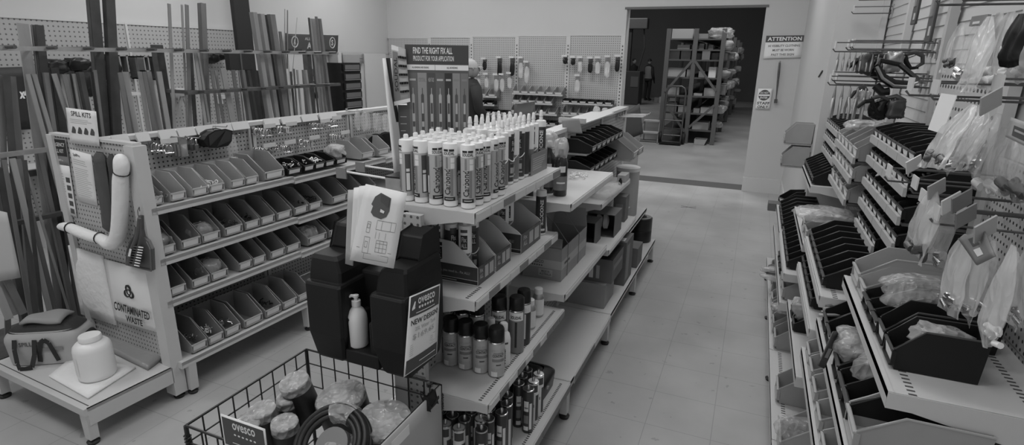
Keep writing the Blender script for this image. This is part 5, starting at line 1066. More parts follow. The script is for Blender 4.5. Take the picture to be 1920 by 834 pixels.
for k in range(6): b.add([fr2(.2+.06*k+.02*math.cos(2*PI*j/8), .43+.025*math.sin(2*PI*j/8)) for j in range(8)], [tuple(range(8))])
b.text('25L', lambda u, v: (W+.0016, u*D, v*Hh), .1, .42, .3, .57); b.build('lettering', INK_D, t)
for y in (.1, .3): MB().tube([(W+.002, y, 0), (W+.002, y, Hh), (W*.6, y+.02, Hh+.1), (.05, y+.03, Hh+.15)], .002, 4).build('strap', PAPER_M, t)
def openbox(x0, x1, y0, y1, z, h, lb, m=CARD_D):        # carton lying on its side, open towards the camera
    t = thing('open_carton', lb, 'carton', (x0, y0, z)); W, D = x1-x0, y1-y0
    MB().box(0, W, 0, D, h-.004, h).build('carton_top', m, t); MB().box(0, W, 0, D, 0, .004).build('carton_floor', m, t); MB().box(0, W, D-.004, D, .004, h-.004).build('carton_back', INK, t)
    for x in (0, W-.004): MB().box(x, x+.004, 0, D-.004, .004, h-.004).build('carton_side', m, t)
    return t
openbox(-.955, -.765, 3.58, 3.8, .6415, .155, 'black-lined carton on its side, holding clear packs, at the shelf edge'); openbox(-1.03, -.84, 3.36, 3.52, .6415, .15, 'black open carton behind the OVESCO carton, holding clear packs')
for i, (x, y) in enumerate([(-.88, 3.62), (-.84, 3.64), (-.95, 3.40)]): crumple('clear_pack', (x, y, .73), .02, .012, .05, BAG2, f'{["left", "right", "hidden"][i]} small clear pack hanging inside the black cartons', 'pack', seed=90+i)
def carton(x0, x1, y0, y1, z, h, m, lb, top=None, marks=()):
    t = thing('carton', lb, 'carton', (x0, y0, z)); MB().box(0, x1-x0, 0, y1-y0, 0, h-.003).build('carton_body', m, t); MB().box(0, x1-x0, 0, y1-y0, h-.003, h).build('carton_lid', top or m, t)
    for nm, (side, u0, v0, u1, v1), mm, tx in marks:
        f = (lambda u, v: (u*(x1-x0), -.001, v*h)) if side == 'f' else (lambda u, v: (x1-x0+.001, u*(y1-y0), v*h)) if side == 'r' else (lambda u, v: (u*(x1-x0), v*(y1-y0), h+.001))
        b = MB(); b.text(tx, f, u0, v0, u1, v1, bold=.02) if tx else b.rect(f, u0, v0, u1, v1); b.build(nm, mm, t)
    return t
carton(-1.0, -.75, 3.36, 3.62, .2165, .165, CARD, 'plain grey carton on the base shelf under the black printed box')
carton(-1.0, -.72, 3.4, 3.72, .382, .165, CARD_D, 'black printed box lying on the plain carton, with white labels', BLACK_P, [('white_label', ('f', .45, .15, .55, .8), PAPER, None), ('white_label', ('f', .62, .15, .7, .7), PAPER_G, None), ('lettering', ('r', .1, .4, .9, .8), PAPER_M, 'PARTS'), ('lettering', ('t', .2, .2, .8, .35), PAPER_M, 'DISCO')])
carton(-.93, -.715, 3.8, 4.05, .2165, .33, CARD_D, 'tall dark box standing behind the black printed box on the base shelf', None, [('pale_panel', ('r', .1, .1, .5, .9), PAPER_M, None), ('white_label', ('t', .7, .1, .9, .4), PAPER, None)])
carton(-.9, -.70, 4.2, 4.4, .2165, .16, CARD_D, 'low dark box farthest along the base shelf under the drum')
carton(-.87, -.78, 3.98, 4.1, .6415, .19, CARD_D, 'small dark box with printed front near the white drum', None, [('print', ('f', .2, .2, .8, .7), PAPER_M, None)]); carton(-.9, -.81, 4.2, 4.33, .5015, .17, CARD, 'small grey box with window left of the white drum', None, [('window', ('f', .2, .2, .8, .8), PAPER_M, None)])
t = thing('drum', 'white cylindrical drum with wrapped top near the far end of the middle shelving', 'drum', (-.925, 4.72, .5015)); MB().lathe([(0, 0), (.093, 0), (.097, .006), (.097, .4), (.095, .408)], n=28).build('drum_body', PAPER_G, t, smooth=40); MB().lathe([(.1, .385), (.101, .415), (.09, .42), (0, .417)], n=28).build('drum_lid', W_LITE, t, smooth=40)
t = thing('black_bucket', 'black film-wrapped roll standing at the far end of the base shelf', 'roll', (-.815, 4.93, .2165)); MB().lathe([(0, 0), (.09, 0), (.098, .01), (.098, .1), (.094, .105), (.098, .11), (.098, .215), (.09, .222)], n=28).build('roll_body', BLACK_P, t, smooth=40); MB().lathe([(.095, .21), (.085, .226), (.05, .222), (.03, .19), (0, .19)], n=28).build('roll_top', BAG2, t, smooth=60)
crumple('film_sheet', (-.84, 3.62, .96), .08, .2, .028, BAG, 'clear film sheet lying on the lower stepped shelf', 'film', seed=12, amp=.1)
c = MB().box(-.86, -.80, 4.0, 4.14, .932, .985).build('tray_box', PAPER_G, bevel=.003); tag(c, 'white label box at the far end of the lower stepped shelf', 'box'); c = MB().lathe([(0, 0), (.013, 0), (.013, .03), (.008, .036), (.008, .045), (0, .045)], -.82, 3.93, .9315, 10).build('small_vial', BLACK_P, smooth=40); tag(c, 'tiny black vial in front of the white label box', 'vial')
# rows of black bins hung on the spine
for z, n, nm, y0 in ((1.235, 7, 'upper', 3.36), (1.105, 6, 'lower', 3.34)):
    r = thing('bin_rail', f'{nm} steel rail carrying black bins on the middle shelving', 'rail', (-1.04, y0, z)); MB().box(0, .13, -.05, .86, -.012, 0).build('rail_plate', STEEL, r); MB().box(0, .006, -.05, .86, -.05, 0).build('wall_flange', STEEL, r)
    for k in range(n): k_small.put((-.88, y0+.012+.122*k, z+.001), PI/2, f'black bin on the {nm} rail of the middle shelving, {ORD[k]} from the near end', f'black bins on the {nm} rail of the middle shelving')
for i, (y, z) in enumerate([(4.32, 1.06), (4.53, 1.06)]):
    g_big.put((-.80, y, z), PI/2, f'{["nearer", "farther"][i]} large grey bin hung beyond the black bin rails')
    b = MB().box(-1.04, -.82, y-.09, y+.09, z-.012, z-.001).box(-1.045, -1.035, y-.09, y+.09, z-.06, z); tag(b.build('bin_bracket', STEEL), f'steel bracket under the {["nearer", "farther"][i]} large grey bin', 'bracket')
sheet('card_flap', [at(1053, 225, y=3.27), at(1086, 222, y=3.27), at(1092, 250, y=3.27), at(1056, 247, y=3.27)], CARD, 'plain cardboard flap standing at the near end of the black bin rails', 'card', thick=.004)
c = MB().box(-1.16, -.98, 3.5, 4.3, 1.394, 1.40).box(-1.16, -.98, 3.5, 3.52, 1.4, 1.425).build('shelf_tray', W_METAL); tag(c, 'long pale tray lying along the top of the middle shelving', 'tray')
# far end of the run
q = [at(px, py, y=5.2) for px, py in [(1199, 194), (1206, 250), (1162, 268), (1165, 215)]]
sheet('dark_board', q, mat('slate_board', .07, .6), 'dark cardboard sheet standing askew at the far end of the middle shelving', 'board', thick=.008)
t = thing('storage_box', 'black box with pale edge under the dark board at the far end', 'box', (-1.3, 5.1, .0)); MB().box(0, .24, 0, .75, 0, .9).build('box_body', BLACK_P, t, bevel=.004); MB().box(.24, .246, 0, .75, .3, .9).build('side_edge', PAPER_G, t); MB().box(0, .24, 0, .75, .9, .905).build('box_top', INK_D, t)
crumple('clear_bag', (-1.14, 5.28, .98), .07, .1, .06, BAG2, 'clear bag of parts lying on the black box at the far end', 'bag', seed=14)
for i, (px, py, s) in enumerate([(1118, 213, .06), (1134, 214, .05), (1148, 218, .05), (1143, 240, .05), (1153, 212, .04)]):
    c = at(px, py, y=4.75+.07*i); crumple('clear_pack', c, .03, .03, s, BAG2, f'cloudy pack hanging at the far end of the middle shelving, {ORD[i]} from the left', 'pack', seed=30+i)
for i, (px, py) in enumerate([(1128, 230), (1135, 225)]):
    c = at(px, py, y=4.85+.1*i); o = MB().lathe([(.032, -.02), (.055, -.02), (.055, .02), (.032, .02), (.032, -.02)], n=24).build('tape_roll', STEEL_D if i == 0 else PAPER_G, smooth=40); o.location = c; o.rotation_euler = (PI/2, 0, .4); tag(o, f'{["dark nearer", "pale farther"][i]} tape ring hanging at the far end of the middle shelving', 'tape')
for i in range(4):
    y = 4.7+.09*i; o = MB().tube([(-1.045, y, 1.33), (-.83, y, 1.34), (-.82, y, 1.355)], .004, 5).box(-1.045, -1.035, y-.01, y+.01, 1.3, 1.36).build('peg_hook', STEEL); tag(o, f'{ORD[i]} long peg hook at the far end of the middle shelving', 'hook', 'long peg hooks at the far end')
a, c = at(1174, 209, y=6.0), at(1228, 205, y=6.0); a.x = -1.2
# ---------------------------------------------------------------- perforated wall bays on the back wall
PEG_B = peg('perforated_back_panel', .45, .1, 0, 2, .032, .0062)
BX_ = [-5.98, -5.15, -4.36, -3.56, -2.72, -1.89]
for i in range(5):
    x0, x1 = BX_[i], BX_[i+1]
    p = thing('wall_pegboard', f'grey perforated bay on the back wall, {ORD[i]} from the left corner', 'pegboard', (x0, 8.555, 0), 0, 'perforated bays on the back wall'); W = x1-x0
    MB().box(.02, W-.02, -.01, .01, .1, 2.06+.012*i).build('panel', PEG_B, p); MB().box(0, W, -.016, .016, 2.06+.012*i, 2.075+.012*i).build('top_trim', W_METAL, p)
    MB().box(W-.03, W+.03, -.022, .012, 0, 2.07+.012*i).build('upright', W_METAL, p); b = MB()
    for k in range(34): b.box(W-.008, W+.008, -.0235, -.022, .3+.05*k, .325+.05*k)
    b.build('slots', INK_D, p, kind='stuff'); MB().box(.03, W-.03, -.36, -.016, .12, .15).build('base_shelf', W_METAL, p)
    if i in (2, 3, 4): MB().box(.03, W-.03, -.27, -.012, .60, .62).build('shelf', W_METAL, p)
GB, KB = bin_proto('stacking_bin', .14, .2, .11, GREY_BIN), bin_proto('stacking_bin', .115, .16, .06, BLACK_BIN, lip=.6)
def brail(x0, x1, z, lb):
    r = thing('bin_rail', lb, 'rail', (x0, 8.53, z)); MB().box(0, x1-x0, -.17, 0, -.012, -.001).build('rail_plate', STEEL, r); MB().box(0, x1-x0, -.006, .005, -.05, 0).build('wall_flange', STEEL, r); MB().box(0, x1-x0, -.185, -.17, -.014, .012).build('label_lip', TAG, r)
rows = [(-3.55, -2.72, 1.24, 6, GB, 'grey', 'upper middle row'), (-3.55, -2.88, 1.10, 5, GB, 'grey', 'second middle row'), (-2.72, -1.94, 1.13, 6, KB, 'black', 'right-hand row near the doorway'), (-4.15, -3.82, 1.17, 2, GB, 'grey', 'pair behind the person in dark'), (-4.16, -3.86, 1.04, 2, KB, 'black', 'short row under the grey pair'), (-4.18, -3.62, .90, 4, KB, 'black', 'long low row beside the person'), (-3.58, -2.8, .94, 5, GB, 'grey', 'third middle row'), (-2.72, -1.95, .95, 6, GB, 'grey', 'low row near the doorway'), (-3.3, -2.8, .78, 4, KB, 'black', 'lowest row seen over the nozzles')]
for x0, x1, z, n, P_, kd, nm in rows:
    brail(x0, x1, z, f'steel bin rail of the {nm} on the back wall'); w = (x1-x0)/n; W0 = .14 if P_ is GB else .115
    for k in range(n): P_.put((x0+w*(k+.5), 8.345, z+.001), 0, f'{kd} bin on the back wall, {ORD[k]} in the {nm}', f'bins in the {nm}', (min(1, w*.97/W0), 1, 1))
def hangpack(px, py, dark, lb, h=.15, w=.06, gm=None):
    c = at(px, py, y=8.44); t = thing('hanging_pack', lb, 'pack', (c.x, 8.44, c.z+h/2), 0, gm)
    MB().box(-w/2, w/2, -.003, .003, -h*.3, 0).build('header_card', PAPER_M if not dark else INK_D, t); crumple('pouch', (0, -.008, -h*.62), w*.48, .018, h*.4, BLACK_P if dark else BAG2, parent=t, seed=int(px), amp=.15)
    MB().tube([(0, .09, -.01), (0, -.06, -.005)], .004, 5).build('hook', STEEL, t); MB().box(-.04, .04, -.065, -.061, .0, .03).build('price_tag', TAG, t); return t
for i, (px, py, dk, h) in enumerate([(884, 121, 0, .14), (909, 121, 1, .16), (937, 125, 1, .26), (961, 125, 1, .26), (977, 128, 0, .3), (988, 136, 0, .3), (897, 152, 0, .18), (913, 152, 0, .2), (931, 156, 0, .25), (942, 156, 0, .25), (956, 152, 0, .22), (1060, 113, 1, .1), (1075, 115, 1, .1), (1088, 122, 0, .2), (1107, 123, 1, .2), (1121, 124, 0, .22), (1139, 126, 0, .28), (1158, 120, 1, .2), (1083, 158, 0, .24)]):
    hangpack(px, py, dk, f'{"dark" if dk else "clear"} pack hanging on the back wall, {"upper" if py < 140 else "lower"} row, {ORD[i]} from the left' if i < 11 else f'{"dark" if dk else "clear"} pack hanging on the back wall near the doorway, {ORD[i-11]} from left', h, .08 if h > .2 else .07)
# ---------------------------------------------------------------- warehouse seen through the doorway
RK = mat('rack_steel', .14, .5, .2); RKD = mat('rack_beam', .1, .55)
t = thing('pallet_rack', 'tall steel racking run crammed with stock beyond the doorway', 'racking', (-1.34, 13.1, 0))
ry1 = 24.0; xs = (-.57, 0, .56)
for k in range(5):
    y = 2.6*k
    for x in ((-.57,), (0,), (.56,)): MB().box(x[0]-.045, x[0]+.045, y-.04, y+.04, 0, 2.42).build('upright', RK, t)
for (x0, z0, x1, z1) in ((-.53, 1.1, -.04, 1.75), (.04, 1.75, .52, 1.15), (-.04, .25, -.5, .85), (.04, .35, .52, .85)): MB().bar((x0, -.045, z0), (x1, -.045, z1), .05, .02).build('brace', RK, t)
LV = [.08, .30, .66, 1.03, 1.42, 1.79, 2.0, 2.22]
for x0, x1 in ((-.55, -.03), (.03, .54)):
    for z in LV[1:]: MB().box(x0, x1, 0, 10.4, z-.03, z).build('shelf', RKD, t)
def rbx(x0, x1, z, h, m, lb, y0=13.2, d=.4): return carton(x0, x1, y0, y0+d, z+.002, h, m, lb)
PK1, PK2 = mat('pale_carton', .42, .7), mat('mid_carton', .26, .75)
for q in [(-1.86, -1.42, 2.22, .2, PK1, 'large pale carton on top of the racking at its left'), (-1.4, -1.1, 2.22, .1, PK2, 'flat carton on top of the racking beside the large pale one'), (-1.72, -1.46, 2.0, .09, PK1, 'flat pale carton just under the racking top, left bay'),
          (-1.87, -1.66, 1.79, .18, PK2, 'left mid-grey carton of a pair in the upper left bay'), (-1.63, -1.43, 1.79, .18, PK2, 'right mid-grey carton of a pair in the upper left bay'), (-1.87, -1.5, 1.42, .19, PK1, 'wide pale carton in the middle of the left bay'), (-1.47, -1.39, 1.42, .16, PK1, 'narrow white carton squeezed by the centre upright'), (-1.86, -1.6, 1.03, .2, PK1, 'pale carton behind the top of the hand truck'), (-1.86, -1.62, .66, .2, PK2, 'carton seen through the hand truck frame'), (-1.58, -1.38, .66, .14, PK1, 'pale carton right of the hand truck'),
          (-1.19, -1.03, 1.79, .18, W_LITE, 'bright white carton in the upper right bay'), (-.98, -.86, 1.79, .14, RKD, 'dark carton in the upper right bay'), (-1.27, -1.17, 2.0, .12, PK2, 'small carton in the top right bay'), (-1.08, -.98, 2.0, .09, PK2, 'second small carton in the top right bay'), (-1.02, -.87, 1.42, .22, W_LITE, 'bright white carton in the middle right bay'), (-1.22, -1.1, 1.42, .13, PK2, 'mid-grey carton behind the right brace'), (-1.28, -1.1, 1.03, .05, PK1, 'stack of flat white packs in the right bay'), (-1.07, -.84, 1.03, .17, PK1, 'pale carton in the lower right bay'), (-1.1, -.84, .66, .13, PK1, 'flat pale carton low in the right bay'), (-1.24, -.9, .30, .16, PK1, 'wide pale carton near the floor in the right bay'), (-1.25, -1.12, .66, .1, PK2, 'small grey carton low in the right bay')]:
    rbx(*q)
t = thing('grey_tub', 'grey plastic tub on the floor under the racking', 'tub', (-1.14, 12.95, 0)); MB().add([(x*s, y*s, z) for z, s in ((.0, .85), (.11, 1)) for x, y in ((0, 0), (.25, 0), (.25, .3), (0, .3))], [(3, 2, 1, 0), (0, 1, 5, 4), (1, 2, 6, 5), (2, 3, 7, 6), (3, 0, 4, 7)]).build('tub_body', PAPER_G, t, solid=.006); MB().tube([(0, 0, .11), (.25, 0, .11), (.25, .3, .11), (0, .3, .11)], .008, 4, closed=True).build('rim', PAPER_G, t)
rr = random.Random(5); STK, CTN = [], []
for k in range(46):                                    # stock bulging from the side of the racking
    y = 13.25+rr.random()**1.5*9.5; lv = rr.choice(LV[1:7]); s = rr.uniform(.09, .17); m = rr.choice([PK1, PK2, BAG2, PAPER_G, BAG2, RKD])
    if rr.random() < .5: STK.append((y, crumple('wrapped_stock', (-.76+rr.uniform(-.02, .08), y, lv+s*.62), .12, s, s*.7, m, 'stock', 'stock', None, seed=k+200)))
    else: CTN.append((y, carton(-.95, -.70+rr.uniform(-.03, .06), y, y+s*1.8, lv+.002, s*1.2, m if m is not BAG2 else PAPER_G, 'carton')))
for lst, nm, gp in ((STK, 'wrapped stock bulging from the racking side beyond the doorway', 'wrapped stock along the racking side'), (CTN, 'carton on the aisle side of the racking beyond the doorway', 'cartons along the racking side')):
    for k, (y, o) in enumerate(sorted(lst, key=lambda q: q[0])): o['group'] = gp; o['label'] = nm+', '+(ORD+['twenty-'+q for q in ORD])[k]+' from the front'
crumple('wrap_heap', (-.85, 13.3, 2.34), .22, .2, .1, BAG2, 'heap of clear wrapping on the right top corner of the racking', 'wrapping', seed=9, amp=.4)
# hand truck
t = thing('hand_truck', 'black tubular hand truck standing in front of the racking', 'hand truck', (-1.62, 12.82, 0)); HB = BLACK_P
MB().tube([(-.2, .0, .06), (-.2, .12, 1.1), (-.17, .13, 1.19), (-.1, .135, 1.23), (.1, .135, 1.23), (.17, .13, 1.19), (.2, .12, 1.1), (.2, 0, .06)], .02, 8).build('frame', STEEL_D, t, smooth=60)
for z in (.18, .5, .82): MB().tube([(-.2, .12*z/1.1, z), (.2, .12*z/1.1, z)], .014, 6).build('crossbar', STEEL_D, t)
MB().tube([(0, .02, .1), (0, .13, 1.22)], .012, 6).build('centre_bar', STEEL_D, t); MB().box(-.23, .23, -.24, .02, .02, .035).build('toe_plate', HB, t)
for s in (-1, 1): w_ = MB().lathe([(.03, -.03), (.11, -.03), (.125, 0), (.11, .03), (.03, .03)], n=20).build('wheel', RUBBER, t, smooth=40); w_.location = (s*.25, .06, .125); w_.rotation_euler = (0, PI/2, 0)
# step stool
t = thing('step_stool', 'pale two-step stool left of the hand truck', 'step stool', (-2.1, 13.0, 0))
MB().box(-.17, .17, -.05, .16, .44, .47).build('step', PAPER_G, t); MB().box(-.19, .19, -.25, -.06, .2, .23).build('step', PAPER_G, t)
for s in (-1, 1): MB().tube([(s*.2, -.28, 0), (s*.17, .02, .45)], .012, 6).build('leg', STEEL, t); MB().tube([(s*.2, .28, 0), (s*.17, .08, .45)], .012, 6).build('leg', STEEL, t)
# machinery and clutter in the dark at the left
MD = mat('machine_dark', .05, .6)
t = thing('machine', 'tall dark machine in the shadow at the left of the warehouse', 'machine', (-4.6, 23.5, 0)); MB().box(-.5, .25, -.4, .4, 0, 1.3).build('cabinet', MD, t, bevel=.02); MB().box(-.35, -.25, -.1, .1, 1.3, 3.2).build('mast', MD, t); MB().box(-.4, .35, -.2, .2, 2.9, 3.3).build('head', RK, t, bevel=.03); MB().box(-.1, .2, -.41, -.4, .7, 1.1).build('panel', RK, t); MB().tube([(.2, 0, 2.9), (.3, -.1, 2.2), (.1, -.1, 1.3)], .03, 6).build('hose', MD, t)
for i, (x, y, s) in enumerate([(-3.75, 24.6, .16), (-4.0, 24.9, .13), (-3.4, 25.2, .12)]): carton(x, x+s*2, y, y+s*2, 0, s*1.6, PK1 if i != 1 else PK2, f'{["nearest", "middle", "farthest"][i]} small box on the warehouse floor beside the two people')
t = thing('dark_post', 'dark steel post at the far right of the warehouse', 'post', (.45, 21.5, 0)); MB().box(-.08, .08, -.08, .08, 0, 3.2).build('shaft', MD, t); MB().box(-.16, .16, -.16, .16, 0, .03).build('base_plate', MD, t)
c = MB().box(.0, .35, 14.4, 14.8, 0, .35).build('pale_bin', PAPER_G, bevel=.02); tag(c, 'pale tub low on the warehouse floor by the right door edge', 'tub')
# ---------------------------------------------------------------- people
def person(loc, face, lb, top, legs, arms, cap=None, vest=None, lean=0):
    root = thing('person', lb, 'person', loc, face)
    J = [(0, 0, .97), (0, .0, 1.15), (0, .005, 1.33), (0, .0, 1.46), (0, -.01, 1.55), (-.17, 0, 1.42), (.17, 0, 1.42), (-.09, 0, .9), (.09, 0, .9), (-.1, -.01, .5), (.1, -.01, .5), (-.105, .02, .09), (.105, .02, .09), (-.11, -.12, .05), (.11, -.12, .05)]
    RD = [.15, .14, .16, .1, .06, .07, .07, .1, .1, .07, .07, .05, .05, .045, .045]
    E_ = [(0, 1), (1, 2), (2, 3), (3, 4), (2, 5), (2, 6), (0, 7), (0, 8), (7, 9), (8, 10), (9, 11), (10, 12), (11, 13), (12, 14)]
    for s, (el, ha) in zip((5, 6), arms):
        n = len(J); J += [el, ha]; RD += [.05, .038]; E_ += [(s, n), (n, n+1)]
        d = (Vector(ha)-Vector(el)).normalized(); side = d.cross(Vector((0, 0, 1))); side = side.normalized() if side.length > .1 else Vector((1, 0, 0))
        pm = Vector(ha)+d*.06; m0 = len(J); J.append(tuple(pm)); RD.append(.03); E_.append((n+1, m0))
        for q in (-.03, -.01, .01, .03):
            k = len(J); J += [tuple(pm+side*q+d*.05), tuple(pm+side*q+d*.085+Vector((0, 0, -.02)))]; RD += [.009, .008]; E_ += [(m0, k), (k, k+1)]
        k = len(J); J += [tuple(Vector(ha)+side*.045+d*.05)]; RD += [.01]; E_.append((n+1, k))
    me = bpy.data.meshes.new('body'); me.from_pydata(J, E_, []); o = bpy.data.objects.new('body', me); link(o, root)
    me.materials.append(legs)
    md = o.modifiers.new('skin', 'SKIN'); md.use_smooth_shade = True; sv = me.skin_vertices[0].data
    for i, r in enumerate(RD): sv[i].radius = (r*.9, r*.72) if i in (0, 1, 2) else (r, r)
    sv[0].use_root = True
    s2 = o.modifiers.new('sub', 'SUBSURF'); s2.levels = s2.render_levels = 1
    SK = mat('skin', .3, .6)
    b = MB(); b.grid(16, 12, lambda u, v: (lambda a, e: (.078*math.cos(a)*math.cos(e), -.012+.098*math.sin(a)*math.cos(e), 1.655+.118*math.sin(e)-.012*max(0, -math.sin(a))*0))(u*2*PI, (v-.5)*PI)); b.tube([(0, -.1, 1.665), (0, -.125, 1.64), (0, -.11, 1.63)], [.01, .016, .012], 6)
    b.grid(6, 4, lambda u, v: (-.02+.04*u, -.098-.01*math.sin(u*PI), 1.598+.012*v))
    for s in (-1, 1): b.tube([(s*.077, .0, 1.64), (s*.088, .008, 1.66), (s*.079, .005, 1.685)], .012, 6)
    b.build('head', SK, root, smooth=180, sub=1)
    for s in (-1, 1): MB().lathe([(0, -.008), (.01, 0), (0, .008)], s*.03, -.098, 1.668, 8).build('eye', INK, root)
    MB().grid(16, 8, lambda u, v: (lambda a, e: (.084*math.cos(a)*math.cos(e), .004+.1*math.sin(a)*math.cos(e), 1.675+.113*math.sin(e)))(u*2*PI, v*PI/2)).build('hair' if cap is None else 'cap', cap or INK, root, smooth=180)
    if cap: MB().grid(8, 3, lambda u, v: (.075*math.cos(PI+u*PI), -.07-.08*v*math.sin(u*PI)+.05*math.sin(PI+u*PI)*.3, 1.69-.01*v)).build('cap_peak', cap, root, smooth=180, solid=.006)
    # jacket: shell over torso with sleeves
    b = MB(); prof = [(1.52, .075, .075), (1.47, .13, .1), (1.42, .205, .125), (1.3, .2, .145), (1.12, .175, .14), (.95, .185, .15), (.86, .18, .15)]
    vs = [(w*math.cos(2*PI*k/20), d*math.sin(2*PI*k/20), z) for z, w, d in prof for k in range(20)]
    b.add(vs, [(i*20+k, i*20+(k+1) % 20, (i+1)*20+(k+1) % 20, (i+1)*20+k) for i in range(len(prof)-1) for k in range(20)])
    for s, (el, ha) in zip((-1, 1), arms): b.tube([(s*.16, 0, 1.43), Vector(el), Vector(ha)-(Vector(ha)-Vector(el))*.05], [.078, .066, .052], 10)
    b.build('jacket', top, root, smooth=180)
    if vest: MB().add([(w*1.04*math.cos(2*PI*k/20), d*1.06*math.sin(2*PI*k/20), z) for z, w, d in prof[1:6] for k in range(20)], [(i*20+k, i*20+(k+1) % 20, (i+1)*20+(k+1) % 20, (i+1)*20+k) for i in range(4) for k in range(20)]).build('vest', vest, root, smooth=180)
    for s in (-1, 1): MB().grid(10, 6, lambda u, v: (lambda a, e: (s*.108+.05*math.cos(a)*math.cos(e), -.05+.13*math.sin(a)*math.cos(e), .045+.045*math.sin(e)))(u*2*PI, (v-.5)*PI)).build('shoe', RUBBER, root, smooth=180)
    return root
DKC = mat('dark_clothing', .02, .85); TRS = mat('dark_trousers', .018, .85); VST = mat('grey_vest', .2, .8)
hang = lambda s: ((s*.25, .03, 1.14), (s*.26, -.06, .9))
person((-4.5, 25.95, 0), 2.6, 'person in a pale vest and dark trousers standing with a colleague in the warehouse', DKC, TRS, (hang(-1), ((.24, -.04, 1.15), (.14, -.26, 1.12))), vest=VST)
person((-5.25, 26.3, 0), .9, 'person in dark clothes facing the one in a vest in the warehouse', DKC, TRS, (((-.24, -.04, 1.15), (-.12, -.28, 1.1)), ((.24, -.04, 1.15), (.1, -.3, 1.14))))
pp = at(882, 138, y=7.0); p_ = person((pp.x+.02, 7.0, 0), PI*.75, 'person in a dark jacket and pale cap half hidden behind the display board', DKC, TRS, (((-.25, -.02, 1.14), (-.2, -.2, .95)), ((.25, -.02, 1.14), (.2, -.2, .95))), cap=PAPER_G)
p_.scale = (.98,)*3
# ---------------------------------------------------------------- right-hand wall shelving
RG = thing('wall_shelving', 'cream wall shelving run crowded with bins along the right-hand wall', 'shelving', (.8, .64, 0))
rx, ry = lambda x: x-.8, lambda y: y-.64
RYB = [.64, 1.52, 2.40, 3.28, 4.16, 5.0]
def rshelf(i, z, xf, name='shelf', holes=False):
    shelf_mesh(rx(.785), rx(xf), ry(RYB[i])+.004, ry(RYB[i+1])-.004, z, lip=.045).build(name, W_METAL, RG)
    if holes:
        b = MB(); n = int(.86/.02)
        for k in range(n):
            for xx in (rx(xf)+.045, rx(.70)): b.box(xx, xx+.018, ry(RYB[i])+.01+.02*k, ry(RYB[i])+.016+.02*k, z+.0002, z+.0012)
        b.build('perforation_line', INK_D, RG, kind='stuff')
rshelf(1, 1.0, .40, holes=True); rshelf(1, .805, .335, holes=True); rshelf(1, .665, .30)
rshelf(2, .895, .335, holes=True); rshelf(2, .745, .32); rshelf(2, .52, .30)
rshelf(3, .85, .33); rshelf(3, .665, .265); rshelf(3, .49, .262)
rshelf(4, 1.0, .405); rshelf(4, .66, .262); rshelf(4, .49, .262)
for i in (1, 2, 3, 4):
    rshelf(i, .195, .25, 'base_shelf', holes=i < 3)
    MB().box(rx(.775), rx(.79), ry(RYB[i])+.03, ry(RYB[i+1])-.01, .22, 1.02).build('pegboard', PEG_L, RG)
MB().box(rx(.772), rx(.786), ry(2.42), ry(3.26), 1.02, 1.78).build('pegboard', peg('slotted_panel', .5, .06, 1, 2, .042, .0115, 1.5), RG)
MB().box(rx(.772), rx(.786), ry(1.54), ry(2.38), 1.02, 1.5).build('pegboard', PEG_L, RG)
for y in RYB[1:]:
    MB().box(rx(.755), rx(.79), ry(y)-.025, ry(y)+.025, .03, 2.3).build('upright', W_METAL, RG)
for y in (1.55, 2.40, 3.28, 4.16, 4.98):
    L = MB().prism([(ry(y)-.03, .165), (ry(y)+.03, .165), (ry(y)+.022, .03), (ry(y)-.022, .03)], 'x', rx(.265), rx(.30)).build('leg', W_METAL, RG)
    MB().lathe([(.024, 0), (.028, .012), (.013, .02), (.013, .04)], rx(.28), ry(y)).build('rubber_foot', RUBBER, L, smooth=40)
def rstrip(z, xf, y0, y1, n): 
    st = MB().box(rx(xf)-.004, rx(xf), ry(y0), ry(y1), z-.04, z-.003).build('price_strip', W_METAL, RG)
for z, xf, a, c in ((.895, .335, 2.42, 3.26), (.745, .32, 2.42, 3.26), (.665, .265, 3.3, 4.14)): rstrip(z, xf, a, c, 4)
RZ_R = -PI/2
TAG_M = mat('worn_label_strip', .42, .6)
kw = bin_proto('stacking_bin', .102, .225, .085, BLACK_BIN, lip=.55, flat=.62)       # wall rows
kt = bin_proto('stacking_bin', .105, .25, .11, BLACK_BIN, lip=.4, flat=.6)           # shelf rows
kl = bin_proto('stacking_bin', .13, .27, .13, BLACK_BIN, lip=.45, flat=.7)
gl = bin_proto('stacking_bin', .15, .28, .135, GREY_BIN_L, lip=.45, flat=.65)
def rrow(P_, W0, x, z, y0, y1, n, kd, nm):
    w = (y1-y0)/n
    for k in range(n): P_.put((x, y0+w*(k+.5), z+.002), RZ_R, f'{kd} bin at right, {ORD[k]} from the near end of the {nm}', f'bins in the {nm} at the right', (min(1, w*.98/W0), 1, 1))
def rrail(x, z, y0, y1, nm):
    r = thing('bin_rail', f'steel rail with pale label strips under the {nm} at the right', 'rail', (.77, y0, z)); d = .77-x
    MB().box(-d+.01, 0, 0, y1-y0, -.012, -.001).build('rail_plate', STEEL_D, r); MB().box(-.006, .0, 0, y1-y0, -.05, 0).build('wall_flange', STEEL, r)
    n = max(2, int((y1-y0)/.2))
    for k in range(n): MB().box(-d-.009, -d+.003, (y1-y0)*k/n+.003, (y1-y0)*(k+1)/n-.003, -.012, .022).build('label_strip', TAG_M, r)
for i, (z, nm) in enumerate([(1.435, 'top black wall row'), (1.335, 'second black wall row'), (1.225, 'third black wall row'), (1.12, 'fourth black wall row'), (1.01, 'lowest black wall row')]):
    y0 = 2.43 if i < 4 else 2.75
    rrail(.55, z, y0, 3.26, nm); rrow(kw, .102, .556, z, y0, 3.26, 8 if i < 4 else 5, 'black', nm)
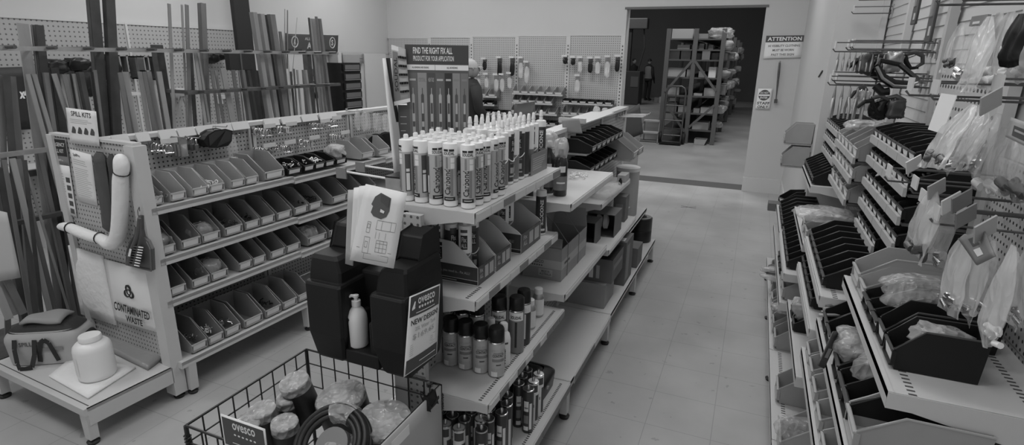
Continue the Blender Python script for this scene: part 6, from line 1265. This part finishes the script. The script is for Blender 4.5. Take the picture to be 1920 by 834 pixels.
for i, (z, nm) in enumerate([(1.31, 'upper grey wall row'), (1.205, 'middle grey wall row'), (1.08, 'lower grey wall row')]):
    y0 = [3.3, 3.3, 3.34][i]; rrail(.5, z, y0, 4.1, nm); rrow(gl, .15, .506, z, y0, 4.1, [5, 5, 4][i], 'grey', nm)
for i, (z, nm) in enumerate([(1.335, 'upper far black row'), (1.245, 'middle far black row'), (1.15, 'lower far black row')]):
    rrail(.52, z, 4.2, 4.96, nm); rrow(kw, .102, .526, z, 4.2, 4.96, 7, 'black', nm)
rrow(kt, .105, .42, 1.002, 4.2, 4.98, 8, 'black', 'far black shelf row')
rrow(kt, .105, .352, .897, 2.5, 3.24, 7, 'black', 'long black shelf row'); rrow(kt, .105, .338, .747, 2.62, 3.24, 6, 'black', 'second black shelf row')
for i, (y, P_) in enumerate([(3.38, gl), (3.55, gl)]): P_.put((.345, y, .852), RZ_R, f'{["nearer", "farther"][i]} wide grey tray at the far end of the long black shelf row')
rrow(kt, .105, .282, .667, 3.36, 4.12, 7, 'black', 'deep far black row'); rrow(kt, .105, .278, .492, 3.72, 4.12, 3, 'black', 'low far black row'); rrow(gl, .15, .278, .492, 3.32, 3.64, 2, 'clear grey', 'low clear row')
rrow(kt, .105, .282, .662, 4.2, 4.9, 6, 'black', 'far low black row')
# near top shelf (bay nearest the camera)
gl.put((.425, 2.31, 1.002), RZ_R, 'large grey bin at the far end of the near right-hand top shelf'); g2_ = gl.put((.428, 2.18, 1.002), RZ_R, 'grey bin just in front of the large grey bin on the near top shelf', None, (.8, 1, .85))
for i, y in enumerate([2.07, 1.985, 1.90]): kt.put((.425, y, 1.002), RZ_R, f'black bin on the near right-hand top shelf, {["nearest the grey bins", "between two black bins", "behind the bagged goods"][i]}', None, (.8, 1.2, 1))
kl.put((.425, 1.81, 1.002), RZ_R, 'black bin second nearest the camera on the right-hand top shelf', None, (.72, .8, 1)); kl.put((.425, 1.70, 1.002), RZ_R, 'black bin nearest the camera on the right-hand top shelf', None, (.8, .74, .95))
# lower near shelves
for i, (y, s) in enumerate([(2.29, (.9, 1, .9)), (2.17, (.9, 1, .9)), (1.93, (.8, 1.1, 1)), (1.81, (.8, 1.15, .9)), (1.70, (.85, 1.2, 1.0))]): kl.put((.352, y, .807), RZ_R, f'black bin on the second near right-hand shelf, {ORD[4-i]} from the camera', 'black bins on the second near right-hand shelf', s)
gl.put((.35, 1.585, .807), RZ_R, 'grey bin at the bottom edge of the photo on the second right-hand shelf')
for i, y in enumerate([2.3, 2.17, 2.02, 1.85, 1.68]): gl.put((.315, y, .667), RZ_R, f'grey bin on the third near right-hand shelf, {ORD[4-i]} from the camera', 'grey bins on the third near right-hand shelf', (.8, .8, .7))
for i, (y, s) in enumerate([(2.78, 1), (2.36, 1.05), (3.36, 1), (3.56, .95), (3.76, .95), (3.95, .95)]): gl.put((.275 if i < 3 else .27, y, .197), RZ_R, f'grey bin on the right-hand base shelf, {["second", "nearest", "third", "fourth", "fifth", "sixth"][i]} from the camera', 'grey bins on the right-hand base shelf', (s, .95, 1.15))
for i, y in enumerate([4.25, 4.42, 4.6]): gl.put((.275, y, .197), RZ_R, f'grey bin far along the right-hand base shelf, {ORD[i]} beyond the wrapped tools', 'far grey bins on the right-hand base shelf', (.95, .9, 1.2))
for i, (y, z) in enumerate([(3.05, .522), (2.9, .522)]): kl.put((.31, y, z), RZ_R, f'{["farther", "nearer"][i]} black bin low beside the grey bins of the right-hand shelving', None, (.8, .8, .7))
# clear packs and bags lying in the bins
def rag(c, s, m, lb, cat='bag', seed=0, amp=.3): return crumple('plastic_bag', c, s[0], s[1], s[2], m, lb, cat, seed=seed, amp=amp)
for i, (c, s, lb) in enumerate([((.56, 1.93, 1.135), (.13, .055, .05), 'clear bagged parts with white strip lying over the black bins of the near top shelf'), ((.53, 1.70, 1.10), (.06, .035, .03), 'clear packs filling the black bin nearest the camera'), ((.47, 1.80, .92), (.09, .05, .05), 'crumpled clear bag in a black bin on the second near shelf'), ((.45, 2.02, .88), (.1, .09, .05), 'clear pack of fittings with black header lying on the second near shelf'),
                              ((.42, 3.46, .985), (.13, .12, .03), 'clear blister trays lying on the grey trays'), ((.36, 2.97, .60), (.06, .06, .05), 'crumpled clear bag in a low black bin'), ((.345, 2.36, .30), (.09, .05, .05), 'clear bag in the nearest grey base bin'), ((.34, 3.5, .38), (.08, .06, .03), 'clear pack lying over the grey base bins'), ((.4, 3.5, .60), (.08, .1, .04), 'clear blister packs in the low clear bins'), ((.6, 3.9, 1.44), (.09, .07, .03), 'clear bags spilling from the upper grey wall row')]): rag(Vector(c), s, BAG2 if i % 2 else BAG, lb, seed=60+i)
o, L = sheet('header_card', [at(1577, 620, z=.9), at(1562, 621, z=.93), at(1533, 685, z=.86), at(1545, 691, z=.84)], INK_D, 'black header card with pale print hanging over the second near shelf', 'card', thick=.003); b = MB(); b.rect(L(1), .2, .25, .7, .5); b.build('print', PAPER_G, o)
for nm, c, m in [('white_strip_tools', (.36, 2.45, .83), W_LITE)]:
    for k in range(4): o = MB().tube([(.33+.01*k, 2.33+.02*k, .845+.006*k), (.46, 2.36+.035*k, .86+.004*k), (.52, 2.38+.03*k, .85)], [.007, .006, .004], 6).build('steel_pliers', STEEL if k % 2 else PAPER_G, smooth=60); tag(o, f'tool handle lying across a black bin at right, {ORD[k]} from below', 'tool')
for k in range(5): junk('loose_fittings', (.62+.02*(k % 2), 2.55+.14*k, 1.335-.105*(k % 3)+.05), .05, .035, .03, CHROME if k % 2 else W_LITE, f'{["first", "second", "third", "fourth", "fifth"][k]} heap of bright bagged fittings in the black wall rows', 'fittings', 16, .012)
for k in range(6):
    c = Vector((.30+.03*(k % 2), 4.08+.035*k, .34+.02*(k % 3))); o = crumple('tool_pack', c, .11, .025, .02, STEEL_D if k % 2 else BAG2, f'wrapped tool lying crosswise above the base bins, {ORD[k]} from the near side', 'tool', seed=300+k, amp=.2, rz=.15*k-.3)
# hooks and hanging bags
def prong(y, z, x0, x1, lb, tagm=TAG, double=True):
    t = thing('display_hook', lb, 'hook', (x1, y, z)); d = x0-x1
    MB().tube([(0, 0, 0), (d, 0, 0), (d-.012, 0, .014)], .0035, 6).build('prong', STEEL_D, t)
    if double: MB().tube([(0, 0, .045), (d*1.0, 0, .045)], .003, 5).build('label_arm', STEEL_D, t); MB().box(d-.004, d, -.035, .035, .015, .055).build('price_plate', tagm, t)
    MB().box(-.006, .0, -.012, .012, -.03, .06).build('back_plate', STEEL, t); return t
for i, (y, z, x0) in enumerate([(3.52, 1.85, .35), (3.62, 1.86, .42), (3.72, 1.865, .45), (3.82, 1.87, .47), (3.5, 1.68, .35), (3.6, 1.70, .37), (3.7, 1.68, .4), (4.9, 2.13, .56), (4.2, 2.16, .5), (3.3, 2.12, .5)]):
    prong(y, z, x0, .80, f'steel display hook on the upper right wall, {ORD[i]} of those carrying pliers and clamps')
for i, (y, z, x0) in enumerate([(2.2, 1.97, .48), (2.05, 1.97, .5), (1.9, 1.97, .52), (2.2, 1.70, .45), (2.0, 1.70, .47), (1.8, 1.72, .55), (2.25, 1.41, .45), (2.12, 1.40, .5), (2.0, 1.38, .5), (1.85, 1.37, .5), (1.72, 1.40, .52)]):
    prong(y, z, x0, .785, f'steel display hook near the camera on the right wall, {ORD[i]} of those carrying clear bags')
def pouch(name, top, w, h, th, rz, m, lb, content=None, seed=0, card=None, gather=.25, group=None, tip=False):
    rr = random.Random(seed); t = thing(name, lb, 'bag', top, rz, group); p1, p2, p3 = rr.uniform(0, 6), rr.uniform(0, 6), rr.uniform(3, 7)
    def fn(sg):
        def f(u, v):
            g = gather+(1-gather)*min(1, v/.35)**.8 if not tip else (.2+.8*math.sin(min(1, v*1.15)*PI*.62)) * (1 if v < .85 else 1-(v-.85)/.15*.75)
            x = (u-.5)*w*g; e = math.sin(u*PI)**.6*math.sin(min(1, v*1.1+.05)*PI)**.5 if 0 < u < 1 else 0
            y = sg*th*e*(.25+.75*v)+(.3+v)*(.008*abs(math.sin(7*u+1.5*v+p1))-.004+.007*NZ.noise(Vector((u*5, v*3, p2)))+.004*abs(NZ.noise(Vector((u*11, v*5, p1)))))
            return (x+.008*math.sin(5*v+p2), y, -h*v+.01*math.sin(3*u+p1)*v)
        return f
    b = MB(); b.grid(14, 16, fn(1)); b.grid(14, 16, fn(-1)); b.build('bag_film', m, t, smooth=180)
    if content is not None:
        c = MB(); n = 7
        for k in range(n):
            x, z = rr.uniform(-.32, .32)*w, -h*rr.uniform(.8, .93); r = w*.09
            if rr.random() < .6: c.tube([(x-r, 0, z), (x+r, .003, z+rr.uniform(-r, r))], r*.75, 8)
            else: c.tube([(x+r*math.cos(q), th*.2, z+r*math.sin(q)) for q in [2*PI*j/8 for j in range(8)]], r*.3, 5, closed=True)
        c.build('contents', content, t, smooth=50, kind='stuff')
    if card: MB().box(-w*.36, w*.36, -.004, .004, -card*h, .01).build('header_card', PAPER_M, t); MB().box(-w*.2, w*.1, -.0055, -.004, -card*h*.75, -card*h*.35).build('card_print', PAPER, t)
    return t
def pb(tp, bt, x, w, m, lb, **k):
    T = at(*tp, x=x); B_ = at(*bt, y=T.y); h = (T-B_).length; rz = k.pop('rz', -PI/2+.1)
    t = pouch('hanging_bag', T, w, h, k.pop('th', .013), rz, m, lb, seed=int(tp[0]), **k); t.rotation_euler = (max(-.8, min(.3, math.asin((B_.x-T.x)/h))), 0, rz); return t
up = 'clear bags in the upper right rack'
pb((1805, 42), (1775, 132), .60, .13, BAG, 'narrow clear bag with dark fittings, leftmost in the upper right row', content=STEEL_D)
pb((1838, 36), (1800, 150), .56, .14, BAG, 'clear bag second from the left in the upper right row', content=CHROME, card=.1)
o = pb((1858, 30), (1805, 168), .52, .13, BAG2, 'tall cloudy bag with white label at its foot in the upper right row'); MB().box(-.05, .05, -.028, -.026, -.30, -.20).build('white_label', PAPER, o)
pb((1872, 24), (1835, 165), .60, .16, BAG2, 'long pleated cloudy bag fourth from the left in the upper right row', content=W_LITE); pb((1895, 22), (1862, 160), .60, .17, BAG2, 'long pleated cloudy bag fifth from the left in the upper right row', content=W_LITE)
pb((1935, 30), (1905, 155), .62, .22, BAG2, 'broad cloudy bag cut by the right edge of the photo in the upper row', content=W_LITE, th=.05)
pb((1913, 26), (1888, 120), .56, .1, BLACK_P, 'black pouch between the cloudy bags of the upper right row')
for i, (tp, bt, x) in enumerate([((1822, 196), (1740, 312), .47), ((1838, 200), (1762, 318), .52), ((1850, 205), (1790, 318), .57), ((1870, 212), (1818, 320), .62)]): pb(tp, bt, x, .13, BAG if i % 2 else BAG2, f'clear bag of fittings in the middle right row, {ORD[i]} from the left', content=CHROME if i % 2 else STEEL_D)
pb((1885, 240), (1850, 360), .63, .2, BAG, 'wide clear bag of dark and white fittings at the middle right', content=W_LITE, th=.04); pb((1915, 245), (1893, 370), .62, .2, BAG, 'clear bag of fittings at the far right behind the dark header card', content=STEEL_D, th=.04)
o, L = sheet('header_card', [at(1897, 220, x=.56), at(1930, 232, x=.56), at(1925, 275, x=.56), at(1886, 256, x=.56)], PAPER_G, 'pale card with a dark printed panel at the right edge of the photo', 'card', thick=.003); b = MB(); b.rect(L(1), .3, .2, 1, .7); b.build('dark_panel', INK_D, o); b = MB(); b.text('GOODS', L(2), .4, .4, .9, .6); b.build('lettering', PAPER_G, o)
pb((1752, 356), (1712, 478), .50, .17, BAG2, 'large cloudy bag with fittings at its foot, leftmost of the lower right hooks', content=STEEL_D, th=.03); pb((1778, 372), (1745, 492), .56, .18, BAG, 'large clear bag with a white dot label beside the leftmost lower bag', content=CHROME, th=.03)
pb((1812, 440), (1772, 578), .52, .13, BAG2, 'clear bag with metal fitting at its foot under the grey header card', content=CHROME); pb((1838, 445), (1800, 590), .54, .14, BAG2, 'second clear bag with metal fitting under the grey header card', content=CHROME); pb((1862, 450), (1832, 590), .57, .15, BAG2, 'third clear bag with metal fitting under the grey header card', content=CHROME)
pb((1896, 458), (1852, 648), .50, .10, BAG2, 'long narrow pointed clear bag hanging lowest at the right', tip=True, content=W_LITE)
pb((1905, 470), (1880, 600), .6, .12, BAG2, 'cloudy bag with metal fitting behind the long pointed bag', content=CHROME); pb((1930, 475), (1910, 615), .6, .13, BAG2, 'cloudy bag cut by the right edge beside the long pointed bag', content=CHROME)
o, L = sheet('header_card', [at(1797, 447, x=.5), at(1845, 430, x=.5), at(1866, 480, x=.5), at(1832, 497, x=.5)], PAPER_M, 'grey header card with pale square over the bags at the lower right', 'card', thick=.003); b = MB(); b.rect(L(1), .3, .2, .6, .45); b.build('pale_square', PAPER, o); MB().rect(L(1), .35, .55, .65, .85).build('dark_square', INK_D, o)
for i, (px, py, w_) in enumerate([(1756, 354, PAPER_G), (1783, 381, PAPER), (1803, 377, PAPER_M), (1811, 405, PAPER_M), (1847, 430, PAPER_G), (1858, 190, PAPER_G), (1713, 308, PAPER)]):
    c = at(px, py, x=.5); o = MB().box(-.002, .002, -.028, .028, -.024, .024).build('price_card', w_); o.location = c; o.rotation_euler = (.5, .2, -.9); tag(o, f'small price card clipped to the hooks at the right, {ORD[i]} counted from the upper left', 'card')
for i, (q0, q1, X_) in enumerate([((1722, 0), (1738, 40), .7), ((1756, 0), (1750, 78), .72)]):
    a, c = at(*q0, x=X_), at(*q1, x=X_); t = thing('hanging_pack', f'{["small left", "long right"][i]} black carded pack hanging high on the slatted wall', 'pack', (X_, a.y, a.z+.1)); h = a.z+.1-c.z
    MB().box(-.006, .006, -.05, .05, -h, 0).build('pack_card', INK_D, t, bevel=.003); MB().box(-.012, -.006, -.03, .03, -h*.6, -h*.3).build('blister', BAG, t); MB().box(-.008, -.006, -.035, .0, -h*.9, -h*.75).build('print', PAPER_G, t); MB().tube([(.08, 0, -.01), (-.02, 0, -.005)], .003, 5).build('hook', STEEL, t)
# pliers, clamps and ratchet hanging from the upper hooks
def pliers():
    t = thing('pliers', 'small pliers', 'pliers')
    for s in (-1, 1): MB().tube([(s*.002, 0, 0), (s*.004, 0, -.03), (-s*.004, 0, -.045), (-s*.022, 0, -.08), (-s*.02, 0, -.12)], [.003, .006, .007, .006, .005], 6).build('handle', STEEL, t, smooth=60)
    MB().lathe([(0, -.006), (.008, -.005), (.008, .005), (0, .006)], 0, 0, -.04, 8).build('pivot', CHROME, t); MB().tube([(0, 0, .012), (.006, 0, .004), (0, 0, -.004)], .0015, 4).build('hang_loop', STEEL_D, t); return Proto(t)
PLI = pliers()
for k in range(9): PLI.put((.37+.026*k, 3.52, 1.838), PI/2+.25*(k % 3-1), f'small pliers hanging in the upper row on the right wall, {ORD[k]} from the hook tip', 'pliers on the upper hook at the right', .72)
for k in range(5): PLI.put((.38+.035*k, 3.5, 1.668), PI/2+.3*(k % 3-1), f'pliers hanging in the lower row on the right wall, {ORD[k]} from the hook tip', 'pliers on the lower hook at the right', (1.1, 1.1, 1.35))
def clamp_(loc, rz, s, lb):
    t = thing('clamp', lb, 'clamp', loc, rz); t.scale = (s*.62,)*3
    MB().tube([(0, 0, 0), (.07, 0, .02), (.13, 0, -.01), (.14, 0, -.07), (.1, 0, -.1)], [.016, .02, .018, .016, .012], 8).build('upper_jaw', STEEL_D, t, smooth=60); MB().tube([(0, 0, 0), (.02, 0, -.06), (.06, 0, -.11), (.1, 0, -.105)], [.016, .02, .017, .012], 8).build('lower_jaw', BLACK_P, t, smooth=60)
    MB().tube([(.02, 0, -.02), (-.05, 0, -.03), (-.1, 0, -.08)], [.016, .018, .014], 8).build('grip', BLACK_P, t); MB().tube([(.03, 0, -.03), (.09, 0, .0)], .006, 6).build('screw', CHROME, t); MB().box(.09, .115, -.012, .012, -.115, -.098).build('pad', RUBBER, t); return t
clamp_((.5, 3.56, 1.83), .2, 1.2, 'dark clamp with open jaws hanging left of the black ratchet strap'); clamp_((.6, 3.62, 1.83), .5, 1.1, 'second dark clamp tangled behind the first on the upper right hook'); clamp_((.55, 3.48, 1.62), .3, 1.0, 'clamp hanging low under the second right hook'); clamp_((.62, 3.52, 1.62), -.2, 1.0, 'black clamp low beside the slotted wall panel'); clamp_((.68, 3.6, 1.84), .1, 1.0, 'clamp hanging closest to the slatted wall'); clamp_((.5, 3.6, 1.66), .9, .9, 'bright jawed clamp among the lower pliers')
t = thing('ratchet_strap', 'black ratchet handle with pale edge hanging over the slotted wall panel', 'strap', (.56, 3.3, 1.72))
MB().tube([(-.04, 0, .06), (-.01, 0, .01), (.04, 0, -.02), (.1, 0, -.022), (.14, 0, .0)], [.014, .02, .022, .02, .012], 10).build('handle', BLACK_P, t, smooth=60); MB().tube([(-.045, -.018, .06), (-.012, -.022, .006), (.04, -.024, -.028), (.1, -.022, -.03), (.14, -.014, -.006)], .007, 6).build('pale_edge', STEEL, t, smooth=60); MB().tube([(-.04, 0, .06), (-.03, .04, .09), (.06, .05, .07), (.14, 0, .0)], .012, 6).build('webbing', BLACK_P, t)
MB().tube([(-.03, .01, -.03), (.0, 0, -.06), (.03, .0, -.055)], .02, 8).build('knob', BLACK_P, t, smooth=60)
for i, (x, y, z, m) in enumerate([(.5, 3.54, 1.79, STEEL_D), (.57, 3.6, 1.77, BLACK_P), (.62, 3.5, 1.8, STEEL), (.6, 3.52, 1.56, BLACK_P), (.67, 3.5, 1.57, STEEL_D), (.52, 3.56, 1.6, BAG2)]):
    crumple('bagged_tool', (x, y, z), .035, .03, .05, m, f'bagged tool tangled among the clamps on the right wall, {ORD[i]} of the cluster', 'tool', seed=400+i, amp=.5)
# goods at the far end by the pier
for i, (px, py, y, z, m) in enumerate([(1505, 275, 5.3, 1.14, 'g'), (1492, 320, 5.3, .95, 'g')]):
    x = .47-.21
    r = thing('wall_bracket', f'steel bracket under the {["upper", "lower"][i]} grey bin by the pier', 'bracket', (.47, 5.3, z)); MB().box(-.21, 0, -.08, .08, -.012, -.001).build('plate', STEEL, r); MB().box(-.008, 0, -.1, .1, -.06, 0).build('flange', STEEL, r)
    gl.put((x, 5.3, z+.001), RZ_R, f'{["upper", "lower"][i]} grey bin fixed to the wall by the doorway pier', None, (1.0, .74, 1.2))
kt.put((.2, 5.2, 1.0), RZ_R, 'black bin at the end of the shelves by the pier') if False else None
kt.put((.3, 5.06, .665), RZ_R+.5, 'black bin set askew at the far end of the right-hand shelving', None, .9); b = MB().box(.2, .36, 5.0, 5.12, .6, .664); tag(b.build('end_carton', CARD_D, bevel=.003), 'dark carton under the askew black bin at the far end of the shelving', 'carton')
# ---------------------------------------------------------------- signs on the pier
def bs(p): return [at(*q, y=8.565) for q in p]
o, L = sheet('attention_sign', bs([(1437, 67), (1508, 66), (1502, 108), (1431, 110)]), W_LITE, 'white ATTENTION sign about high visibility clothing on the pier beside the doorway', 'sign', thick=.006)
MB().rect(L(1), 0, .71, 1, 1).build('dark_band', INK_D, o); b = MB(); b.text('ATTENTION', L(2), .05, .77, .95, .94, bold=.03); b.build('white_lettering', W_LITE, o)
b = MB(); b.text('HI VISIBILITY CLOTHING', L(1), .09, .5, .93, .6, bold=.02); b.text('MUST BE WORN', L(1), .22, .31, .78, .41, bold=.02); b.text('PAST THIS SIGN', L(1), .2, .11, .8, .21, bold=.02); b.build('lettering', INK_D, o)
o, L = sheet('staff_sign', bs([(1422, 166), (1449, 166), (1443, 205), (1416, 204)]), W_LITE, 'small white DO NOT ENTER STAFF ONLY sign at the edge of the doorway', 'sign', thick=.006)
b = MB(); b.add([L(1)(.48+.4*math.cos(2*PI*j/20), .68+.26*math.sin(2*PI*j/20)) for j in range(20)], [tuple(range(20))]); b.build('round_panel', INK_D, o)
MB().rect(L(2), .1, .64, .86, .72).build('bar', W_LITE, o); b = MB(); b.text('DO NOT', L(2), .2, .75, .76, .85, bold=.02); b.text('ENTER', L(2), .22, .51, .74, .61, bold=.02); b.build('white_lettering', W_LITE, o)
b = MB(); b.text('STAFF', L(1), .06, .22, .94, .36, bold=.03); b.text('ONLY', L(1), .12, .04, .88, .18, bold=.03); b.build('lettering', INK_D, o)
t = thing('cord_tassel', 'dark hanging cord with a block at its end below the ATTENTION sign', 'cord', at(1462, 117, y=8.54)); lo = t.location.copy()
e = at(1455, 186, y=8.54)-lo; MB().tube([(0, 0, 0), e*.3, e*.6, e], [.012, .016, .012, .006], 6).build('cord', STEEL_D, t); MB().box(e.x-.02, e.x+.02, -.02, .02, e.z-.05, e.z).build('block', INK_D, t); MB().lathe([(0, -.01), (.01, -.01), (.01, .01), (0, .01)], 0, 0, .01, 8).build('fixing', STEEL, t)
a, c = at(1542, 133, x=.465), at(1535, 144, x=.465); o = MB().tube([a, c], .006, 6).build('marker_pen', INK); tag(o, 'short black mark fixed to the white wall edge right of the signs', 'marker')
# plain wording for the descriptions
for o in SC.objects:
    for key in ('label', 'group'):
        if key in o:
            s = o[key]
            for a, c in (('Carbond sealant cartridge on the top shelf', 'vertical-lettered sealant cartridge on the top shelf'), ('the Carbond cartridges', 'the front block of sealant'), ('Carbond cartridges', 'front block of sealant cartridges'),
                         ('headed FIND THE RIGHT FIX ALL behind', 'with a dark header behind'), ('Fix ALL open display carton', 'open display carton with dark shield'), ('Fix ALL cartridge', 'shield-marked cartridge'), ('front Fix ALL tubes', 'front shield-marked tubes'),
                         ('tall SOUDAL can', 'tall black-capped can'), ('CONTACT spray can', 'silver spray can'), ('CONTACT cans', 'silver spray cans'), ('CONTACT spray cans', 'silver spray cans'), ('OVESCO carton', 'white-taped carton'), ('white ovesco poster', 'white poster'), ('ovesco notice', 'notice')):
                s = s.replace(a, c)
            o[key] = s
